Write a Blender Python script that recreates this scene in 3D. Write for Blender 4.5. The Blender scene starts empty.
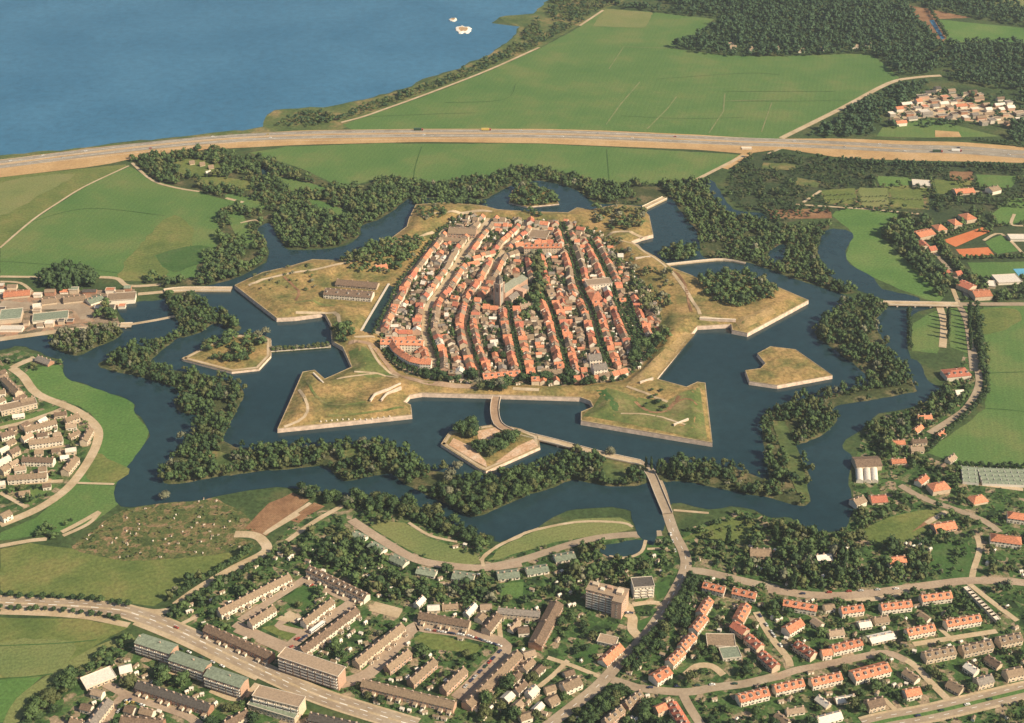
import bpy, math, random
import numpy as np
from mathutils import Vector, geometry

random.seed(7)
rng = np.random.default_rng(7)
R = math.radians
SC = bpy.context.scene
COL = SC.collection

# ---------------------------------------------------------------- survey: oblique aerial view -> map metres
IW, IH, FOC, PITCH, CAMH = 1024, 723, 1407.0, R(30), 740.0
def G(px, py, z=0.0):
    u = (px - IW / 2) / FOC
    v = (IH / 2 - py) / FOC
    dy = math.cos(PITCH) + v * math.sin(PITCH)
    dz = -math.sin(PITCH) + v * math.cos(PITCH)
    t = (z - CAMH) / dz
    return (u * t, dy * t)
def P(x, y, z):                       # map metres -> survey coordinates
    yc = y * math.cos(PITCH) - (z - CAMH) * math.sin(PITCH)
    vc = y * math.sin(PITCH) + (z - CAMH) * math.cos(PITCH)
    return (IW / 2 + FOC * x / yc, IH / 2 - FOC * vc / yc)
S3 = 300 / 1023.0                     # survey sheets were read at 3.41x
SHEET = {'M': (0, 0), 'N': (240, 0), 'O': (480, 0), 'Q': (724, 0), 'I': (0, 160), 'J': (240, 160), 'K': (480, 160), 'L': (724, 160),
         'E': (0, 330), 'F': (240, 330), 'g': (480, 330), 'H': (724, 330), 'A': (0, 511), 'B': (240, 511), 'C': (480, 511), 'D': (724, 511)}
def S(sheet, *c):
    x0, y0 = SHEET[sheet]
    return [(x0 + c[i] * S3, y0 + c[i + 1] * S3) for i in range(0, len(c), 2)]
def GW(pts, z=0.0):
    return [G(a, b, z) for a, b in pts]

# ---------------------------------------------------------------- outlines
def smooth(pts, closed=True, n=4):
    m = len(pts); out = []
    rg = range(m) if closed else range(m - 1)
    for i in rg:
        if closed:
            p0, p1, p2, p3 = (np.array(pts[(i + k) % m]) for k in (-1, 0, 1, 2))
        else:
            p0, p1, p2, p3 = (np.array(pts[min(max(i + k, 0), m - 1)]) for k in (-1, 0, 1, 2))
        for j in range(n):
            t = j / n
            out.append(tuple(0.5 * ((2 * p1) + (-p0 + p2) * t + (2 * p0 - 5 * p1 + 4 * p2 - p3) * t * t + (-p0 + 3 * p1 - 3 * p2 + p3) * t ** 3)))
    if not closed:
        out.append(tuple(pts[-1]))
    return out
def densify(pts, step, closed=True):
    out = []; m = len(pts)
    for i in range(m if closed else m - 1):
        a, b = np.array(pts[i]), np.array(pts[(i + 1) % m])
        k = max(1, int(np.hypot(*(b - a)) / step))
        for j in range(k):
            out.append(tuple(a + (b - a) * j / k))
    if not closed: out.append(tuple(pts[-1]))
    return out
def ragged(pts, amp, seed=0):         # natural, uneven shore
    rr = random.Random(seed)
    return [(x + rr.uniform(-amp, amp), y + rr.uniform(-amp, amp)) for x, y in pts]
def inside(pts, X, Y):
    X = np.asarray(X, float); Y = np.asarray(Y, float)
    r = np.zeros(X.shape, bool); m = len(pts); j = m - 1
    for i in range(m):
        xi, yi = pts[i]; xj, yj = pts[j]
        if yi != yj:
            c = ((yi > Y) != (yj > Y)) & (X < (xj - xi) * (Y - yi) / (yj - yi) + xi)
            r ^= c
        j = i
    return r
def dist(pts, X, Y, closed=True):
    X = np.asarray(X, float); Y = np.asarray(Y, float)
    d = np.full(X.shape, 1e9); m = len(pts)
    for i in range(m if closed else m - 1):
        ax, ay = pts[i]; bx, by = pts[(i + 1) % m]
        L = (bx - ax) ** 2 + (by - ay) ** 2 + 1e-9
        t = np.clip(((X - ax) * (bx - ax) + (Y - ay) * (by - ay)) / L, 0, 1)
        d = np.minimum(d, np.hypot(X - ax - t * (bx - ax), Y - ay - t * (by - ay)))
    return d

class Occ:                            # what already stands where (2 m cells)
    X0, Y0, NX, NY, C = -1400, 550, 1400, 1500, 2.0
    def __init__(s): s.a = np.zeros((s.NY, s.NX), bool)
    def _box(s, xs, ys):
        i0 = max(0, int((min(xs) - s.X0) / s.C) - 1); i1 = min(s.NX, int((max(xs) - s.X0) / s.C) + 2)
        j0 = max(0, int((min(ys) - s.Y0) / s.C) - 1); j1 = min(s.NY, int((max(ys) - s.Y0) / s.C) + 2)
        if i1 <= i0 or j1 <= j0: return None
        X, Y = np.meshgrid(s.X0 + (np.arange(i0, i1) + .5) * s.C, s.Y0 + (np.arange(j0, j1) + .5) * s.C)
        return i0, i1, j0, j1, X, Y
    def poly(s, pts, val=True):
        b = s._box([p[0] for p in pts], [p[1] for p in pts])
        if b: s.a[b[2]:b[3], b[0]:b[1]][inside(pts, b[4], b[5])] = val
    def line(s, pts, w, val=True):
        for k in range(len(pts) - 1):
            a, c = pts[k], pts[k + 1]
            b = s._box([a[0] - w, a[0] + w, c[0] - w, c[0] + w], [a[1] - w, a[1] + w, c[1] - w, c[1] + w])
            if b: s.a[b[2]:b[3], b[0]:b[1]][dist([a, c], b[4], b[5], False) < w] = val
    def hit(s, x, y):
        i = int((x - s.X0) / s.C); j = int((y - s.Y0) / s.C)
        return not (0 <= i < s.NX and 0 <= j < s.NY) or bool(s.a[j, i])
    def rect_free(s, cx, cy, ux, uy, L, D):
        for a in np.linspace(-.5, .5, 5):
            for b in np.linspace(-.5, .5, 4):
                if s.hit(cx + ux * a * L - uy * b * D, cy + uy * a * L + ux * b * D): return False
        return True
    def rect(s, cx, cy, ux, uy, L, D):
        s.poly([(cx + ux * a * L - uy * b * D, cy + uy * a * L + ux * b * D) for a, b in ((-.5, -.5), (.5, -.5), (.5, .5), (-.5, .5))])
SOLID, WATER, CLEAR = Occ(), Occ(), Occ()

# ---------------------------------------------------------------- materials
def srgb(r, g, b):
    f = lambda c: (c / 255 / 12.92) if c / 255 <= .04045 else ((c / 255 + .055) / 1.055) ** 2.4
    return (f(r), f(g), f(b), 1)
def nodes(name):
    m = bpy.data.materials.new(name); m.use_nodes = True
    nt = m.node_tree
    return m, nt, nt.nodes, nt.links, nt.nodes['Principled BSDF']
def ramp(nd, stops):
    r = nd.new('ShaderNodeValToRGB'); e = r.color_ramp.elements
    while len(e) < len(stops): e.new(.5)
    for k, (p, c) in enumerate(stops):
        e[k].position = p; e[k].color = c
    return r
def mat_field(name, cols, big=.012, fine=.35, rough=.95, stripe=None, spread=.16, contrast=.45, bump=0.0, voro=None):
    """ground cover: broad patches, fine mottling, optional mowing or planting rows"""
    m, nt, nd, lk, bs = nodes(name)
    geo = nd.new('ShaderNodeNewGeometry')
    n1 = nd.new('ShaderNodeTexNoise'); n1.inputs['Scale'].default_value = big; n1.inputs['Detail'].default_value = 6; n1.inputs['Roughness'].default_value = .65
    lk.new(geo.outputs['Position'], n1.inputs['Vector'])
    k = len(cols)
    stops = [(.5 - spread + 2 * spread * i / max(1, k - 1), c) for i, c in enumerate(cols)]
    rp = ramp(nd, stops); src = n1.outputs['Fac']
    if voro:
        vo = nd.new('ShaderNodeTexVoronoi'); vo.inputs['Scale'].default_value = voro
        lk.new(geo.outputs['Position'], vo.inputs['Vector'])
        sp = nd.new('ShaderNodeSeparateColor'); lk.new(vo.outputs['Color'], sp.inputs[0])
        mx = nd.new('ShaderNodeMath'); mx.operation = 'MULTIPLY_ADD'; mx.inputs[1].default_value = .36; lk.new(sp.outputs[0], mx.inputs[0])
        m2 = nd.new('ShaderNodeMath'); m2.operation = 'SUBTRACT'; m2.inputs[1].default_value = .18; lk.new(src, m2.inputs[0])
        lk.new(m2.outputs[0], mx.inputs[2]); src = mx.outputs[0]
    lk.new(src, rp.inputs[0])
    n2 = nd.new('ShaderNodeTexNoise'); n2.inputs['Scale'].default_value = fine; n2.inputs['Detail'].default_value = 5; n2.inputs['Roughness'].default_value = .7
    lk.new(geo.outputs['Position'], n2.inputs['Vector'])
    mr = nd.new('ShaderNodeMapRange'); mr.inputs[1].default_value = .3; mr.inputs[2].default_value = .7
    mr.inputs[3].default_value = 1 - contrast; mr.inputs[4].default_value = 1 + contrast
    lk.new(n2.outputs['Fac'], mr.inputs[0])
    fac = mr.outputs[0]
    if stripe:
        ang, per, amp = stripe
        mp = nd.new('ShaderNodeMapping'); mp.inputs['Rotation'].default_value = (0, 0, R(ang)); lk.new(geo.outputs['Position'], mp.inputs[0])
        wv = nd.new('ShaderNodeTexWave'); wv.inputs['Scale'].default_value = 6.283 / per / 6.283 * .314 * 3.2; wv.inputs['Distortion'].default_value = 3; wv.inputs['Detail'].default_value = 3
        wv.inputs['Detail Scale'].default_value = .3
        lk.new(mp.outputs[0], wv.inputs['Vector'])
        m3 = nd.new('ShaderNodeMapRange'); m3.inputs[3].default_value = 1 - amp; m3.inputs[4].default_value = 1 + amp; lk.new(wv.outputs['Fac'], m3.inputs[0])
        mm = nd.new('ShaderNodeMath'); mm.operation = 'MULTIPLY'; lk.new(fac, mm.inputs[0]); lk.new(m3.outputs[0], mm.inputs[1]); fac = mm.outputs[0]
    mul = nd.new('ShaderNodeVectorMath'); mul.operation = 'SCALE'; lk.new(rp.outputs[0], mul.inputs[0]); lk.new(fac, mul.inputs['Scale'])
    lk.new(mul.outputs[0], bs.inputs['Base Color'])
    bs.inputs['Roughness'].default_value = rough; bs.inputs['Specular IOR Level'].default_value = .1
    if bump:
        bp = nd.new('ShaderNodeBump'); bp.inputs['Strength'].default_value = bump; bp.inputs['Distance'].default_value = 1.0
        lk.new(n2.outputs['Fac'], bp.inputs['Height']); lk.new(bp.outputs[0], bs.inputs['Normal'])
    return m
def mat_plain(name, c, rough=.8, var=.18, scale=.8, rnd=.12, spec=.2):
    """painted, tiled or rendered surfaces: uneven weathering plus a small difference from one building to the next"""
    m, nt, nd, lk, bs = nodes(name)
    geo = nd.new('ShaderNodeNewGeometry'); n = nd.new('ShaderNodeTexNoise'); n.inputs['Scale'].default_value = scale; n.inputs['Detail'].default_value = 4
    lk.new(geo.outputs['Position'], n.inputs['Vector'])
    mr = nd.new('ShaderNodeMapRange'); mr.inputs[1].default_value = .3; mr.inputs[2].default_value = .7; mr.inputs[3].default_value = 1 - var; mr.inputs[4].default_value = 1 + var
    lk.new(n.outputs['Fac'], mr.inputs[0])
    oi = nd.new('ShaderNodeObjectInfo'); m2 = nd.new('ShaderNodeMapRange'); m2.inputs[3].default_value = 1 - rnd; m2.inputs[4].default_value = 1 + rnd
    lk.new(oi.outputs['Random'], m2.inputs[0])
    mm = nd.new('ShaderNodeMath'); mm.operation = 'MULTIPLY'; lk.new(mr.outputs[0], mm.inputs[0]); lk.new(m2.outputs[0], mm.inputs[1])
    mul = nd.new('ShaderNodeVectorMath'); mul.operation = 'SCALE'; mul.inputs[0].default_value = c[:3]; lk.new(mm.outputs[0], mul.inputs['Scale'])
    lk.new(mul.outputs[0], bs.inputs['Base Color']); bs.inputs['Roughness'].default_value = rough; bs.inputs['Specular IOR Level'].default_value = spec
    return m
def mat_leaf(name, c1, c2):
    m, nt, nd, lk, bs = nodes(name)
    at = nd.new('ShaderNodeAttribute'); at.attribute_name = 'tint'
    oi = nd.new('ShaderNodeObjectInfo')
    ad = nd.new('ShaderNodeMath'); ad.operation = 'MULTIPLY_ADD'; ad.inputs[1].default_value = .5; lk.new(oi.outputs['Random'], ad.inputs[0])
    m2 = nd.new('ShaderNodeMath'); m2.operation = 'MULTIPLY'; m2.inputs[1].default_value = .75; lk.new(at.outputs['Fac'], m2.inputs[0]); lk.new(m2.outputs[0], ad.inputs[2])
    mx = nd.new('ShaderNodeMix'); mx.data_type = 'RGBA'; mx.inputs[6].default_value = c1; mx.inputs[7].default_value = c2; lk.new(ad.outputs[0], mx.inputs[0])
    lk.new(mx.outputs[2], bs.inputs['Base Color']); bs.inputs['Roughness'].default_value = .7; bs.inputs['Specular IOR Level'].default_value = .15
    return m
def mat_water(name, c, rough, scale, bump, c2=None):
    m, nt, nd, lk, bs = nodes(name)
    geo = nd.new('ShaderNodeNewGeometry'); n = nd.new('ShaderNodeTexNoise'); n.inputs['Scale'].default_value = scale; n.inputs['Detail'].default_value = 4
    lk.new(geo.outputs['Position'], n.inputs['Vector'])
    bp = nd.new('ShaderNodeBump'); bp.inputs['Strength'].default_value = bump; bp.inputs['Distance'].default_value = .6
    lk.new(n.outputs['Fac'], bp.inputs['Height']); lk.new(bp.outputs[0], bs.inputs['Normal'])
    n2 = nd.new('ShaderNodeTexNoise'); n2.inputs['Scale'].default_value = .006; n2.inputs['Detail'].default_value = 5; lk.new(geo.outputs['Position'], n2.inputs['Vector'])
    rp = ramp(nd, [(.35, c), (.65, c2 or c)]); lk.new(n2.outputs['Fac'], rp.inputs[0])
    n3 = nd.new('ShaderNodeTexNoise'); n3.inputs['Scale'].default_value = .07; n3.inputs['Detail'].default_value = 9; n3.inputs['Roughness'].default_value = .82; lk.new(geo.outputs['Position'], n3.inputs['Vector'])
    m3 = nd.new('ShaderNodeMapRange'); m3.inputs[1].default_value = .3; m3.inputs[2].default_value = .7; m3.inputs[3].default_value = .72; m3.inputs[4].default_value = 1.28; lk.new(n3.outputs['Fac'], m3.inputs[0])
    sc = nd.new('ShaderNodeVectorMath'); sc.operation = 'SCALE'; lk.new(rp.outputs[0], sc.inputs[0]); lk.new(m3.outputs[0], sc.inputs['Scale']); lk.new(sc.outputs[0], bs.inputs['Base Color'])
    bs.inputs['Roughness'].default_value = rough; bs.inputs['IOR'].default_value = 1.33; bs.inputs['Specular IOR Level'].default_value = .3 if rough > .4 else .5
    return m
def L3(r, g, b): return (r, g, b, 1)
M = {}
M['ground'] = mat_field('ground_cover', [L3(.035, .055, .022), L3(.055, .085, .03), L3(.095, .10, .04)], big=.02, fine=.25, contrast=.5)
M['garden'] = mat_field('garden_ground', [L3(.025, .045, .018), L3(.045, .085, .025), L3(.065, .12, .035), L3(.12, .13, .055), L3(.30, .22, .14)], big=.06, fine=.5, contrast=.55, voro=.15, spread=.2)
M['meadow'] = mat_field('meadow_grass', [L3(.07, .142, .038), L3(.095, .16, .045), L3(.15, .175, .058)], stripe=(14, 23, .035), contrast=.36, fine=.5, big=.011, spread=.2)
M['meadow_pale'] = mat_field('dry_meadow_grass', [L3(.13, .165, .055), L3(.17, .185, .065), L3(.20, .19, .075)], stripe=(70, 14, .04), contrast=.34, fine=.5)
M['meadow_bright'] = mat_field('bright_lawn', [L3(.07, .145, .036), L3(.095, .17, .044), L3(.13, .185, .055)], contrast=.34, stripe=(35, 12, .03))
M['meadow_olive'] = mat_field('olive_meadow', [L3(.09, .125, .035), L3(.13, .155, .045), L3(.19, .175, .06)], stripe=(60, 20, .045), contrast=.36, big=.02)
M['lawn_dark'] = mat_field('dark_lawn', [L3(.04, .085, .024), L3(.055, .11, .03), L3(.08, .12, .04)], contrast=.35, big=.03)  # darker green grass, used for lawns and ditches
M['heath'] = mat_field('heath', [L3(.03, .05, .024), L3(.045, .066, .028), L3(.08, .08, .04)], contrast=.55, big=.03, fine=.3)
M['soil'] = mat_field('dug_soil', [L3(.16, .085, .045), L3(.23, .125, .065), L3(.29, .17, .09)], contrast=.3, big=.05, stripe=(20, 5, .1))
M['allot'] = mat_field('allotment', [L3(.05, .07, .024), L3(.085, .105, .035), L3(.14, .125, .05), L3(.25, .16, .09)], big=.1, fine=.5, contrast=.6, voro=.2, spread=.24)
M['rampart'] = mat_field('rampart_grass', [L3(.095, .105, .034), L3(.19, .155, .055), L3(.29, .195, .075), L3(.38, .24, .10)], big=.035, fine=.3, contrast=.5, spread=.17)
M['rampart_green'] = mat_field('green_rampart_grass', [L3(.085, .12, .035), L3(.13, .145, .045), L3(.22, .18, .075)], big=.03, fine=.3, contrast=.38, spread=.13)
M['bank'] = mat_field('wooded_bank', [L3(.035, .05, .02), L3(.065, .075, .03), L3(.15, .12, .06)], big=.05, fine=.4, contrast=.45)
M['reed'] = mat_field('reeds', [L3(.055, .09, .03), L3(.10, .125, .042), L3(.25, .18, .08)], big=.02, fine=.2, contrast=.4)
M['sand'] = mat_field('sandy_verge', [L3(.36, .22, .10), L3(.44, .28, .13), L3(.48, .32, .17)], big=.02, fine=.3, contrast=.2)
M['townground'] = mat_field('town_yards', [L3(.03, .05, .02), L3(.06, .08, .03), L3(.2, .15, .09), L3(.4, .3, .2)], big=.08, fine=.6, contrast=.5, voro=.26, spread=.22)
M['hayline'] = mat_field('hay_track', [L3(.12, .17, .06), L3(.19, .20, .085), L3(.26, .22, .11)], big=.05, fine=.5, contrast=.3)
M['worksyard'] = mat_field('works_yard', [L3(.10, .09, .055), L3(.20, .15, .10), L3(.30, .22, .15), L3(.36, .2, .12)], big=.08, fine=.5, contrast=.35, voro=.09, spread=.2)
M['asphalt'] = mat_field('asphalt', [L3(.27, .20, .135), L3(.33, .25, .17), L3(.38, .30, .21)], big=.03, fine=.4, contrast=.14)
M['estate_road'] = mat_field('estate_paving', [L3(.28, .20, .14), L3(.35, .255, .175), L3(.40, .30, .21)], big=.04, fine=.5, contrast=.18)
M['motorway'] = mat_field('motorway_concrete', [L3(.23, .195, .15), L3(.28, .24, .185), L3(.33, .28, .215)], big=.03, fine=.4, contrast=.12)
M['drysand'] = mat_field('dry_rampart_sand', [L3(.20, .16, .06), L3(.29, .20, .085), L3(.36, .24, .11)], big=.06, fine=.4, contrast=.4)
M['sandpink'] = mat_field('trodden_sand', [L3(.40, .22, .11), L3(.52, .33, .20), L3(.60, .45, .32)], big=.12, fine=.5, contrast=.35, spread=.2)
M['path'] = mat_field('sandy_path', [L3(.37, .27, .16), L3(.45, .34, .21), L3(.52, .40, .27)], big=.05, fine=.5, contrast=.16)
M['paving'] = mat_field('brick_paving', [L3(.27, .17, .105), L3(.34, .225, .14), L3(.40, .28, .19)], big=.05, fine=.6, contrast=.18)
M['tennis'] = mat_field('red_clay', [L3(.50, .15, .06), L3(.56, .19, .08)], big=.05, fine=.5, contrast=.12)
M['marking'] = mat_plain('road_paint', L3(.75, .72, .66), var=.1)
M['lake'] = mat_water('lake_water', L3(.036, .128, .215), .5, .16, .25, L3(.05, .155, .25))
M['moat'] = mat_water('moat_water', L3(.012, .034, .040), .14, .35, .12, L3(.020, .046, .052))
M['canal'] = mat_water('canal_water', L3(.018, .04, .03), .12, .4, .1)
M['pool'] = mat_water('pool_water', L3(.12, .35, .48), .1, .6, .1)
M['brickwall'] = mat_plain('rampart_brick', L3(.64, .48, .36), var=.25, scale=.25)
M['wallcap'] = mat_plain('weathered_coping', L3(.34, .25, .14), var=.3, scale=.3)
M['coping'] = mat_plain('stone_coping', L3(.66, .55, .42), var=.15)
M['earth'] = mat_plain('bare_earth', L3(.42, .27, .14), var=.3, scale=.3)
M['stonepale'] = mat_plain('pale_stone', L3(.6, .5, .38), var=.2)
ROOF = {'orange': mat_plain('orange_tiles', L3(.52, .20, .105), var=.35, scale=.9, rnd=.2), 'red': mat_plain('red_tiles', L3(.40, .135, .08), var=.25, scale=.9, rnd=.2),
        'brown': mat_plain('brown_tiles', L3(.165, .11, .072), var=.35, scale=.8), 'tan': mat_plain('tan_tiles', L3(.25, .175, .11), var=.25, scale=.8),
        'grey': mat_plain('grey_tiles', L3(.22, .185, .15), var=.3, scale=.8), 'green': mat_plain('green_roofing', L3(.20, .225, .155), var=.3, scale=.6),
        'slate': mat_plain('dark_slate', L3(.10, .085, .07), var=.3, scale=.8), 'white': mat_plain('pale_roofing', L3(.66, .58, .47), var=.15),
        'gravel': mat_plain('gravel_roofing', L3(.33, .235, .155), var=.2)}
WALL = {'white': mat_plain('white_render', L3(.74, .64, .5), var=.12), 'cream': mat_plain('cream_render', L3(.58, .45, .31), var=.15), 'brick': mat_plain('brick', L3(.38, .20, .125), var=.22, scale=1.2),
        'pink': mat_plain('pale_brick', L3(.5, .31, .21), var=.2, scale=1.2), 'grey': mat_plain('grey_render', L3(.36, .31, .25), var=.2)}
M['glass'] = mat_plain('window_glass', L3(.03, .035, .035), rough=.1, spec=.5, var=.3)
M['frame'] = mat_plain('white_paint', L3(.78, .7, .58), var=.06)
M['trunk'] = mat_plain('bark', L3(.10, .075, .05), var=.3)
LEAF = {'dark': mat_leaf('dark_leaves', L3(.020, .042, .018), L3(.064, .10, .036)), 'mid': mat_leaf('green_leaves', L3(.034, .066, .023), L3(.10, .145, .048)),
        'olive': mat_leaf('olive_leaves', L3(.046, .064, .023), L3(.125, .132, .05)), 'pale': mat_leaf('pale_grey_leaves', L3(.08, .09, .05), L3(.2, .19, .115)),
        'wood': mat_leaf('forest_leaves', L3(.026, .058, .028), L3(.056, .098, .042))}

# ---------------------------------------------------------------- object helpers
def tag(o, label=None, cat=None, group=None, kind=None):
    if label: o['label'] = label
    if cat: o['category'] = cat
    if group: o['group'] = group
    if kind: o['kind'] = kind
    return o
def link(name, me, parent=None, loc=None, rz=None):
    o = bpy.data.objects.new(name, me); COL.objects.link(o)
    if parent: o.parent = parent
    if loc is not None: o.location = loc
    if rz is not None: o.rotation_euler = (0, 0, rz)
    return o
def thing(name, label, cat, loc, rz=0, group=None):
    return tag(link(name, None, None, loc, rz), label, cat, group)
class MB:
    def __init__(s): s.v = []; s.f = []; s.m = []
    def face(s, pts, m=0):
        b = len(s.v); s.v += [tuple(p) for p in pts]; s.f.append(tuple(range(b, b + len(pts)))); s.m.append(m)
    def box(s, x0, x1, y0, y1, z0, z1, m=0):
        b = len(s.v)
        s.v += [(x0, y0, z0), (x1, y0, z0), (x1, y1, z0), (x0, y1, z0), (x0, y0, z1), (x1, y0, z1), (x1, y1, z1), (x0, y1, z1)]
        for f in ((3, 2, 1, 0), (4, 5, 6, 7), (0, 1, 5, 4), (1, 2, 6, 5), (2, 3, 7, 6), (3, 0, 4, 7)):
            s.f.append(tuple(b + i for i in f)); s.m.append(m)
    def prism(s, poly, z0, z1, m=0, mt=None):
        n = len(poly); b = len(s.v)
        s.v += [(x, y, z0) for x, y in poly] + [(x, y, z1) for x, y in poly]
        for i in range(n):
            j = (i + 1) % n; s.f.append((b + i, b + j, b + n + j, b + n + i)); s.m.append(m)
        s.f.append(tuple(b + n + i for i in range(n))); s.m.append(m if mt is None else mt)
    def bar(s, a, c, w, z0, z1, m=0):
        a = np.array(a, float); c = np.array(c, float); d = c - a; L = np.hypot(*d) + 1e-9; n = np.array((-d[1], d[0])) / L * w / 2
        s.prism([tuple(a - n), tuple(c - n), tuple(c + n), tuple(a + n)], z0, z1, m)
    def cyl(s, x, y, r0, r1, z0, z1, n=8, m=0):
        b = len(s.v)
        for r, z in ((r0, z0), (r1, z1)):
            s.v += [(x + r * math.cos(6.2832 * i / n), y + r * math.sin(6.2832 * i / n), z) for i in range(n)]
        for i in range(n):
            j = (i + 1) % n; s.f.append((b + i, b + j, b + n + j, b + n + i)); s.m.append(m)
        s.f.append(tuple(b + n + i for i in range(n))); s.m.append(m)
    def mesh(s, name, mats):
        me = bpy.data.meshes.new(name); me.from_pydata(s.v, [], s.f)
        for x in (mats if isinstance(mats, (list, tuple)) else [mats]): me.materials.append(x)
        me.polygons.foreach_set('material_index', s.m); me.update(); return me
def np_mesh(name, V, Q, mats, mi=None, tint=None):
    me = bpy.data.meshes.new(name); k = Q.shape[1]
    me.vertices.add(len(V)); me.vertices.foreach_set('co', V.astype(np.float32).ravel())
    me.loops.add(Q.size); me.loops.foreach_set('vertex_index', Q.astype(np.int32).ravel())
    me.polygons.add(len(Q)); me.polygons.foreach_set('loop_start', np.arange(0, Q.size, k, dtype=np.int32))
    for x in mats: me.materials.append(x)
    if mi is not None: me.polygons.foreach_set('material_index', mi.astype(np.int32))
    if tint is not None:
        a = me.attributes.new('tint', 'FLOAT', 'POINT'); a.data.foreach_set('value', tint.astype(np.float32))
    me.update(calc_edges=True); me.validate(); return me
ZLAY = [0.02]
def sheet(name, world, z, m, kind='structure', **kw):
    """a flat patch of ground, water or paving"""
    v = [Vector((x, y, 0)) for x, y in world]
    tris = geometry.tessellate_polygon([v])
    me = bpy.data.meshes.new(name); me.from_pydata([(x, y, z) for x, y in world], [], [tuple(t) for t in tris])
    if len(me.polygons) and sum(p.normal.z for p in me.polygons) < 0: me.flip_normals()
    me.materials.append(m)
    return tag(link(name, me), kind=kind, **kw)
def patch(name, px, m, z, n=0, zp=0.0, rag=0, step=0, **kw):
    """ground patch from survey points"""
    if n: px = smooth(px, True, n)
    w = GW(px, zp)
    if step: w = densify(w, step)
    if rag: w = ragged(w, rag, len(w))
    return sheet(name, w, z, m, **kw)
def offset_line(w, d):
    out = []; n = len(w)
    for i in range(n):
        a = np.array(w[max(i - 1, 0)]); b = np.array(w[min(i + 1, n - 1)]); t = b - a; t = t / (np.hypot(*t) + 1e-9)
        out.append((w[i][0] - t[1] * d, w[i][1] + t[0] * d))
    return out
def strip_mesh(name, w, d0, d1, z, m):
    a, b = offset_line(w, d0), offset_line(w, d1)
    n = len(w); v = [(x, y, z) for x, y in a] + [(x, y, z) for x, y in b]
    f = [(i, n + i, n + i + 1, i + 1) for i in range(n - 1)]
    me = bpy.data.meshes.new(name); me.from_pydata(v, [], f)
    if sum(p.normal.z for p in me.polygons) < 0: me.flip_normals()
    me.materials.append(m); return me
def road(name, px, width, m, z, n=5, zp=0.0, occ=True, kerb=False):
    w = GW(smooth(px, False, n) if n else px, zp)
    o = tag(link(name, strip_mesh(name, w, -width / 2, width / 2, z, m)), kind='structure')
    if occ: SOLID.line(w, width / 2 + 2.6); CLEAR.line(w, width / 2 + 1.5)
    return w
def dashes(mb, w, off, z, dash=4, gap=8, width=.35):
    w = densify(offset_line(w, off), 1.0, False); i = 0
    while i + dash < len(w):
        mb.bar(w[i], w[i + int(dash)], width, z - .02, z); i += int(dash + gap)
def land(name, world, spacing, hfun, m, flats=()):
    """relief patch: shoreline plus an inner grid of levels"""
    n0 = len(world)
    xs = [p[0] for p in world]; ys = [p[1] for p in world]
    X, Y = np.meshgrid(np.arange(min(xs) + spacing / 2, max(xs), spacing), np.arange(min(ys) + spacing / 2, max(ys), spacing))
    X = X.ravel() + rng.uniform(-.25, .25, X.size) * spacing; Y = Y.ravel() + rng.uniform(-.25, .25, Y.size) * spacing
    k = inside(world, X, Y) & (dist(world, X, Y) > spacing * .35); X, Y = X[k], Y[k]
    pts = [Vector(p) for p in world] + [Vector((a, b)) for a, b in zip(X, Y)]
    vo, _, fo, *_ = geometry.delaunay_2d_cdt(pts, [], [list(range(n0))], 1, 1e-4)
    vx = np.array([p[0] for p in vo]); vy = np.array([p[1] for p in vo])
    z = hfun(vx, vy, dist(world, vx, vy))
    me = bpy.data.meshes.new(name); me.from_pydata(list(zip(vx, vy, z)), [], [tuple(f) for f in fo])
    if sum(p.normal.z for p in me.polygons) < 0: me.flip_normals()
    me.materials.append(m); me.polygons.foreach_set('use_smooth', [True] * len(me.polygons))
    return tag(link(name, me), kind='structure')
def vnoise(x, y, s, seed=0):
    """cheap smooth value noise, 0..1"""
    x = np.asarray(x, float) / s + 100.5; y = np.asarray(y, float) / s + 100.5
    xi = np.floor(x).astype(int); yi = np.floor(y).astype(int); fx = x - xi; fy = y - yi
    fx = fx * fx * (3 - 2 * fx); fy = fy * fy * (3 - 2 * fy)
    h = lambda a, b: np.modf(np.abs(np.sin(a * 127.1 + b * 311.7 + seed * 17.3) * 43758.5453))[0]
    return (h(xi, yi) * (1 - fx) + h(xi + 1, yi) * fx) * (1 - fy) + (h(xi, yi + 1) * (1 - fx) + h(xi + 1, yi + 1) * fx) * fy
ORD = ['first', 'second', 'third', 'fourth', 'fifth', 'sixth', 'seventh', 'eighth', 'ninth', 'tenth', 'eleventh', 'twelfth', 'thirteenth', 'fourteenth', 'fifteenth', 'sixteenth',
       'seventeenth', 'eighteenth', 'nineteenth', 'twentieth']
def ordinal(i):
    if i < 20: return ORD[i]
    t = {2: 'twenty', 3: 'thirty', 4: 'forty', 5: 'fifty', 6: 'sixty', 7: 'seventy'}[(i + 1) // 10]
    return (t + '-' + ORD[(i + 1) % 10 - 1]) if (i + 1) % 10 else t[:-1] + 'ieth'

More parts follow.
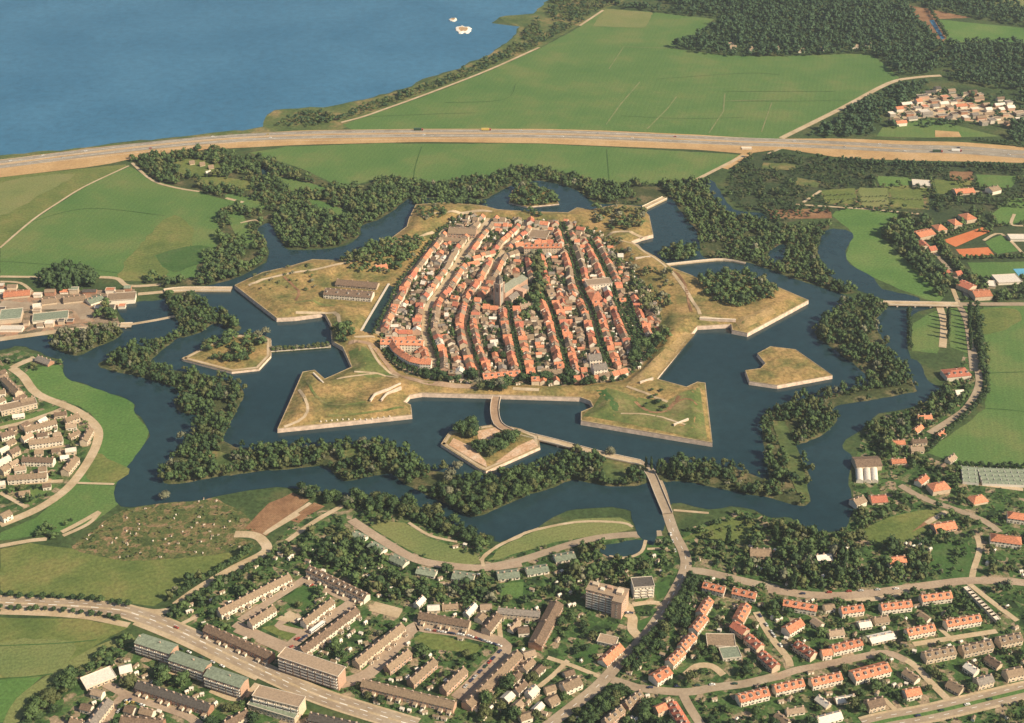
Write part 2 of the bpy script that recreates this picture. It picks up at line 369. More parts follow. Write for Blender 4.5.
# ---------------------------------------------------------------- world, light, camera
wd = bpy.data.worlds.new('World'); SC.world = wd; wd.use_nodes = True
sky = wd.node_tree.nodes.new('ShaderNodeTexSky'); sky.sky_type = 'NISHITA'; sky.sun_disc = False
SUN_EL = R(37); SUNV = Vector((.89 * math.cos(SUN_EL), -.456 * math.cos(SUN_EL), math.sin(SUN_EL)))
sky.sun_elevation = SUN_EL; sky.sun_rotation = math.atan2(SUNV.x, SUNV.y)
bg = wd.node_tree.nodes['Background']; wd.node_tree.links.new(sky.outputs[0], bg.inputs[0]); bg.inputs[1].default_value = .078
sl = bpy.data.lights.new('sun', 'SUN'); sl.energy = 5.0; sl.angle = R(.5); sl.color = (1, .87, .66)
so = link('sun', sl, None, (0, 0, 900)); so.rotation_euler = SUNV.to_track_quat('Z', 'Y').to_euler()
cd = bpy.data.cameras.new('camera'); cd.sensor_width = 36; cd.lens = FOC / IW * 36; cd.clip_start = 1; cd.clip_end = 30000
co = link('camera', cd, None, (0, 0, CAMH)); co.rotation_euler = (R(90) - PITCH, 0, 0); SC.camera = co
SC.view_settings.view_transform = 'Standard'; SC.view_settings.look = 'None'; SC.view_settings.gamma = 1; SC.view_settings.exposure = .54
SC.cycles.use_denoising = True
SC.cycles.max_bounces = 5; SC.cycles.diffuse_bounces = 2; SC.cycles.glossy_bounces = 2; SC.cycles.volume_bounces = 0

# ---------------------------------------------------------------- lie of the land
sheet('ground', [(-6000, 300), (6000, 300), (6000, 12000), (-6000, 12000)], 0, M['ground'])
lake_px = [(-60, 159), (0, 155), (60, 150)] + S('M', 340, 495, 580, 468, 690, 458, 860, 440, 890, 432, 900, 400, 930, 378, 1020, 368) + S('N', 280, 364, 400, 345, 480, 322, 560, 305, 620, 270, 740, 235, 790, 210, 850, 185, 930, 130, 950, 90, 860, 78, 880, 57, 1000, 45) + S('O', 230, 0) + [(575, -45)]
lk = densify(GW(lake_px), 14, False)
lk = ragged(lk, 3.5, 3)
lk += [(700, 6000), (2500, 11000), (-5500, 11000), (-5500, 2200), (-900, 1960)]
sheet('lake_water', lk, .06, M['lake']); WATER.poly(lk)
shore = patch('shore_ground', S('M', 0, 530, 340, 495, 690, 458, 900, 400, 930, 378, 1020, 368) + S('N', 400, 345, 560, 305, 740, 235, 850, 185, 930, 130, 950, 90, 880, 57) + [(548, 0), (590, -30), (640, -10), (607, 8)] + S('N', 1020, 165, 850, 240, 700, 300, 590, 340, 500, 372, 350, 440, 0, 460) + S('M', 500, 480, 0, 545), M['reed'], .03, 2)
GRASS = [
 ('polder_meadow', S('N', 350, 425, 500, 374, 590, 342, 700, 302, 850, 242, 1020, 167) + S('O', 340, 92, 430, 30, 580, 40, 800, 65, 720, 130, 650, 165, 850, 190) + S('Q', 180, 192, 500, 182, 600, 265, 195, 475, 0, 470) + S('O', 500, 447, 0, 440) + S('N', 600, 440, 390, 445), 'meadow', 0),
 ('roadside_meadow', S('N', 30, 520, 160, 500, 470, 489, 1020, 490) + S('O', 500, 505, 905, 528, 740, 612, 600, 625, 450, 620, 350, 610, 250, 580, 150, 570) + S('N', 960, 570, 850, 600, 700, 620, 600, 620, 500, 600, 370, 640, 330, 630, 200, 570), 'meadow', 0),
 ('polder_field', S('I', 440, 22, 540, 75, 680, 110, 820, 150, 740, 200, 760, 290, 680, 330, 665, 400, 430, 412, 340, 400, 0, 395, 0, 300, 110, 207, 290, 92), 'meadow', 0),
 ('polder_field', [(-40, 182)] + S('I', 0, 58, 430, 14, 438, 22, 290, 90, 110, 203, 0, 296) + [(-40, 272)], 'meadow_olive', 0),
 ('green_field', S('Q', 720, 65, 1020, 95, 1040, 145, 850, 140, 770, 150), 'meadow_bright', 0),
 ('tan_field', S('Q', 610, 14, 850, 60, 720, 66, 760, 130, 740, 150, 700, 95), 'soil', 0),
 ('far_field', [(975, -8), (1060, -10), (1060, 10), (1020, 8), (990, 6)], 'meadow_pale', 0),
 ('water_meadow', S('L', 370, 190, 420, 165, 540, 170, 620, 200, 550, 235, 540, 265, 640, 360, 750, 470, 690, 475, 510, 400, 415, 335, 440, 250), 'meadow_bright', 2),
 ('paddock', S('L', 640, 560, 720, 515, 745, 510, 740, 600, 730, 660, 640, 650), 'meadow', 0),
 ('paddock', S('L', 775, 505, 830, 500, 835, 660, 770, 640), 'meadow', 0),
 ('east_meadow', S('L', 872, 505, 1060, 490) + S('H', 1060, 470, 800, 462, 690, 415, 890, 270, 905, 130, 882, 0), 'meadow', 0),
 ('sports_field', S('L', 905, 190, 990, 130, 1060, 130, 1060, 210, 930, 225), 'meadow_bright', 0),
 ('sports_field', S('L', 890, 280, 950, 255, 1010, 310, 930, 320), 'meadow_bright', 0),
 ('sports_field', S('L', 830, 350, 1060, 345, 1060, 400, 860, 400), 'meadow', 0),
 ('works_lawn', S('Q', 540, 435, 700, 405, 940, 465, 720, 470, 520, 465), 'meadow', 0),
 ('moat_meadow', S('E', 85, 150, 130, 128, 200, 120, 220, 155, 270, 180, 430, 235, 460, 260, 460, 290, 510, 340, 480, 410, 400, 525, 265, 518, 345, 370, 330, 310, 270, 260, 150, 220), 'meadow_bright', 2),
 ('moat_meadow', S('E', 260, 528, 390, 533, 410, 590, 330, 650, 200, 690, 0, 720, 0, 690, 120, 640), 'meadow', 0),
 ('hay_meadow', S('A', 0, 130, 100, 108, 260, 130, 420, 165, 600, 160, 820, 130, 870, 110, 850, 150, 560, 300, 520, 325, 430, 315, 200, 290, 0, 280), 'meadow_olive', 0),
 ('allotment_garden', S('A', 250, 120, 330, 60, 420, 0, 700, -60, 880, 60, 800, 90, 870, 105, 820, 135, 600, 165, 420, 168, 280, 140), 'allot', 2),
 ('dug_plot', S('F', 100, 590, 180, 555, 240, 580, 160, 640, 90, 700, 10, 680), 'soil', 0),
 ('dug_plot', S('F', 250, 590, 290, 600, 200, 660, 170, 650), 'soil', 0),
 ('hay_field', S('A', -60, 365, 280, 370, 440, 395, 330, 460, 180, 555, -60, 575), 'meadow_olive', 0),
 ('green_corner_field', S('A', -60, 580, 150, 562, 80, 620, 30, 720, -60, 730), 'meadow_bright', 0),
 ('verge_grass', S('A', 440, 420, 450, 440, 250, 560, 110, 640, 60, 740, 20, 740, 60, 640, 180, 560, 330, 465), 'meadow_pale', 0),
 ('park_lawn', S('B', 440, 40, 560, 40, 640, 90, 760, 130, 820, 165, 790, 185, 680, 172, 600, 145, 500, 90), 'meadow_pale', 2),
 ('park_lawn', S('B', 860, 160, 900, 120, 1000, 75) + S('C', 200, 60, 330, 30, 480, 25, 520, 60, 400, 85, 250, 110, 60, 165, 20, 165), 'meadow_pale', 2),
 ('pond_lawn', S('C', 560, 95, 620, 85, 635, 190, 500, 205, 430, 170, 560, 130), 'lawn_dark', 0),
 ('field_corner', S('H', 455, 690, 560, 640, 700, 610, 760, 625, 640, 720, 520, 735), 'meadow_olive', 0),
 ('villa_lawn', S('D', 700, 190, 720, 120, 830, 110, 850, 190, 900, 220, 790, 230), 'lawn_dark', 2),
 ('roundabout_lawn', S('C', 655, 115, 690, 95, 870, 20, 960, 60, 900, 110, 740, 90), 'meadow_olive', 2),
 ('tower_lawn', S('C', 590, 250, 650, 230, 640, 290, 600, 305), 'lawn_dark', 0),
 ('tower_lawn', S('C', 530, 380, 620, 340, 570, 430, 540, 425), 'lawn_dark', 0),
 ('play_lawn', S('C', 330, 480, 420, 440, 380, 520, 320, 540), 'lawn_dark', 0),
 ('square_lawn', S('B', 140, 300, 220, 250, 290, 270, 220, 340), 'lawn_dark', 0),
 ('square_lawn', S('B', 70, 400, 150, 380, 230, 420, 180, 450), 'meadow_olive', 0),
 ('square_lawn', S('B', 590, 440, 640, 410, 830, 460, 800, 490, 660, 470), 'meadow_olive', 0),
 ('bungalow_lawn', S('B', 880, 250, 960, 235, 990, 280, 900, 310), 'lawn_dark', 0),
 ('bungalow_lawn', S('C', 60, 245, 150, 240, 150, 290, 70, 300), 'meadow', 0),
 ('estate_lawn', S('E', 0, 320, 210, 255, 180, 280, 0, 350), 'meadow', 0),
 ('estate_lawn', S('E', 60, 570, 120, 530, 190, 530, 100, 600), 'meadow', 0),
 ('nursery_plot', S('L', 330, 110, 520, 95, 700, 110, 700, 170, 480, 165, 350, 150), 'allot', 0),
 ('nursery_plot', S('L', 520, 60, 840, 70, 850, 120, 560, 110), 'meadow_olive', 0),
 ('garden_patch', S('L', 150, 170, 360, 165, 370, 200, 160, 200), 'soil', 0),
]
z = .035
for nm, px, mk, n in GRASS:
    z += .004
    patch(nm, px, M[mk], z, n, step=12, rag=1.2)
# lighter hay strips and darker blocks inside the meadows
HS = [
 ('hay_strip', S('N', 700, 310, 860, 275, 930, 285, 900, 340, 720, 345), 'meadow_pale'), ('hay_strip', S('O', 380, 90, 430, 30, 590, 42, 560, 95), 'meadow_pale'),
 ('hay_strip', S('O', 440, 235, 490, 158, 650, 165, 640, 215, 480, 200), 'meadow_olive'), ('hay_strip', S('I', 400, 395, 560, 205, 640, 212, 650, 290, 530, 325, 575, 380, 500, 410), 'meadow_olive'),
 ('dark_block', S('I', 535, 325, 690, 290, 735, 320, 640, 370, 580, 378), 'lawn_dark'), ('hay_strip', S('O', 600, 320, 690, 300, 700, 330, 590, 345), 'meadow_olive'),
 ('hay_strip', S('A', 0, 455, 250, 440, 200, 545, 0, 570), 'meadow_pale'), ('hay_strip', S('N', 600, 560, 1000, 520, 1020, 565, 850, 598, 700, 615), 'meadow_pale'),
 ('hay_strip', S('O', 440, 515, 860, 535, 740, 608, 450, 615), 'meadow_olive'), ('hay_strip', S('L', 865, 515, 1000, 510, 1010, 545, 960, 580, 870, 590), 'meadow_olive'),
 ('hay_strip', S('E', 300, 420, 440, 470, 390, 520, 290, 510), 'meadow_olive'), ('hay_strip', S('I', 0, 80, 250, 50, 120, 130, 0, 190), 'meadow_pale')]
for k, (nm, px, mk) in enumerate(HS):
    if k in (0, 2, 5, 7, 8): continue
    patch(nm, px, M[mk], .225 + k * .004, 3 if k in (3, 4, 6, 7, 9, 10, 11) else 0, rag=2.5, step=10)

# the moat: one water body, its islands laid in it
moat_px = [(-60, 349), (0, 341), (60, 334), (123, 326), (116, 309), (138, 302), (160, 300), (183, 291), (200, 287), (229, 281), (261, 266), (269, 257), (266, 243), (257, 231), (269, 223), (280, 240), (290, 250), (337, 248), (358, 238), (362, 226), (376, 221), (392, 212), (403, 203), (416, 198), (450, 199), (483, 200), (497, 193), (515, 184), (540, 181), (565, 186), (582, 193), (595, 203), (620, 205), (644, 205), (669, 198), (682, 214), (697, 232), (699, 248), (705, 258), (745, 262), (797, 280), (842, 294), (866, 302), (885, 305), (935, 306), (910, 318), (909, 354), (920, 364), (927, 380), (942, 390), (930, 400), (900, 410), (880, 414), (862, 430), (842, 445), (853, 459), (848, 485), (853, 495), (850, 518), (838, 531), (806, 529), (790, 518), (772, 517), (742, 507), (709, 509), (671, 503), (664, 531), (641, 529), (638, 518), (627, 509), (577, 509), (553, 518), (527, 532), (500, 542), (489, 534), (463, 533), (445, 518), (404, 501), (366, 504), (343, 497), (293, 488), (249, 490), (205, 499), (161, 503), (120, 507), (116, 484), (141, 450), (150, 430), (135, 413), (135, 406), (126, 399), (79, 383), (66, 377), (62, 361), (50, 357), (35, 351), (21, 346), (0, 350), (-60, 362)]
mw = ragged(densify(GW(smooth(moat_px, True, 3)), 9), 1.3, 5)
sheet('moat_water', mw, .26, M['moat']); WATER.poly(mw)
for nm, px in (('outer_moat_water', [(825, 231), (853, 233), (846, 251), (850, 264), (874, 278), (882, 289), (915, 296), (918, 302), (891, 301), (862, 292), (838, 282), (819, 261)]),
               ('ditch_water', [(706, 184), (714, 182), (733, 209), (762, 213), (763, 219), (728, 215)]), ('pond_water', [(768, 257), (775, 247), (786, 245), (784, 258), (774, 263)]),
               ('pond_water', [(262, 168), (268, 170), (268, 178), (263, 177)]), ('pond_water', S('C', 470, 110, 560, 98, 555, 130, 520, 155, 440, 155, 400, 130)),
               ('park_pond_water', S('C', 515, 0, 570, 0, 600, 60, 590, 120, 540, 80))):
    w = ragged(densify(GW(smooth(px, True, 3)), 7), 1, 9); sheet(nm, w, .27, M['moat']); WATER.poly(w)
w = GW(S('Q', 700, 70, 715, 68, 752, 132, 742, 135)); sheet('ditch_water', w, .27, M['lake'])

ISLE = {}
def isle(name, px, m, top=1.7, slope=7, n=3, spacing=7, noise=.6):
    w = densify(GW(smooth(px, True, n) if n else px), 6)
    w = ragged(w, 1.0, len(w))
    h = lambda x, y, d: -.3 + (top + .3) * np.clip(d / slope, 0, 1) + (vnoise(x, y, 14, 3) - .5) * noise * np.clip(d / slope, 0, 1)
    land(name, w, spacing, h, m); WATER.poly(w, False); ISLE.setdefault(name, []).append((px, w))
    return w
STRIP_W = [(164, 295), (188, 292), (203, 305), (225, 315), (243, 327), (235, 333), (217, 324), (202, 333), (176, 342), (158, 356), (152, 362), (164, 368), (188, 371), (229, 380), (246, 392), (235, 418), (226, 436), (232, 444), (258, 449), (299, 446), (346, 444), (387, 444), (404, 453), (428, 468), (457, 474), (475, 482), (504, 474), (533, 467), (568, 453), (600, 455), (644, 464), (652, 476), (644, 486), (612, 488), (574, 482), (553, 489), (518, 501), (480, 518), (462, 516), (445, 506), (404, 486), (390, 475), (352, 482), (337, 480), (325, 468), (299, 470), (240, 475), (188, 484), (163, 484), (161, 473), (173, 456), (191, 433), (199, 418), (182, 415), (173, 406), (176, 390), (141, 379), (110, 372), (97, 367), (103, 359), (147, 347), (179, 332), (172, 315)]
isle('wooded_moat_bank', STRIP_W, M['bank'])
STRIP_L = [(47, 341), (80, 333), (120, 328), (121, 338), (98, 348), (76, 357), (52, 349)]
isle('wooded_moat_bank', STRIP_L, M['bank'])
STRIP_E = [(812, 332), (842, 304), (870, 301), (890, 305), (877, 322), (884, 338), (893, 355), (905, 368), (918, 388), (915, 393), (879, 400), (832, 409), (839, 420), (825, 436), (806, 444), (797, 446), (804, 456), (812, 478), (809, 490), (813, 504), (797, 507), (773, 500), (740, 494), (709, 488), (681, 482), (662, 484), (652, 474), (664, 463), (690, 461), (740, 469), (766, 478), (764, 460), (760, 432), (760, 421), (778, 405), (830, 393), (866, 383), (853, 366), (830, 348)]
isle('wooded_moat_bank', STRIP_E, M['bank'])

FORT = [(278, 433), (412, 419), (411, 409), (404, 406), (410, 399), (422, 397), (479, 398.5), (513, 399.5), (580, 401.5), (590, 405), (593, 411), (581, 416), (581, 425), (712, 447), (705, 387), (697, 386), (686, 391), (657, 383), (657, 380), (697, 330), (731, 328), (732, 334), (747, 337), (808, 304), (778, 291), (745, 279), (724, 276), (704, 284), (671, 271), (655, 260), (640, 252), (631, 245), (641, 241), (653, 238), (649, 219), (640, 210), (618, 208), (590, 213), (577, 211), (568, 216), (530, 215), (498, 213), (483, 209), (445, 206), (416, 208), (409, 222), (407, 230), (387, 245), (348, 261), (337, 264), (313, 263), (290, 270), (263, 276), (235, 289), (277, 322), (295, 321), (325, 317), (331, 328), (332, 345), (343, 351), (352, 371), (325, 383), (315, 374), (303, 376), (290, 406)]
TOWN = [(383, 341), (379, 332), (398, 291), (418, 259), (445, 224), (462, 215), (490, 219), (570, 222), (600, 233), (625, 262), (650, 290), (662, 318), (658, 345), (640, 368), (622, 381), (560, 386), (485, 385), (436, 381), (406, 374), (390, 360)]
CANAL = S('J', 413, 583, 445, 592, 532, 438, 508, 426)
fw = densify(GW(FORT), 5); tw = GW(TOWN, 3.5); cw = GW(CANAL, 3.5)
TZ = 3.5
BAR = GW(S('J', 270, 500, 470, 500, 520, 420, 330, 390), 3.5)
def hfort(x, y, d=None):
    x = np.asarray(x, float); y = np.asarray(y, float)
    if d is None: d = dist(GW(FORT), x, y)
    h = np.interp(d, [0, 1.2, 9, 15, 21, 30, 42, 60], [4.8, 5.0, 7.2, 9.4, 8.4, 7.8, 6.0, TZ])
    h = h + (vnoise(x, y, 16, 1) - .5) * 1.6 * np.clip(d / 10, 0, 1) + (vnoise(x, y, 6, 2) - .5) * .6 * np.clip(d / 10, 0, 1)
    for poly, fall in ((tw, 12), (cw, 7), (BAR, 10)):
        dd = np.where(inside(poly, x, y), 0, dist(poly, x, y))
        k = np.clip(1 - dd / fall, 0, 1); k = k * k * (3 - 2 * k); k[dd == 0] = 1
        h = h * (1 - k) + (TZ - .25) * k
    return h
land('fortress_terrain', fw, 4.5, lambda x, y, d: hfort(x, y, d), M['rampart']); WATER.poly(fw, False)
sheet('town_ground', tw, TZ, M['townground'])
sheet('canal_water', cw, TZ + .05, M['canal']); WATER.poly(cw); SOLID.poly(cw)

def scarp(label, ring, z0, z1, thick=1.3, batter=.7, group=None):
    """revetment wall running round a rampart, with a pale stone coping"""
    t = thing('rampart_wall', label, 'rampart wall', (0, 0, 0), 0, group)
    n = len(ring); c = np.array(ring); area = sum(c[i][0] * c[(i + 1) % n][1] - c[(i + 1) % n][0] * c[i][1] for i in range(n))
    sg = 1 if area < 0 else -1
    def off(d):
        out = []
        for i in range(n):
            a, b, e = c[i - 1], c[i], c[(i + 1) % n]
            n1 = np.array((-(b - a)[1], (b - a)[0])); n2 = np.array((-(e - b)[1], (e - b)[0])); n1 = n1 / np.hypot(*n1); n2 = n2 / np.hypot(*n2)
            m = n1 + n2; m = m / max(np.hypot(*m), .5); out.append(b + sg * m * d)
        return out
    for nm, d0, d1, za, zb, mm in (('brick_face', batter, -thick, z0, z1, M['brickwall']), ('coping', .1, -thick + .3, z1, z1 + .4, M['wallcap'])):
        o0, o1, i1 = off(d0), off(0.0 if nm == 'brick_face' else d0), off(d1)
        v = [(*p, za) for p in o0] + [(*p, zb) for p in o1] + [(*p, zb) for p in i1] + [(*p, za) for p in i1]
        f = []
        for i in range(n):
            j = (i + 1) % n
            f += [(i, j, n + j, n + i), (n + i, n + j, 2 * n + j, 2 * n + i), (2 * n + i, 2 * n + j, 3 * n + j, 3 * n + i)]
        me = bpy.data.meshes.new(nm); me.from_pydata(v, [], f); me.materials.append(mm); link(nm, me, t)
    return t
scarp('pale brick revetment wall running round the whole star-shaped fortress town', densify(GW(FORT), 30), -1.0, 4.75)
RAV = {
 'W': [(182, 361), (232, 374), (259, 371), (271, 358), (271, 341), (255, 335), (222, 340)],
 'S': [(441, 447), (480, 472), (486, 474), (540, 450), (538, 439), (521, 432), (498, 427), (476, 430), (449, 435)],
 'E': [(745, 374), (749, 385), (777, 389), (832, 379), (795, 353), (770, 350), (757, 357), (765, 367), (760, 372)],
 'N': [(509, 204), (527, 208), (559, 205), (551, 193), (525, 183), (512, 192)]}
RW = {k: densify(GW(v), 5) for k, v in RAV.items()}
for k, desc in (('W', 'stone revetment of the tree-topped island off the western bastion'), ('S', 'stone revetment of the arrow-shaped island below the main gate'),
                ('E', 'stone revetment of the bare notched island in the eastern moat'), ('N', 'low stone revetment of the small wooded island north of town')):
    top = {'W': 2.6, 'S': 3.2, 'E': 4.2, 'N': 1.6}[k]
    bk_ = .35 if k == 'S' else 1
    hh = lambda x, y, d, top=top, bk_=bk_: top + np.interp(d, [0, 1, 6, 11, 17], [.1, .2, .25, .25 + 1.25 * bk_, .3 + .6 * bk_]) * (1 if top > 2 else .4) + (vnoise(x, y, 9, 4) - .5) * .9 * bk_ * np.clip((d - 6) / 5, 0, 1)
    land('island_terrain', RW[k], 4, hh, M['rampart']); WATER.poly(RW[k], False)
    if k in 'WS':
        ring = densify(GW(RAV[k]), 3); rc = np.array(ring).mean(0); sg_ = 1 if inside(ring, *(np.array(offset_line(ring[:3], 2)[1])[:, None]))[0] else -1
        rg = ring + ring[:1]; tag(link('rampart_path', strip_mesh('rampart_path', rg, sg_ * 1.2, sg_ * 4.2, top + .42, M['path'])), kind='structure')
    scarp(desc, densify(GW(RAV[k]), 25), -.8, top, 1.0, .5)

def drape_patch(name, px, m, sp=4, lift=.22, zp=7.0):
    w = densify(GW(px, zp), 4); land(name, w, sp, lambda x, y, d: hfort(x, y) + lift * np.clip(d / 2, .4, 1), m)
def drape_line(name, px, width, m, lift=.3, zp=7.0):
    w = densify(GW(smooth(px, False, 3), zp), 3, False); a, b = offset_line(w, -width / 2), offset_line(w, width / 2); n = len(w)
    za = hfort([q[0] for q in a], [q[1] for q in a]); zb = hfort([q[0] for q in b], [q[1] for q in b])
    me = bpy.data.meshes.new(name); me.from_pydata([(*q, z + lift) for q, z in zip(a, za)] + [(*q, z + lift) for q, z in zip(b, zb)], [], [(i, n + i, n + i + 1, i + 1) for i in range(n - 1)])
    if sum(q.normal.z for q in me.polygons) < 0: me.flip_normals()
    me.materials.append(m); tag(link(name, me), kind='structure'); return w
drape_patch('green_rampart_grass', S('g', 350, 290, 390, 250, 430, 200, 500, 215, 560, 230, 640, 240, 700, 215, 750, 195, 775, 370, 640, 345, 480, 312), M['rampart_green'])
drape_patch('green_rampart_grass', S('F', 370, 70, 430, 60, 470, 110, 520, 150, 440, 165, 390, 150), M['rampart_green'], lift=.25)
drape_patch('bare_rampart_sand', S('g', 735, 10, 700, 5, 560, 130, 500, 185, 560, 180, 600, 165), M['drysand'], lift=.15)
drape_patch('bare_rampart_sand', S('K', 890, 580, 1010, 520, 990, 500, 870, 550), M['drysand'], lift=.12)
drape_patch('dry_ditch', S('g', 395, 210, 430, 205, 480, 260, 475, 282, 450, 282, 440, 255), M['lawn_dark'], lift=.3)
for c, wd_, mk_ in (((370, 45, 440, 50, 480, 85, 520, 135, 560, 160, 620, 180, 700, 190, 810, 195), 6, 'paving'), ((440, 55, 480, 120, 540, 160), 3, 'path'), ((390, 150, 470, 150, 540, 165), 2.5, 'path'), ((330, 175, 400, 160, 470, 150), 2.5, 'path'),
                    ((200, 200, 230, 260, 220, 300, 150, 325), 3, 'path'), ((300, 295, 420, 285, 560, 265), 2.5, 'rampart_green'), ((230, 175, 260, 230, 330, 260, 430, 250), 3, 'rampart_green'), ((930, 200, 1020, 205), 4, 'path')):
    drape_line('rampart_path', S('F', *c), wd_, M[mk_])
for c, wd_, mk_ in (((500, 190, 560, 215, 640, 245), 3, 'path'), ((480, 290, 560, 290, 620, 300, 700, 330), 2.5, 'path'), ((640, 265, 700, 240, 740, 260), 2.5, 'soil'), ((530, 240, 580, 280, 640, 270, 680, 230), 4, 'soil')):
    drape_line('rampart_path', S('g', *c), wd_, M[mk_])
for c, wd_, mk_ in (((440, 290, 520, 280, 560, 310, 620, 350, 690, 430, 730, 480, 750, 530), 4, 'path'), ((660, 380, 700, 430, 720, 520), 3, 'soil'), ((420, 260, 480, 245, 560, 260), 5, 'path'), ((750, 540, 870, 545), 4, 'path')):
    drape_line('rampart_path', S('K', *c), wd_, M[mk_])
for c, wd_, mk_ in (((30, 430, 120, 400, 250, 375, 380, 350, 500, 300, 600, 270, 660, 240), 4, 'path'), ((150, 400, 200, 440, 190, 480), 3, 'soil'), ((190, 490, 250, 480, 320, 490), 5, 'rampart_green'), ((190, 520, 320, 520, 340, 570), 4, 'path'), ((620, 200, 680, 180, 800, 175, 860, 180), 4, 'path'), ((390, 610, 460, 600), 5, 'path')):
    drape_line('rampart_path', S('J', *c), wd_, M[mk_])
for k, (sh, c, lab) in enumerate((('F', (445, 250, 460, 228, 500, 212, 548, 190), 'pale stone traverse wall on the south-western bastion, upper of two'), ('F', (482, 250, 500, 228, 550, 206), 'pale stone traverse wall on the south-western bastion, lower of two'), ('F', (250, 150, 265, 165, 285, 185), 'short pale wall closing the inner flank of the south-western bastion'),
                                  ('g', (660, 332, 710, 312), 'short pale casemate wall on the green south-eastern bastion'), ('g', (545, 186, 590, 172), 'short pale wall at the throat of the south-eastern bastion'), ('K', (748, 545, 872, 550), 'pale inner wall of the wooded eastern bastion'), ('K', (530, 340, 580, 335), 'pale wall by the water below the eastern trees'))):
    w = GW(S(sh, *c), 7); t = thing('traverse_wall', lab, 'wall', (0, 0, 0)); b1 = MB(); b2 = MB()
    for i in range(len(w) - 1):
        z_ = float(hfort([w[i][0]], [w[i][1]])[0]); b1.bar(w[i], w[i + 1], 1.2, z_ - 1, z_ + 2.2); b2.bar(w[i], w[i + 1], 1.5, z_ + 2.202, z_ + 2.5)
    link('brick_face', b1.mesh('brick_face', M['brickwall']), t); link('coping', b2.mesh('coping', M['coping']), t)
w = densify(GW(S('F', 275, 308, 350, 300, 430, 298, 510, 288), 7.5), 5.2, False)
for i, q in enumerate(w):
    z_ = float(hfort([q[0]], [q[1]])[0]); b = MB(); b.cyl(0, 0, .9, .7, 0, 1.1, 7); tag(link('stone_block', b.mesh('stone_block', M['coping']), None, (*q, z_)), ordinal(i) + ' pale stone block from the bastion tip in the row on the south-western parapet', 'stone', 'row of stones on the parapet')

# ---------------------------------------------------------------- roads and paths
def band(name, up, lo, z, m):
    a = densify(GW(up), 10, False); b = densify(GW(lo), 10, False)
    n = 60
    ra = [a[min(len(a) - 1, round(i * (len(a) - 1) / n))] for i in range(n + 1)]; rb = [b[min(len(b) - 1, round(i * (len(b) - 1) / n))] for i in range(n + 1)]
    me = bpy.data.meshes.new(name); v = [(x, y, z) for x, y in ra + rb]
    me.from_pydata(v, [], [(i, n + 1 + i, n + 2 + i, i + 1) for i in range(n)])
    if me.polygons[0].normal.z < 0: me.flip_normals()
    me.materials.append(m); SOLID.poly(ra + rb[::-1]); return tag(link(name, me), kind='structure')
MU = [(-60, 166), (0, 160), (100, 147), (200, 137), (300, 130.5), (424, 129), (540, 129), (600, 130.5), (700, 135), (745, 138), (783, 139), (841, 138.5), (900, 141), (959, 142), (1023, 147), (1090, 152)]
ML = [(-60, 185), (0, 177.5), (100, 166), (127, 160), (200, 150), (300, 145), (424, 142), (540, 143.5), (600, 146), (700, 150), (745, 154), (783, 149), (841, 158), (900, 160.5), (959, 161.5), (1023, 163), (1090, 166)]
band('motorway_verge', MU, ML, .30, M['sand'])
wc = GW(smooth([(-60, 170), (0, 164.5), (100, 151.5), (200, 141), (300, 135.2), (424, 133.5), (540, 134), (600, 135.5), (700, 140), (745, 142), (783, 143), (841, 145.5), (900, 148.5), (959, 150), (1023, 154.5), (1090, 158)], False, 6))
mk = MB()
for nm, a, b in (('motorway', 3.5, 15.5), ('motorway', -15.5, -3.5)):
    tag(link(nm, strip_mesh(nm, wc, a, b, .36, M['motorway'])), kind='structure')
    for off in (a + .6, b - .6): dashes(mk, wc, off, .40, 400, 0, .3)
    dashes(mk, wc, (a + b) / 2, .40, 5, 9, .3)
road('motorway_slip_road', S('Q', 180, 478, 420, 490, 640, 505, 1020, 525), 8, M['motorway'], .34, 4)
# guard rail on the median
gr = thing('guard_rail', 'long steel guard rail between the two motorway carriageways', 'guard rail', (0, 0, 0)); b1 = MB(); b2 = MB()
gw = densify(wc, 24, False)
for i in range(len(gw) - 1): b1.bar(gw[i], gw[i + 1], .3, .95, 1.25)
for p in gw: b2.box(p[0] - .1, p[0] + .1, p[1] - .1, p[1] + .1, .3, 1.1)
link('rail', b1.mesh('rail', M['coping']), gr); po = link('post', b2.mesh('post', M['coping']), gr); po['kind'] = 'stuff'
# town main road (two carriageways) and the other streets; every line was read off the survey sheets
main_px = S('A', -120, 300, 0, 312, 120, 318, 260, 325, 400, 337, 470, 355, 600, 405, 800, 500, 1020, 602) + S('B', 340, 655, 600, 735)
road('main_road_verge', main_px, 17, M['path'], .30, 5)
mwl = GW(smooth(main_px, False, 5))
for a, b in ((1.1, 6.6), (-6.6, -1.1)):
    tag(link('main_road', strip_mesh('main_road', mwl, a, b, .36, M['asphalt'])), kind='structure')
    dashes(mk, mwl, (a + b) / 2, .40, 4, 7, .28)
dashes(mk, mwl, 0, .40, 6, 10, .6)
cen_px = [(638, 462), (652, 473), (661, 490), (667, 512), (675, 535), (684, 553), (685, 570), (670, 600), (647, 634), (622, 660), (600, 684), (575, 705), (545, 728)]
cen = road('main_road', cen_px, 9.5, M['asphalt'], .36)
dashes(mk, cen, 0, .40, 4, 8, .3)
far_px = S('D', 480, 735, 560, 715, 700, 690, 850, 655, 1060, 605)
road('main_road_verge', far_px, 19, M['path'], .30)
fwl = GW(smooth(far_px, False, 5))
for a, b in ((1.8, 7.2), (-7.2, -1.8)):
    tag(link('main_road', strip_mesh('main_road', fwl, a, b, .36, M['asphalt'])), kind='structure'); dashes(mk, fwl, (a + b) / 2, .40, 4, 7, .3)
tag(link('median_grass', strip_mesh('median_grass', fwl, -1.7, 1.7, .37, M['meadow'])), kind='structure')
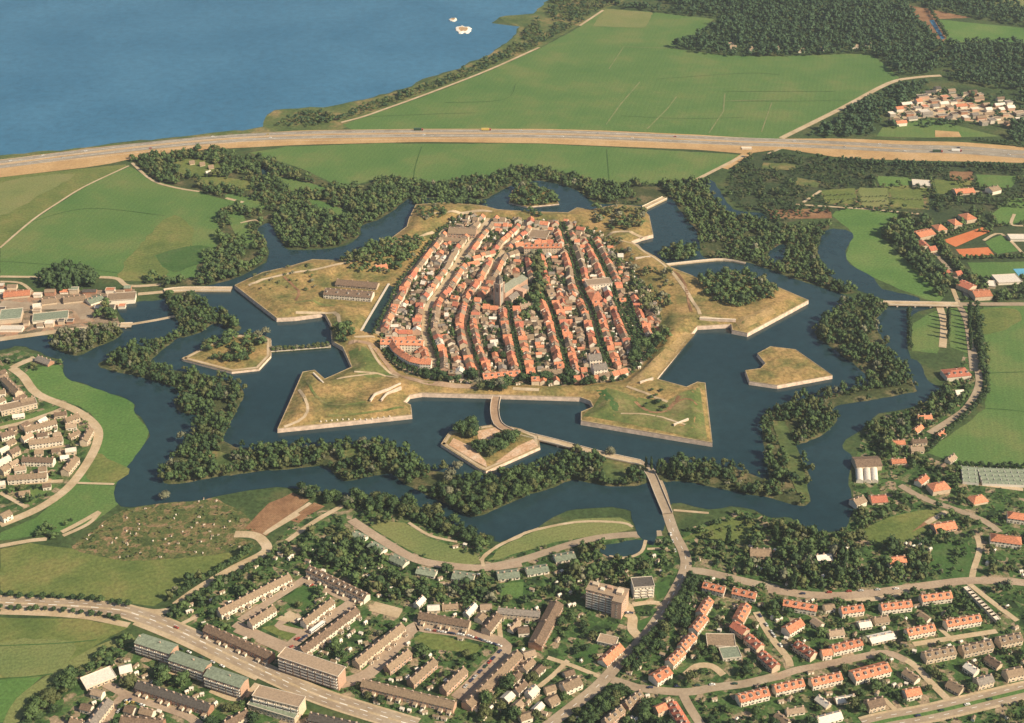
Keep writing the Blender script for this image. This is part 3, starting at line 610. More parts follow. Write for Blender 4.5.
ROADS = [
 ('C', 'asphalt', 8, (0, 195, 60, 185, 150, 165, 330, 108, 450, 86, 620, 76)), ('B', 'asphalt', 7, (960, 180, 830, 195, 700, 185, 600, 165, 500, 110, 400, 45, 380, 30)),
 ('C', 'asphalt', 9, (690, 205, 760, 207, 870, 232, 1020, 268)), ('D', 'asphalt', 9, (150, 268, 300, 287, 440, 287, 600, 267, 740, 248, 840, 238, 970, 240, 1060, 250)),
 ('D', 'path', 5, (862, 85, 872, 130, 850, 205, 845, 240)), ('C', 'asphalt', 8, (450, 575, 510, 595, 560, 607, 700, 618, 800, 602, 900, 590, 1020, 562)),
 ('D', 'asphalt', 7, (180, 568, 240, 545, 320, 530, 460, 500, 555, 485, 620, 510)), ('C', 'asphalt', 7, (690, 622, 715, 670, 760, 740)),
 ('D', 'path', 6, (110, 345, 160, 430, 215, 500, 225, 530)), ('D', 'path', 5, (410, 300, 520, 300, 640, 270)), ('D', 'path', 5, (645, 455, 740, 440, 800, 430, 930, 410)),
 ('D', 'path', 6, (560, 485, 640, 520, 700, 580, 760, 640, 780, 660)), ('D', 'path', 4, (735, 400, 785, 445)), ('D', 'path', 4, (545, 640, 605, 700)), ('D', 'path', 5, (820, 235, 900, 300, 1000, 375)),
 ('A', 'path', 9, (600, 322, 680, 265, 800, 195, 905, 140, 895, 100, 860, 82, 800, 80)), ('A', 'path', 4, (900, 80, 960, 45, 1020, 10)), ('F', 'path', 4, (90, 690, 150, 650, 240, 590)),
 ('F', 'path', 5, (160, 720, 260, 650, 350, 600)), ('A', 'meadow_pale', 9, (455, 432, 330, 475, 180, 565, 70, 650, 25, 740)),
 ('A', 'path', 7, (440, 330, 520, 345, 580, 340)), ('A', 'path', 4, (610, 390, 675, 358)), ('A', 'path', 5, (0, 120, 100, 102, 160, 96)),
 ('A', 'path', 6, (0, 345, 150, 350, 300, 362, 440, 390)), ('A', 'path', 4, (215, 85, 300, 45, 340, 5)),
 ('B', 'asphalt', 8, (-10, 400, 60, 430, 150, 470)), ('B', 'asphalt', 8, (160, 470, 215, 425, 300, 365, 380, 310, 330, 280, 250, 235, 225, 225)), ('B', 'asphalt', 6, (225, 230, 130, 290, 0, 375)),
 ('B', 'asphalt', 9, (340, 590, 430, 560, 500, 495, 590, 400, 640, 400, 780, 420, 905, 462, 830, 550, 740, 640)), ('B', 'asphalt', 5, (205, 355, 130, 390, 215, 415)),
 ('B', 'path', 12, (450, 325, 545, 350)), ('B', 'path', 4, (880, 350, 890, 450)), ('A', 'asphalt', 8, (800, 385, 900, 430, 1020, 480)), ('A', 'asphalt', 7, (350, 585, 450, 635, 560, 670, 640, 700, 680, 730)),
 ('A', 'asphalt', 6, (360, 730, 400, 650, 430, 630)), ('A', 'path', 10, (540, 520, 640, 560)), ('A', 'path', 6, (720, 610, 800, 640, 850, 620, 880, 590)), ('A', 'path', 6, (460, 380, 560, 420, 660, 465, 790, 530, 880, 570)),
 ('C', 'path', 8, (550, 435, 520, 405, 520, 365, 500, 350)), ('C', 'path', 5, (520, 320, 580, 312, 620, 318)), ('C', 'path', 9, (480, 300, 510, 345)), ('C', 'path', 4, (230, 500, 320, 530, 430, 575)),
 ('C', 'path', 4, (300, 510, 250, 560, 200, 600)), ('C', 'path', 6, (700, 560, 740, 530, 790, 530, 830, 560)), ('C', 'path', 3, (440, 155, 500, 160, 550, 140, 565, 100)), ('C', 'path', 3, (570, 130, 640, 128)),
 ('C', 'path', 3, (0, 170, 60, 120, 130, 90, 170, 70, 330, 38, 480, 40, 520, 55)), ('B', 'path', 3, (575, 40, 650, 85, 740, 105)), ('B', 'path', 3, (830, 190, 835, 150, 940, 90, 1020, 60)),
 ('E', 'path', 9, (40, 130, 80, 160, 130, 220, 250, 270, 320, 320, 335, 370, 300, 450, 230, 540, 130, 610, 0, 665)), ('E', 'path', 3, (265, 522, 390, 526)), ('E', 'path', 5, (45, 525, 215, 515)), ('E', 'path', 5, (210, 690, 260, 665, 340, 620)),
 ('E', 'path', 6, (0, 335, 100, 310, 200, 275)), ('E', 'path', 4, (0, 555, 90, 605)), ('E', 'path', 4, (120, 410, 310, 385)), ('E', 'path', 8, (40, 130, 70, 115, 120, 95)),
 ('I', 'path', 3, (0, 300, 110, 206, 200, 145, 290, 90, 440, 20)), ('I', 'path', 5, (0, 398, 160, 400)), ('I', 'path', 6, (340, 400, 400, 405, 440, 430, 550, 425)), ('I', 'path', 9, (0, 612, 200, 585, 420, 562)),
 ('I', 'path', 5, (440, 562, 540, 545, 610, 530)), ('I', 'path', 7, (470, 458, 560, 450)), ('I', 'asphalt', 16, (0, 490, 120, 500, 260, 500, 300, 540)), ('I', 'path', 4, (0, 415, 70, 420, 110, 450)), ('I', 'path', 4, (580, 440, 615, 470)),
 ('I', 'path', 4, (450, 10, 520, 70, 600, 95, 680, 108)), ('I', 'path', 5, (770, 130, 830, 145)), ('I', 'path', 3, (820, 215, 870, 205, 890, 215)),
 ('N', 'path', 5, (345, 418, 420, 398, 500, 370, 590, 338, 700, 297, 850, 238, 1020, 162)), ('O', 'path', 5, (340, 88, 420, 35)),
 ('Q', 'path', 9, (195, 472, 400, 370, 560, 285, 650, 265, 740, 258)), ('Q', 'sand', 12, (0, 575, 85, 520)), ('O', 'path', 6, (740, 612, 900, 530)), ('Q', 'path', 4, (150, 525, 190, 508)),
 ('O', 'hayline', 1.9, (430, 425, 480, 355, 545, 280)), ('O', 'hayline', 1.9, (570, 440, 640, 370, 670, 330)), ('O', 'hayline', 1.9, (780, 455, 830, 380, 835, 318)), ('O', 'hayline', 1.6, (960, 450, 995, 350)),
 ('O', 'hayline', 1.6, (440, 235, 490, 160, 650, 165)), ('O', 'hayline', 1.6, (835, 345, 1020, 340)),
 ('L', 'path', 4, (245, 152, 400, 162, 540, 172, 690, 187)), ('L', 'path', 4, (270, 145, 330, 105)), ('L', 'asphalt', 7, (800, 494, 830, 560, 850, 720)), ('H', 'asphalt', 7, (845, 60, 862, 120, 868, 190, 830, 262, 780, 302, 700, 352)),
 ('L', 'asphalt', 8, (740, 492, 1060, 492)), ('L', 'path', 8, (735, 500, 750, 560, 745, 640)), ('L', 'path', 5, (780, 440, 800, 490)), ('L', 'asphalt', 5, (660, 270, 720, 320, 790, 400, 830, 470)),
 ('H', 'asphalt', 7, (600, 530, 680, 575, 780, 610, 860, 640, 900, 660, 940, 690)), ('H', 'path', 5, (820, 520, 1020, 545)), ('H', 'path', 5, (690, 660, 760, 620)), ('L', 'path', 4, (990, 185, 980, 220, 1020, 225)),
 ('L', 'path', 4, (885, 275, 945, 252, 1020, 320)), ('L', 'path', 5, (780, 100, 910, 112)), ('g', 'path', 3, (660, 615, 780, 625)),
]
zz = .245
for sh, mt, wd_, cc in ROADS:
    zz += .001
    nsm = 0 if mt == 'hayline' else 4
    if sh == 'B' and mt == 'asphalt': wd_ *= 1.25
    road('road' if mt == 'asphalt' else 'path', S(sh, *cc), wd_, M['estate_road' if sh in 'BAD' and mt == 'asphalt' else mt], zz + (.02 if mt == 'asphalt' else 0), nsm)
rm = tag(link('road_marking', mk.mesh('road_marking', M['marking'])), kind='structure')
patch('tennis_court', S('L', 745, 275, 880, 230, 910, 243, 790, 297), M['tennis'], .30); patch('tennis_court', S('L', 790, 305, 900, 298, 922, 325, 810, 330), M['tennis'], .30)
patch('car_park', S('B', 440, 320, 555, 340, 540, 365, 440, 330), M['path'], .31); patch('car_park', S('C', 480, 300, 520, 320, 530, 350, 490, 350), M['path'], .31)
patch('paved_yard', S('B', 120, 370, 170, 340, 215, 365, 190, 385), M['path'], .31); patch('paved_yard', S('H', 745, 625, 700, 660, 640, 690, 700, 640), M['soil'], .31)
patch('paved_yard', S('Q', 640, 340, 700, 320, 980, 380, 1000, 430, 700, 400, 560, 420), M['path'], .31); patch('paved_yard', S('I', 250, 490, 360, 480, 310, 550, 250, 560), M['paving'], .31)
patch('paved_yard', S('Q', 720, 445, 800, 450, 810, 468, 720, 468), M['sand'], .31); patch('gravel_yard', S('F', 805, 345, 870, 332, 915, 352, 885, 378, 840, 402, 815, 378), M['sandpink'], 4.05, zp=4.0)
patch('gravel_yard', S('F', 948, 395, 1000, 372, 1016, 396, 905, 448, 870, 452), M['sandpink'], 4.05, zp=4.0); patch('gravel_yard', S('F', 712, 392, 728, 368, 790, 398, 838, 446, 842, 468, 800, 446), M['sandpink'], 4.05, zp=4.0)

for sh, c in (('O', (432, 510, 436, 560, 440, 612)), ('H', (908, 147, 1060, 142)), ('H', (895, 268, 960, 272, 1060, 282)), ('A', (-40, 462, 200, 452, 330, 440)), ('A', (-40, 575, 100, 566, 180, 556)), ('O', (480, 395, 700, 405, 900, 400)), ('Q', (0, 312, 200, 312, 380, 312)), ('Q', (0, 345, 250, 345, 420, 342)), ('I', (0, 345, 200, 360, 400, 385)), ('I', (110, 210, 300, 165, 560, 190)), ('I', (650, 290, 655, 330, 690, 350)), ('O', (600, 270, 900, 250, 1020, 255)), ('N', (400, 400, 640, 390, 800, 385)), ('N', (620, 500, 600, 560, 590, 615)), ('N', (940, 285, 900, 340, 700, 350))):
    road('field_ditch', S(sh, *c), 1.3, M['lawn_dark'], .31, 4, occ=False)
# dams and bridges
def bridge(label, px, width, z, deck=M['path'], piers=0, zp=None, solid=False):
    w = densify(GW(smooth(px, False, 3) if len(px) > 2 else px, z), 6, False)
    t = thing('dam' if solid else 'bridge', label, 'dam' if solid else 'bridge', (0, 0, 0))
    d = MB(); n = len(w); a, b = offset_line(w, -width / 2), offset_line(w, width / 2)
    v = [(*p, z) for p in a] + [(*p, z) for p in b] + [(*p, -1 if solid else z - .8) for p in a] + [(*p, -1 if solid else z - .8) for p in b]
    f = []
    for i in range(n - 1):
        f += [(i, n + i, n + i + 1, i + 1), (i, i + 1, 2 * n + i + 1, 2 * n + i), (n + i + 1, n + i, 3 * n + i, 3 * n + i + 1)]
    me = bpy.data.meshes.new('deck'); me.from_pydata(v, [], f); me.materials.append(deck); link('deck', me, t)
    for s in (-1, 1):
        p = MB(); q = offset_line(w, s * (width / 2 - .3))
        for i in range(n - 1): p.bar(q[i], q[i + 1], .4, z + .005, z + 1.05)
        link('parapet', p.mesh('parapet', M['coping']), t)
    if piers and not solid:
        for k in range(piers):
            i = int((k + 1) * n / (piers + 1)); p = MB(); c = w[i]; e = offset_line(w, width / 2)[i]; s_ = (c[0] * 2 - e[0], c[1] * 2 - e[1]); p.bar(e, s_, 1.6, -1, z - .82)
            link('pier', p.mesh('pier', M['brickwall']), t)
    SOLID.line(w, width / 2 + 3); CLEAR.line(w, width / 2 + 1)
bridge('curved brick bridge from the town gate down to the arrow-shaped island', S('F', 875, 228, 868, 270, 880, 320, 925, 348), 9, 4.6, M['paving'], 3)
bridge('long straight causeway bridge from the arrow-shaped island to the southern bank', S('g', 130, 350, 270, 385, 400, 420, 545, 452), 8, 3.2, M['path'], 5)
bridge('short road bridge over the outer moat at the head of the southern road', S('g', 575, 480, 590, 505, 612, 560, 640, 625), 9.5, 1.6, M['asphalt'], 2)
bridge('pale western dam carrying a road straight to the west bastion', S('I', 560, 447, 625, 440, 790, 440), 9, 2.0, M['path'], solid=True)
bridge('narrow overgrown dam between the western bastion and the tree-topped island', S('J', 105, 652, 200, 645, 310, 636), 4, 1.4, M['bank'], solid=True)
bridge('short pale dam with a flat top across the north-eastern moat', S('K', 560, 162, 630, 128), 8, 2.4, M['path'], solid=True)
bridge('thin curved dam closing the moat below the north-eastern woods', S('K', 630, 358, 750, 345, 830, 340, 905, 353), 3.5, 1.5, M['path'], solid=True)
bridge('road bridge with a pale parapet over the eastern outer moat', S('L', 545, 488, 650, 490, 800, 493), 9, 2.6, M['path'], 4)
bridge('flat tan road bridge below the western industrial yards', S('I', 410, 563, 450, 562), 9, 2.2, M['path'], 1)
bridge('white culvert bridge where the farm track runs under the motorway', S('Q', 60, 505, 95, 505), 7, 1.3, M['coping'], 1)

# ---------------------------------------------------------------- buildings
MC = {}; SHEDROW = []
def cached(key, make):
    if key not in MC: MC[key] = make()
    return MC[key]
def m_wall(L, D, h, rh, roof, wm):
    def mk_():
        b = MB(); x, y = L / 2, D / 2
        if roof == 'gable':
            b.face([(-x, -y, 0), (x, -y, 0), (x, -y, h), (-x, -y, h)]); b.face([(x, y, 0), (-x, y, 0), (-x, y, h), (x, y, h)])
            b.face([(x, -y, 0), (x, y, 0), (x, y, h), (x, 0, h + rh - .12), (x, -y, h)]); b.face([(-x, y, 0), (-x, -y, 0), (-x, -y, h), (-x, 0, h + rh - .12), (-x, y, h)])
        else: b.box(-x, x, -y, y, 0, h)
        return b.mesh('wall', wm)
    return cached(('w', L, D, h, rh, roof, wm.name), mk_)
def m_roof(L, D, h, rh, roof, rmat):
    def mk_():
        b = MB(); x, y = L / 2 + .35, D / 2 + .45; t = .22
        if roof == 'flat':
            b.box(-x, x, -y, y, h + .003, h + .3); e = .35
            for q in ((-x, x, -y, -y + e), (-x, x, y - e, y), (-x, -x + e, -y + e, y - e), (x - e, x, -y + e, y - e)): b.box(*q, h + .3, h + .75, 1)
        else:
            e = h - .45 * rh / (D / 2); hx = x if roof == 'gable' else max(x - D / 2, .4)
            for s in (-1, 1):
                q = [(-x, s * y, e), (x, s * y, e), (hx, 0, h + rh), (-hx, 0, h + rh)]; b.face(q if s < 0 else q[::-1])
                b.face([(-x, s * y, e - t), (x, s * y, e - t), (x, s * y, e), (-x, s * y, e)] if s < 0 else [(x, s * y, e - t), (-x, s * y, e - t), (-x, s * y, e), (x, s * y, e)])
                g = [(s * x, -y, e), (s * x, y, e), (s * hx, 0, h + rh)]
                if roof == 'hip': b.face(g if s > 0 else g[::-1])
                else:
                    for a in (-1, 1):
                        q = [(s * x, a * y, e), (s * x, a * y, e - t), (s * x, 0, h + rh - t), (s * x, 0, h + rh)]; b.face(q)
        return b.mesh('roof', [rmat, M['coping']])
    return cached(('r', L, D, h, rh, roof, rmat.name), mk_)
def m_chim():
    b = MB(); b.box(-.55, .55, -.4, .4, -1.2, 1.1); b.box(-.65, .65, -.5, .5, 1.1, 1.3, 1); b.cyl(-.25, 0, .16, .14, 1.3, 1.7, 6, 2); b.cyl(.25, 0, .16, .14, 1.3, 1.7, 6, 2)
    return b.mesh('chimney', [WALL['pink'], M['coping'], ROOF['red']])
def m_dorm():
    b = MB(); b.box(-.8, .8, -.9, 1.3, -.7, .75); b.box(-.62, .62, -.94, -.89, -.15, .6, 1); b.box(-.95, .95, -1.1, 1.4, .75, .9, 2)
    return b.mesh('dormer', [M['frame'], M['glass'], ROOF['grey']])
def m_win(w, h):
    b = MB(); b.box(-w / 2, w / 2, -.06, .02, 0, h); b.box(-w / 2 + .1, -.04, -.09, -.055, .1, h - .1, 1); b.box(.04, w / 2 - .1, -.09, -.055, .1, h - .1, 1); b.box(-w / 2 - .1, w / 2 + .1, -.16, .0, -.12, -.003, 0)
    return b.mesh('window', [M['frame'], M['glass']])
def m_door():
    b = MB(); b.box(-.55, .55, -.08, .02, 0, 2.2); b.box(-.45, .45, -.11, -.075, .08, 2.05, 1); return b.mesh('door', [M['frame'], M['trunk']])
def m_balc(w):
    b = MB(); b.box(-w / 2, w / 2, -1.3, 0, -.1, .06); b.box(-w / 2, w / 2, -1.36, -1.3, -.1, 1.05); b.box(-w / 2, -w / 2 + .08, -1.3, 0, .06, 1.05); b.box(w / 2 - .08, w / 2, -1.3, 0, .06, 1.05)
    return b.mesh('balcony', M['frame'])
def m_ext(w, d, h):
    b = MB(); b.box(-w / 2, w / 2, -d, -.01, 0, h); b.box(-w / 2 - .1, w / 2 + .1, -d - .1, -.01, h, h + .2, 1); b.box(-w / 2 + .5, w / 2 - .5, -d - .04, -d, .6, h - .4, 2)
    return b.mesh('rear_extension', [WALL['white'], ROOF['gravel'], M['glass']])
def building(name, label, cat, cx, cy, ux, uy, L, D, h, z0=0, roof='gable', rh=3.2, rm='orange', wm='cream', units=0, storeys=2, dorm=0, chim=1, ext=0, balc=0, group=None, wins=True, cnear=True):
    q = lambda v: round(v * 2) / 2
    L, D, h = q(L), q(D), q(h); rz = math.atan2(uy, ux)
    side = -1                                               # local -y turned towards the open southern view
    if (-uy) * (0 - cx) + ux * (0 - cy) > 0: rz += math.pi; ux, uy = -ux, -uy
    t = thing(name, label, cat, (cx, cy, z0), rz, group)
    link('wall', m_wall(L, D, h, rh, roof, WALL[wm]), t)
    r = link('roof', m_roof(L, D, h, rh, roof, ROOF[rm]), t)
    units = units or max(1, round(L / 6.5)); uw = L / units
    pitch = rh / (D / 2)
    if chim and roof != 'flat':
        for i in range(0 if units > 1 else 1, units + (1 if units > 1 else 0), chim):
            x = max(-L / 2 + .8, min(L / 2 - .8, -L / 2 + i * uw)) if roof == 'gable' else 0
            link('chimney', cached('chim', m_chim), r, (x, .5, h + rh - .2))
    if dorm and roof != 'flat':
        for i in range(0, units, dorm):
            link('dormer', cached('dorm', m_dorm), r, (-L / 2 + (i + .5) * uw, -D / 4, h + rh * .5 + .3))
    if wins:
        for i in range(units):
            x = -L / 2 + (i + .5) * uw
            for s in range(storeys):
                zz_ = .9 + s * (2.8 if storeys > 2 else 2.55)
                if zz_ + 1.3 > h + .1: break
                if s == 0: link('door', cached('door', m_door), t, (x - uw * .28, -D / 2, 0)); link('window', cached(('win', 1), lambda: m_win(2.2, 1.5)), t, (x + uw * .14, -D / 2, .8))
                elif uw > 5: link('window', cached(('win', 2), lambda: m_win(1.5, 1.3)), t, (x - uw * .22, -D / 2, zz_)); link('window', cached(('win', 2), lambda: m_win(1.5, 1.3)), t, (x + uw * .22, -D / 2, zz_))
                else: link('window', cached(('win', 1), lambda: m_win(2.2, 1.5)), t, (x, -D / 2, zz_))
    if balc:
        for i in range(units):
            for s in range(1, storeys): link('balcony', cached(('b', round(uw * .8, 1)), lambda: m_balc(round(uw * .8, 1))), t, (-L / 2 + (i + .5) * uw, -D / 2, s * 2.8 + .05))
    if ext:
        for i in range(units):
            a_ = -L / 2 + (i + .5) * uw + random.uniform(-1, 1); o_ = -D / 2 - random.uniform(7, 11); (SHEDROW.append if random.random() < .85 else id)((cx + ux * a_ - uy * o_, cy + uy * a_ + ux * o_, rz, label))
            if (i * 7 + int(abs(cx))) % 3: link('rear_extension', cached(('x', ext), lambda: m_ext(2.8, 3.2, 2.7)), t, (-L / 2 + (i + .5) * uw + .6, -D / 2, 0))
    if L < 300:
        SOLID.rect(cx, cy, ux, uy, L + 5, D + 7); SOLID.poly([(cx + ux * a * L / 2 - uy * c * D / 2 + e[0], cy + uy * a * L / 2 + ux * c * D / 2 + e[1]) for a, c in ((-1, -1), (1, -1), (1, 1), (-1, 1)) for e in [(0, -h * (1.3 if h < 4 else .9))]]); CLEAR.rect(cx, cy, ux, uy, L + 1, D + 2)
    return t
def row(sheet_, c, D, storeys, rm, wm, label, name='terraced_house', cat='terrace', roof='gable', rh=3.0, z0=0, **kw):
    """c: the ridge (or the middle of a flat roof) from end to end on a survey sheet"""
    h = storeys * (2.8 if storeys > 2 else 2.6) + .2
    if storeys == 2 and roof == 'gable' and rh == 3.0: rh = 2.6
    if sheet_ in 'ABCDE' and storeys == 2 and z0 == 0: D -= 1
    zr = z0 + h + (rh if roof != 'flat' else .3)
    (ax, ay), (bx, by) = (G(*p, zr) for p in S(sheet_, *c))
    L = math.hypot(bx - ax, by - ay); ux, uy = (bx - ax) / L, (by - ay) / L
    return building(name, label, cat, (ax + bx) / 2, (ay + by) / 2, ux, uy, L, D, h, z0, roof, rh, rm, wm, storeys=storeys, **kw)

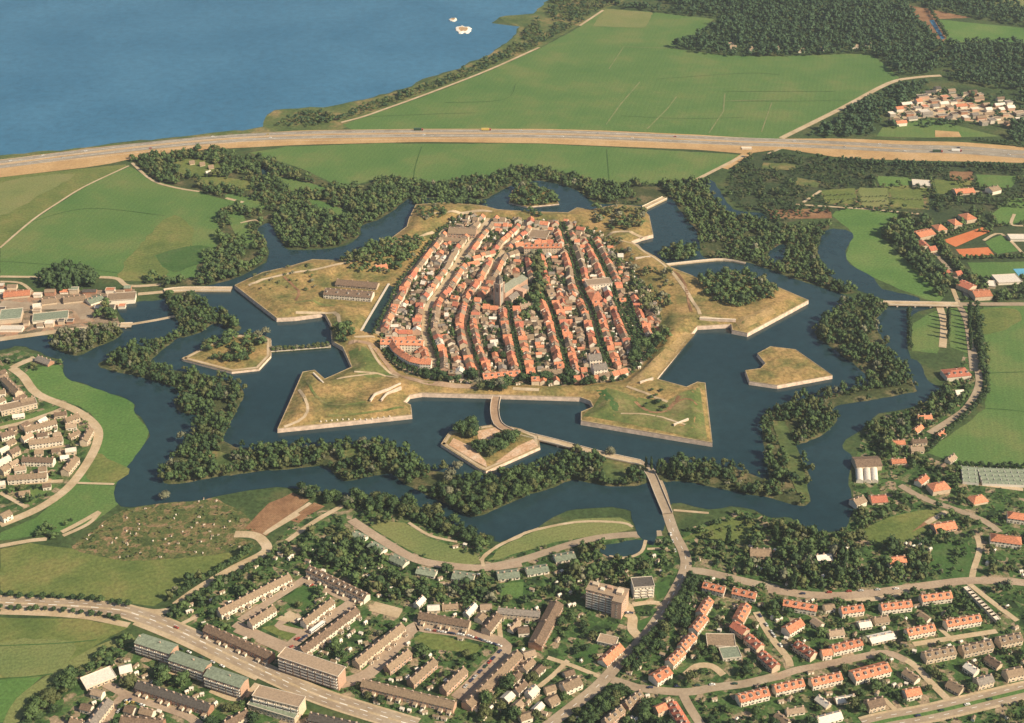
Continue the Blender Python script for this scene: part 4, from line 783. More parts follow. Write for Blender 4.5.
# ---- the housing estates south of the moat: (sheet, ridge line, depth, storeys, roof, wall, label, options)
FL = dict(roof='flat', chim=0)
B_ = 'apartment_block', 'apartment block'
T_ = 'terraced_house', 'terrace'
H_ = 'house', 'house'
N_ = 'bungalow', 'bungalow'
W_ = 'warehouse', 'warehouse'
LST = [
 (B_, 'A', (472, 428, 592, 466), 11, 4, 'green', 'pink', 'green-roofed four-storey flats, uppermost of the three stepped blocks beside the main road', dict(balc=1, chim=3, rh=1.6)),
 (B_, 'A', (588, 486, 706, 526), 11, 4, 'green', 'pink', 'green-roofed four-storey flats, middle one of the three stepped blocks beside the main road', dict(balc=1, chim=3, rh=1.6)),
 (B_, 'A', (708, 540, 832, 580), 11, 4, 'green', 'pink', 'green-roofed four-storey flats, lowest of the three stepped blocks beside the main road', dict(balc=1, chim=3, rh=1.6)),
 (T_, 'A', (468, 582, 716, 662), 9, 2, 'slate', 'brick', 'long dark brown terrace just below the three green-roofed flats', dict(ext=1)),
 (T_, 'A', (702, 388, 926, 486), 9, 2, 'brown', 'brick', 'long brown terrace along the upper side of the main road', dict(ext=1)),
 (T_, 'A', (745, 336, 985, 214), 9, 2, 'tan', 'white', 'long tan-roofed terrace with a white front beside the tree-lined sandy track', dict(ext=1)),
 (T_, 'A', (850, 374, 932, 322), 8, 2, 'tan', 'white', 'short tan terrace with white front between two longer terraces and the square lawn', dict()),
 (H_, 'A', (285, 588, 385, 548), 13, 1, 'white', 'cream', 'cream flat-roofed villa at the edge of the wooded ditch', FL),
 (T_, 'A', (305, 718, 368, 638), 9, 2, 'grey', 'cream', 'grey terrace with cream front below the cream flat-roofed villa', dict()),
 (T_, 'A', (412, 702, 556, 714), 10, 2, 'brown', 'brick', 'brown terrace at the picture\'s bottom edge below the gravel court', dict()),
 (B_, 'A', (872, 612, 1030, 652), 11, 4, 'gravel', 'cream', 'tan flat-roofed apartment block below the main road with a green wing in front', dict(balc=1, **FL)),
 (T_, 'A', (852, 650, 1010, 698), 7, 2, 'green', 'cream', 'low green-roofed wing in front of the tan flat-roofed apartment block', FL),
 (H_, 'A', (405, 532, 447, 522), 9, 1, 'white', 'cream', 'small pale house among trees between the villa and the green-roofed flats', dict()),
 (T_, 'A', (765, 720, 842, 676), 8, 2, 'brown', 'cream', 'short brown terrace end-on to the green-roofed wing at the bottom edge', dict()),
 (B_, 'B', (142, 480, 346, 548), 11, 5, 'gravel', 'pink', 'five-storey flats with rows of white balconies on the main road, tallest of the estate', dict(balc=1, **FL)),
 (T_, 'B', (235, 188, 432, 284), 9, 2, 'brown', 'white', 'long brown terrace with white rear dormers at the estate\'s upper edge', dict(dorm=1, ext=1)),
 (T_, 'B', (207, 468, 396, 328), 9, 2, 'brown', 'white', 'long brown terrace with a bright white side above the five-storey flats', dict(ext=1)),
 (T_, 'B', (215, 372, 312, 298), 8, 2, 'tan', 'white', 'short tan terrace with a white front facing the parked cars', dict(ext=1)),
 (T_, 'B', (418, 576, 732, 652), 9, 2, 'tan', 'pink', 'very long tan terrace along the lower side of the loop road', dict(ext=1)),
 (T_, 'B', (394, 508, 552, 384), 9, 2, 'tan', 'cream', 'tan terrace with gardens on the upper side of the loop road', dict(ext=1)),
 (T_, 'B', (500, 528, 575, 472), 8, 2, 'tan', 'pink', 'first of three short parallel terraces inside the loop road, nearest the gardens', dict()),
 (T_, 'B', (580, 574, 662, 502), 8, 2, 'tan', 'pink', 'middle one of three short parallel terraces inside the loop road', dict()),
 (T_, 'B', (692, 600, 764, 532), 8, 2, 'tan', 'pink', 'last of three short parallel terraces inside the loop road, beside the round dark trees', dict()),
 (T_, 'B', (772, 652, 948, 476), 10, 2, 'tan', 'pink', 'long tan terrace closing the lower end of the loop road', dict(ext=1)),
 (T_, 'B', (612, 346, 782, 376), 9, 2, 'brown', 'cream', 'brown terrace above the loop road with a red car in front', dict(ext=1)),
 (T_, 'B', (838, 396, 878, 346), 9, 2, 'brown', 'cream', 'short steep brown house row end-on at the upper corner of the loop road', dict()),
 (T_, 'B', (238, 690, 400, 726), 9, 2, 'slate', 'brick', 'dark terrace below the main road opposite the five-storey flats', dict()),
 (N_, 'B', (386, 72, 426, 90), 9, 1, 'green', 'white', 'green-roofed bungalow, first in the row from the upper end of the park road', dict(rh=1.5)),
 (N_, 'B', (446, 108, 490, 132), 9, 1, 'green', 'white', 'green-roofed bungalow, second in the row from the upper end of the park road', dict(rh=1.5)),
 (N_, 'B', (516, 150, 566, 174), 9, 1, 'green', 'white', 'green-roofed bungalow, third in the row from the upper end of the park road', dict(rh=1.5)),
 (N_, 'B', (604, 196, 668, 208), 9, 1, 'green', 'white', 'green-roofed bungalow, fourth in the row, where the park road begins to bend', dict(rh=1.5)),
 (N_, 'B', (726, 212, 798, 222), 11, 1, 'green', 'white', 'broad green-roofed bungalow at the bottom of the park road\'s bend', dict(rh=1.5)),
 (N_, 'B', (878, 214, 950, 206), 11, 1, 'green', 'white', 'green-roofed bungalow with a bright lawn just below it', dict(rh=1.5)),
 (N_, 'C', (158, 200, 230, 188), 10, 1, 'green', 'white', 'green-roofed bungalow with a tan front between the lawn and the park ponds', dict(rh=1.5)),
 (N_, 'C', (254, 156, 322, 144), 10, 1, 'green', 'white', 'green-roofed bungalow nearest the dark pond', dict(rh=1.5)),
 (B_, 'C', (520, 245, 590, 240), 12, 4, 'slate', 'white', 'dark-roofed white-banded block beside the tall brick tower block', dict(balc=1, **FL)),
 (T_, 'C', (188, 446, 262, 306), 12, 2, 'brown', 'brick', 'broad dark brown hall-like terrace standing end-on below the bungalows', dict(chim=4)),
 (T_, 'C', (62, 330, 205, 342), 8, 2, 'grey', 'cream', 'grey terrace beside the broad dark brown hall', dict(ext=1)),
 (B_, 'C', (405, 432, 466, 446), 9, 1, 'gravel', 'white', 'low white flat-roofed pavilion below the tower block', FL),
 (T_, 'C', (418, 508, 478, 452), 9, 1, 'orange', 'white', 'single orange-edged school wing lying beside the curving main avenue', dict()),
 (H_, 'C', (282, 592, 338, 566), 11, 2, 'tan', 'white', 'large pale house with white gable in the gardens left of the avenue', dict()),
 (H_, 'C', (232, 642, 262, 626), 9, 1, 'tan', 'cream', 'small tan house below the large pale house', dict()),
 (T_, 'C', (496, 652, 548, 612), 8, 2, 'tan', 'pink', 'pinkish terrace below the avenue fork, upper of two', dict(dorm=1)),
 (T_, 'C', (426, 712, 484, 664), 8, 2, 'tan', 'pink', 'pinkish terrace below the avenue fork, lower of two', dict(dorm=1)),
 (T_, 'C', (654, 646, 702, 722), 9, 2, 'red', 'white', 'red terrace running down off the bottom edge below the avenue fork', dict(dorm=1)),
 (H_, 'C', (600, 668, 632, 654), 8, 2, 'orange', 'cream', 'small orange house just left of the red terrace at the bottom edge', dict()),
 (T_, 'C', (763, 242, 836, 260), 9, 2, 'orange', 'white', 'orange terrace at the road corner, highest on the avenue side', dict(dorm=1)),
 (T_, 'C', (864, 262, 942, 280), 9, 2, 'orange', 'white', 'orange terrace next to the right of the corner terrace below the woodland road', dict(dorm=1)),
 (T_, 'C', (752, 340, 782, 294), 9, 2, 'orange', 'white', 'orange terrace along the avenue, uppermost of the slanting five', dict(dorm=1)),
 (T_, 'C', (728, 396, 764, 352), 9, 2, 'orange', 'white', 'orange terrace along the avenue, second of the slanting five', dict(dorm=1)),
 (T_, 'C', (688, 456, 726, 416), 9, 2, 'orange', 'white', 'orange terrace along the avenue, third of the slanting five', dict(dorm=1)),
 (T_, 'C', (646, 508, 688, 468), 9, 2, 'orange', 'white', 'orange terrace along the avenue, fourth of the slanting five', dict(dorm=1)),
 (T_, 'C', (592, 562, 642, 532), 11, 2, 'orange', 'white', 'orange house pair with white gables, lowest of the slanting five along the avenue', dict(dorm=1)),
 (T_, 'C', (880, 364, 908, 312), 10, 2, 'orange', 'cream', 'orange terrace at the top of the inner chain below the woodland road', dict(dorm=1)),
 (T_, 'C', (866, 376, 908, 404), 10, 2, 'red', 'cream', 'red terrace second in the inner chain, bending away from the first', dict()),
 (T_, 'C', (914, 418, 958, 456), 9, 2, 'red', 'cream', 'deep red terrace third in the inner chain', dict(dorm=1)),
 (T_, 'C', (960, 474, 1012, 522), 9, 2, 'red', 'cream', 'deep red terrace at the lower end of the inner chain', dict(dorm=1)),
 (T_, 'C', (884, 630, 982, 606), 9, 2, 'orange', 'white', 'orange terrace at the left end of the row below the lower cross road', dict(dorm=1)),
 (H_, 'C', (774, 440, 868, 442), 14, 1, 'tan', 'pink', 'flat tan hall in the middle of the slanting orange terraces', FL),
 (H_, 'C', (822, 486, 884, 480), 12, 1, 'green', 'white', 'greenish flat-roofed clinic with a white front below the flat tan hall', FL),
 (T_, 'D', (205, 302, 318, 322), 9, 2, 'orange', 'white', 'orange terrace with wings below the woodland road, left of the plain row of three', dict(dorm=1)),
 (T_, 'D', (400, 330, 474, 320), 9, 2, 'orange', 'white', 'short orange terrace, first of three in line below the woodland road', dict(dorm=1)),
 (T_, 'D', (536, 318, 638, 306), 9, 2, 'orange', 'white', 'orange terrace, second of three in line below the woodland road', dict(dorm=1)),
 (T_, 'D', (674, 288, 774, 276), 9, 2, 'orange', 'white', 'orange terrace with an end wing, third of three in line below the woodland road', dict(dorm=1)),
 (T_, 'D', (758, 374, 872, 354), 9, 2, 'orange', 'white', 'long orange terrace with a hipped end near the row of white garages', dict(dorm=1)),
 (T_, 'D', (624, 404, 716, 386), 9, 2, 'orange', 'white', 'orange terrace left of the long terrace with the hipped end', dict(dorm=1)),
 (T_, 'D', (212, 398, 262, 368), 10, 2, 'orange', 'white', 'orange terrace with a tall gable above the deep red one', dict()),
 (T_, 'D', (248, 442, 308, 482), 9, 2, 'red', 'cream', 'deep red terrace slanting down beside the orange tall-gabled one', dict(dorm=1)),
 (H_, 'D', (334, 474, 366, 470), 8, 2, 'orange', 'white', 'small orange house joined to the left of a long orange terrace', dict()),
 (T_, 'D', (368, 460, 468, 436), 9, 2, 'orange', 'white', 'long orange terrace in the middle of the red-roofed estate', dict(dorm=1)),
 (T_, 'D', (440, 552, 560, 520), 12, 2, 'orange', 'white', 'largest orange terrace with projecting wings, beside the bent lane', dict(dorm=1)),
 (T_, 'D', (298, 574, 398, 552), 9, 2, 'orange', 'white', 'orange terrace at the right end of the row of three below the cross road', dict(dorm=1)),
 (T_, 'D', (172, 596, 270, 574), 9, 2, 'orange', 'white', 'orange terrace in the middle of the row of three below the cross road', dict(dorm=1)),
 (T_, 'D', (48, 628, 148, 604), 9, 2, 'orange', 'white', 'orange terrace lowest in the row of three below the cross road', dict(dorm=1)),
 (T_, 'D', (684, 484, 786, 464), 10, 2, 'tan', 'cream', 'tan grey terrace, first of three in line near the right-hand trunk road', dict(dorm=1)),
 (T_, 'D', (812, 464, 912, 442), 10, 2, 'tan', 'cream', 'tan grey terrace, second of three in line near the right-hand trunk road', dict(dorm=1)),
 (T_, 'D', (938, 434, 1012, 418), 10, 2, 'tan', 'cream', 'tan grey terrace, third of three in line near the right-hand trunk road', dict(dorm=1)),
 (H_, 'D', (618, 612, 668, 602), 9, 2, 'orange', 'white', 'lone orange house with white gable beside the trunk road junction', dict()),
 (H_, 'D', (488, 650, 544, 636), 10, 2, 'brown', 'cream', 'lone brown-roofed house left of the lone orange house', dict()),
 (H_, 'D', (862, 574, 914, 560), 9, 2, 'grey', 'cream', 'grey-roofed house in the gardens right of the trunk road junction', dict()),
 (H_, 'D', (962, 546, 1018, 534), 10, 2, 'tan', 'cream', 'tan-roofed house with white gable at the right edge above the trunk road', dict()),
 (H_, 'D', (768, 576, 814, 602), 9, 1, 'tan', 'cream', 'low tan house turned diagonally above the trunk road junction', dict()),
 (H_, 'D', (318, 706, 398, 684), 8, 1, 'white', 'white', 'low white-roofed building by the bottom edge under the lone brown house', dict()),
 (H_, 'D', (562, 160, 618, 154), 10, 2, 'orange', 'white', 'orange villa alone in the woodland above the woodland road', dict()),
 (H_, 'D', (910, 78, 1016, 92), 12, 2, 'orange', 'white', 'large orange-roofed farmhouse at the right edge above the white garden path', dict(roof='hip')),
 (H_, 'D', (968, 2, 1040, 12), 11, 2, 'orange', 'white', 'orange-roofed house at the right edge above the large farmhouse', dict(roof='hip')),
 (H_, 'D', (716, 48, 786, 36), 11, 1, 'orange', 'pink', 'orange low house with a terrace beside the tan field corner', dict()),
 (H_, 'D', (496, 434, 578, 416), 9, 1, 'white', 'cream', 'long white-ridged shed-like house between two orange terraces', dict(rh=1.5)),
 (H_, 'D', (316, 152, 366, 146), 9, 1, 'white', 'cream', 'small white house between poplars above the woodland road', dict()),
 (H_, 'D', (90, 130, 160, 132), 11, 1, 'tan', 'pink', 'tan low house under the trees beside the roundabout lawn', dict()),
 # western estate
 (B_, 'E', (0, 268, 122, 240), 14, 2, 'tan', 'cream', 'broad tan-roofed school at the left edge of the western estate', FL),
 (T_, 'E', (82, 332, 190, 304), 9, 2, 'tan', 'white', 'white terrace with tan roof, highest of the western estate below the lawn', dict(ext=1)),
 (T_, 'E', (98, 376, 212, 362), 9, 2, 'tan', 'white', 'bright white terrace, second down in the western estate', dict()),
 (T_, 'E', (76, 432, 182, 436), 9, 2, 'brown', 'white', 'brown-roofed white terrace, third down in the western estate', dict()),
 (T_, 'E', (26, 496, 158, 486), 9, 2, 'tan', 'white', 'long white terrace lowest in the western estate', dict()),
 (T_, 'E', (218, 474, 256, 428), 9, 2, 'tan', 'cream', 'cream terrace standing end-on inside the bend of the estate road', dict()),
 (T_, 'E', (0, 352, 44, 340), 9, 2, 'brown', 'white', 'short white terrace at the left edge under the estate lawn', dict()),
 (T_, 'E', (282, 372, 306, 330), 8, 2, 'tan', 'cream', 'short cream terrace hugging the outer curve of the estate road', dict()),
 (T_, 'E', (222, 300, 266, 284), 8, 2, 'tan', 'cream', 'pale terrace by the upper part of the estate road\'s curve', dict()),
 (T_, 'E', (14, 158, 62, 204), 9, 2, 'tan', 'cream', 'cream terrace following the estate road near the red-walled waterside house', dict()),
 (H_, 'E', (70, 236, 112, 228), 9, 2, 'tan', 'cream', 'pale house behind the broad tan-roofed school', dict()),
 (H_, 'E', (0, 628, 32, 612), 10, 2, 'tan', 'white', 'bright white house at the left edge near the estate road\'s lower end', dict()),
 (H_, 'E', (30, 410, 60, 395), 9, 2, 'brown', 'cream', 'brown-roofed house among dark trees at the left of the western estate', dict()),
 (H_, 'E', (0, 470, 25, 455), 9, 2, 'tan', 'cream', 'pale house on the left edge above the lowest white terrace', dict()),
 (H_, 'E', (128, 88, 172, 104), 9, 1, 'grey', 'brick', 'red-walled house on the waterside point of the western estate', dict()),
 # western works
 (W_, 'I', (0, 528, 74, 522), 24, 2, 'green', 'cream', 'large green-roofed works hall at the left edge of the western yards', FL),
 (W_, 'I', (112, 538, 232, 526), 18, 1, 'green', 'white', 'wide grey-green works hall with a white front wall beside the big hall', FL),
 (W_, 'I', (12, 452, 102, 444), 15, 1, 'orange', 'cream', 'orange-roofed works hall behind the large green one', dict(rh=2.5)),
 (W_, 'I', (142, 476, 192, 470), 14, 1, 'tan', 'cream', 'tan works shed right below the dark clump of trees', dict(rh=2)),
 (W_, 'I', (216, 470, 290, 462), 15, 1, 'tan', 'cream', 'tan low works hall between the dark clump and the green shed', dict(rh=2)),
 (W_, 'I', (298, 478, 346, 462), 15, 1, 'green', 'white', 'small green-roofed shed between two pale walls', dict(rh=2)),
 (W_, 'I', (366, 468, 462, 462), 18, 2, 'tan', 'white', 'white-fronted factory with a chimney-like end at the water\'s edge', FL),
 (W_, 'I', (0, 572, 78, 572), 9, 1, 'white', 'white', 'long white low shed along the quay road at the left edge', FL),
 (W_, 'I', (112, 498, 140, 494), 8, 1, 'white', 'white', 'small white shed in front of the tan works shed', FL),
 # eastern bank
 (H_, 'H', (446, 442, 532, 438), 16, 2, 'brown', 'cream', 'brown-roofed barn on the eastern bank behind three white vaults', dict(chim=0)),
 (H_, 'H', (500, 568, 554, 564), 11, 1, 'red', 'cream', 'reddish cottage below the three white vaults on the eastern bank', dict()),
 (H_, 'H', (442, 580, 476, 566), 10, 2, 'tan', 'white', 'white-gabled house at the water\'s edge below the barn', dict()),
 (H_, 'H', (704, 528, 764, 518), 12, 2, 'orange', 'cream', 'orange villa left of the greenhouse among dark trees', dict(roof='hip')),
 (H_, 'H', (842, 572, 892, 562), 11, 1, 'orange', 'cream', 'orange bungalow below the greenhouse', dict(roof='hip')),
 (H_, 'H', (752, 140, 834, 132), 16, 2, 'red', 'white', 'large white-walled house with a red roof on the eastern moat bank', dict(roof='hip', dorm=1)),
 (H_, 'H', (790, 205, 815, 203), 8, 1, 'white', 'white', 'small bright white shed house beside the tree-lined eastern lane', dict()),
 (H_, 'L', (655, 248, 708, 236), 18, 2, 'orange', 'cream', 'large orange house at the left end of the row above the clay courts', dict()),
 (H_, 'L', (720, 224, 752, 220), 16, 2, 'orange', 'cream', 'orange house second in the row above the clay courts', dict(roof='hip')),
 (H_, 'L', (776, 206, 802, 202), 16, 2, 'orange', 'cream', 'orange house third in the row above the clay courts', dict(roof='hip')),
 (H_, 'L', (815, 188, 848, 182), 18, 2, 'orange', 'cream', 'tall orange house last in the row above the clay courts', dict(roof='hip')),
 (H_, 'L', (672, 272, 690, 290), 11, 2, 'red', 'cream', 'red house just under the large orange house, upper of two', dict()),
 (H_, 'L', (698, 296, 720, 292), 11, 1, 'red', 'cream', 'red low house just under the large orange house, lower of two', dict()),
 (H_, 'L', (808, 410, 850, 428), 16, 2, 'red', 'cream', 'red house upper of two at the eastern crossroads', dict()),
 (H_, 'L', (848, 448, 906, 444), 18, 2, 'orange', 'cream', 'broad orange house at the eastern crossroads', dict()),
 (H_, 'L', (744, 378, 768, 374), 9, 1, 'red', 'cream', 'small reddish house halfway along the long curved tree belt', dict()),
 (H_, 'L', (790, 380, 808, 376), 9, 1, 'red', 'cream', 'small house next to the reddish one along the curved tree belt', dict()),
 (B_, 'L', (972, 262, 1030, 262), 14, 1, 'white', 'white', 'white clubhouse above the swimming pool', FL),
 (B_, 'L', (925, 406, 1005, 402), 20, 1, 'white', 'white', 'large flat white roof beside the blue pool', FL),
 (H_, 'L', (896, 420, 924, 422), 14, 1, 'white', 'cream', 'small pale roof left of the large flat white roof', FL),
 (H_, 'L', (642, 76, 704, 80), 20, 1, 'white', 'white', 'white nursery building near the motorway\'s tree line', FL),
 (H_, 'L', (786, 100, 850, 96), 16, 1, 'orange', 'cream', 'orange-roofed farm with a long white edge in the nursery fields', dict()),
 (H_, 'L', (905, 95, 935, 88), 14, 2, 'tan', 'white', 'pale farmhouse in the trees right of the orange nursery farm', dict()),
]
for (nm, cat), sh, c, D, st, rm_, wm_, lab, kw in LST:
    grp = {'orange': 'red-roofed terraces', 'red': 'red-roofed terraces'}.get(rm_) if nm == 'terraced_house' else {'bungalow': 'green-roofed bungalows', 'apartment_block': 'apartment blocks', 'terraced_house': 'brown terraces of the estates'}.get(nm)
    row(sh, c, D, st, rm_, wm_, lab, nm, cat, group=grp, wins=sh in 'ABCDE', **kw)
# garages, greenhouse, vaults, tower block
for i in range(10):
    p = S('D', 832 + i * 10.5, 268 + i * 10.5)[0]; x, y = G(*p, 2.5)
    building('garage', ordinal(i) + ' white garage from the top of the slanting row beside the long orange terrace', 'garage', x, y, .94, .34, 4, 6, 2.5, roof='flat', rm='white', wm='white', units=1, storeys=1, wins=False, group='row of white garages')
def m_glasshouse(L, D, n):
    b = MB(); w = D / n
    for i in range(n):
        y0 = -D / 2 + i * w; b.box(-L / 2, L / 2, y0 + .05, y0 + w - .05, 0, 3, 0)
        for s in (0, 1): b.face([(-L / 2, y0 + s * w, 3.02), (L / 2, y0 + s * w, 3.02), (L / 2, y0 + w / 2, 4.6), (-L / 2, y0 + w / 2, 4.6)], 1)
        for k in range(int(L / 6) + 1): b.bar((-L / 2 + k * 6, y0 + .1), (-L / 2 + k * 6, y0 + w - .1), .3, 3.02, 3.9, 0)
    return b
for lab, c in (('long glass greenhouse with many ridges at the right edge', (872, 492, 1060, 500)), ('smaller tan greenhouse joined to the left end of the long glass one', (812, 486, 866, 492))):
    (ax, ay), (bx, by) = (G(*p, 4) for p in S('H', *c)); L = math.hypot(bx - ax, by - ay)
    t = thing('greenhouse', lab, 'greenhouse', ((ax + bx) / 2, (ay + by) / 2, 0), math.atan2(by - ay, bx - ax)); b = m_glasshouse(L, 26, 4)
    w_ = MB(); r_ = MB()
    for f, m_ in zip(b.f, b.m): (r_ if m_ else w_).face([b.v[i] for i in f])
    link('glass_wall', w_.mesh('glass_wall', M['frame']), t); link('glass_roof', r_.mesh('glass_roof', ROOF['green'] if 'long' in lab else ROOF['tan']), t)
    SOLID.rect((ax + bx) / 2, (ay + by) / 2, (bx - ax) / L, (by - ay) / L, L + 4, 30)
for i, cx_ in enumerate((462, 488, 512)):
    x, y = G(*S('H', cx_, 484)[0], 3); t = thing('boat_shed', 'white barrel-vaulted shed on the eastern bank, ' + ('left one', 'middle one', 'right one')[i] + ' of the three', 'shed', (x, y, 0), R(80), 'white vaulted sheds')
    b = MB(); r_ = MB(); n = 8
    arc = [(3.2 * math.cos(math.pi * k / n), 2 + 2.4 * math.sin(math.pi * k / n)) for k in range(n + 1)]
    b.box(-14, 14, -3.2, 3.2, 0, 2)
    for k in range(n): r_.face([(-14, arc[k][0], arc[k][1]), (14, arc[k][0], arc[k][1]), (14, arc[k + 1][0], arc[k + 1][1]), (-14, arc[k + 1][0], arc[k + 1][1])])
    for s in (-14, 14): r_.face([(s, a, z_) for a, z_ in arc])
    link('wall', b.mesh('wall', WALL['white']), t); link('roof', r_.mesh('roof', ROOF['white']), t); SOLID.rect(x, y, .17, .98, 30, 8)
x, y = G(*S('C', 432, 300)[0], 8)
t = thing('tower_block', 'seven-storey brick tower block with white balcony bands beside the main avenue', 'tower block', (x, y, 0), R(-22))
b = MB(); b.box(-19, 9, -7, 7, 0, 20.5); link('wall', b.mesh('wall', WALL['pink']), t)
b = MB(); b.box(9.01, 19, -13, 9, 0, 20); link('stair_wing', b.mesh('stair_wing', WALL['pink']), t)
b = MB(); b.box(-19.4, 8.99, -7.4, 7.4, 20.5, 21.1); b.box(9.02, 19.4, -13.4, 9.4, 20.01, 20.7); r = link('roof', b.mesh('roof', ROOF['gravel']), t)
for i, (px_, py_, sx, sy, hh_) in enumerate(((-12, 2, 3, 2, 2.5), (-4, -2, 2, 2, 1.8), (2, 3, 2.5, 2, 2.2), (13, 0, 3, 3.5, 3))):
    b = MB(); b.box(px_ - sx, px_ + sx, py_ - sy, py_ + sy, 21.12, 21.1 + hh_); link('plant_room', b.mesh('plant_room', [WALL['cream'], WALL['white'], WALL['pink'], WALL['cream']][i]), r)
for s in range(7):
    for k in range(4):
        o = link('balcony', cached(('b', 5.6), lambda: m_balc(5.6)), t, (-15.4 + k * 6.8, -7, .5 + s * 2.85)); link('window', cached(('win', 1), lambda: m_win(2.2, 1.5)), t, (-15.4 + k * 6.8, -7, 1.2 + s * 2.85))
for s in range(6):
    for k in range(2): link('window', cached(('win', 1), lambda: m_win(2.2, 1.5)), t, (19, -8 + k * 7, 2 + s * 2.9), R(90))
    link('window', cached(('win', 2), lambda: m_win(1.5, 1.3)), t, (14, -13, 2 + s * 2.9))
t.scale = (.84, .84, .84); SOLID.rect(x, y, .93, -.37, 40, 30); SOLID.rect(x, y - 14, .93, -.37, 36, 26)
patch('pool_water', S('L', 985, 372, 1040, 370, 1040, 392, 1005, 396), M['pool'], .33); 
# works beyond the motorway
poly = GW(S('Q', 560, 400, 700, 308, 820, 315, 1000, 355, 1020, 430, 900, 430, 690, 400, 600, 440))
X0, X1 = min(p[0] for p in poly), max(p[0] for p in poly); Y0, Y1 = min(p[1] for p in poly), max(p[1] for p in poly)
kk = 0
for tr in range(6000):
    if kk >= 120: break
    x, y = rng.uniform(X0, X1), rng.uniform(Y0, Y1); L = rng.uniform(8, 18); D = rng.uniform(6, 11)
    if not inside(poly, x, y) or not SOLID.rect_free(x, y, .97, .24, L + 3, D + 4): continue
    cm = random.choice(['white', 'white', 'tan', 'orange', 'grey', 'gravel', 'brown', 'slate']); wm_ = random.choice(['white', 'cream', 'pink', 'brick', 'grey'])
    u, v_ = P(x, y, 5)
    building('warehouse', f"{cm if cm != 'gravel' else 'sandy'} {'flat-roofed' if kk % 2 else 'ridged'} works building in the commercial yards beyond the motorway", 'warehouse', x, y, .97, .24, L, D, rng.uniform(3, 5.5), roof='flat' if kk % 2 else 'gable', rh=2.5, rm=cm, wm=wm_, chim=0, wins=False, group=f'{cm} {"flat" if kk % 2 else "ridged"} works buildings beyond the motorway'); kk += 1
WP = GW(S('I', 0, 425, 110, 455, 290, 450, 460, 440, 455, 490, 300, 560, 240, 575, 0, 600)); kk = 0
for tr in range(3000):
    if kk >= 30: break
    x, y = rng.uniform(min(q[0] for q in WP), max(q[0] for q in WP)), rng.uniform(min(q[1] for q in WP), max(q[1] for q in WP)); L = rng.uniform(6, 15); D = rng.uniform(5, 9)
    if not inside(WP, x, y) or CLEAR.hit(x, y) or not CLEAR.rect_free(x, y, 1, .05, L + 2, D + 3): continue
    cm = random.choice(['white', 'orange', 'tan', 'green', 'gravel', 'slate']); wm_ = random.choice(['white', 'cream', 'brick'])
    building('warehouse', f"small {cm if cm != 'gravel' else 'sandy'}-roofed shed among the western works halls", 'warehouse', x, y, 1, .05, L, D, rng.uniform(3, 5), roof='flat' if kk % 2 else 'gable', rh=1.5, rm=cm, wm=wm_, chim=0, wins=False, group=f'small {cm} sheds among the western works'); kk += 1
for nm_, poly_, want, dirs, pl in (('western', GW([(0, 372), (30, 372), (78, 418), (94, 440), (72, 480), (0, 508)]), 34, ((1, .25), (.6, .8)), 'the western estate inside the curved road'), ('red', GW(S('D', 60, 300, 300, 330, 800, 300, 990, 400, 1020, 600, 700, 670, 480, 735, 60, 735)), 13, ((.97, .2), (.6, -.8)), 'the gardens among the red-roofed terraces'),
                                   ('lower', GW(S('A', 330, 600, 640, 690, 700, 735, 260, 735)), 12, ((.95, -.3), (.6, .8)), 'the gardens below the three stepped flats'), ('avenue', GW(S('C', 60, 460, 200, 480, 420, 600, 250, 720, 100, 720)), 14, ((.9, .4), (.6, .8)), 'the gardens left of the avenue fork'), ('park', GW(S('B', 600, 320, 880, 330, 1000, 360, 1000, 460, 900, 440)), 8, ((1, .1), (.5, .85)), 'the gardens above the loop road'), ('east', GW(S('H', 560, 330, 860, 200, 880, 260, 700, 400, 1000, 560, 1010, 680, 640, 640)), 10, ((1, .1), (.7, .7)), 'the wooded gardens of the eastern bank')):
    kk = 0
    for tr in range(4000):
        if kk >= want: break
        x, y = rng.uniform(min(q[0] for q in poly_), max(q[0] for q in poly_)), rng.uniform(min(q[1] for q in poly_), max(q[1] for q in poly_)); L = rng.uniform(7, 15); D = rng.uniform(5.5, 7.5); ux, uy = random.choice(dirs); ll = math.hypot(ux, uy); ux, uy = ux / ll, uy / ll
        if not inside(poly_, x, y) or not CLEAR.rect_free(x, y, ux, uy, L + 3, D + 3): continue
        cm = random.choice(['tan', 'brown', 'gravel', 'white'] if nm_ != 'east' else ['orange', 'tan', 'brown', 'gravel', 'red']); wm_ = random.choice(['white', 'cream', 'white'])
        building('cottage', f"small {cm if cm != 'gravel' else 'sandy'}-roofed low house in {pl}", 'house', x, y, ux, uy, L, D, rng.uniform(2.6, 4.6), rh=2, rm=cm, wm=wm_, units=1 if L < 10 else 2, storeys=1, group=f'small {cm} houses in {pl}'); kk += 1
# holiday chalets in the northern woods
for i, (sx, sy) in enumerate(((655, 560), (690, 565), (712, 595), (720, 575))):
    x, y = G(*S('M', sx, sy)[0]); building('chalet', ('first', 'second', 'third', 'fourth')[i] + ' small pale chalet in the wood clearing by the motorway', 'chalet', x, y, .9, .4, 7, 6, 2.5, rm='tan' if i != 2 else 'white', wm='cream', units=1, storeys=1, wins=False, group='chalets in the wood clearing')
for i, (sx, sy) in enumerate(((20, 158), (30, 168), (95, 172), (175, 168), (262, 178), (340, 172), (445, 165), (490, 158))):
    x, y = G(*S('Q', sx, sy)[0]); building('house', ordinal(i) + ' white house from the left along the forest edge above the big meadow', 'house', x, y, .98, .1, 11, 8, 4, rm='gravel', wm='white', units=1, storeys=1, wins=False, group='white houses at the forest edge')

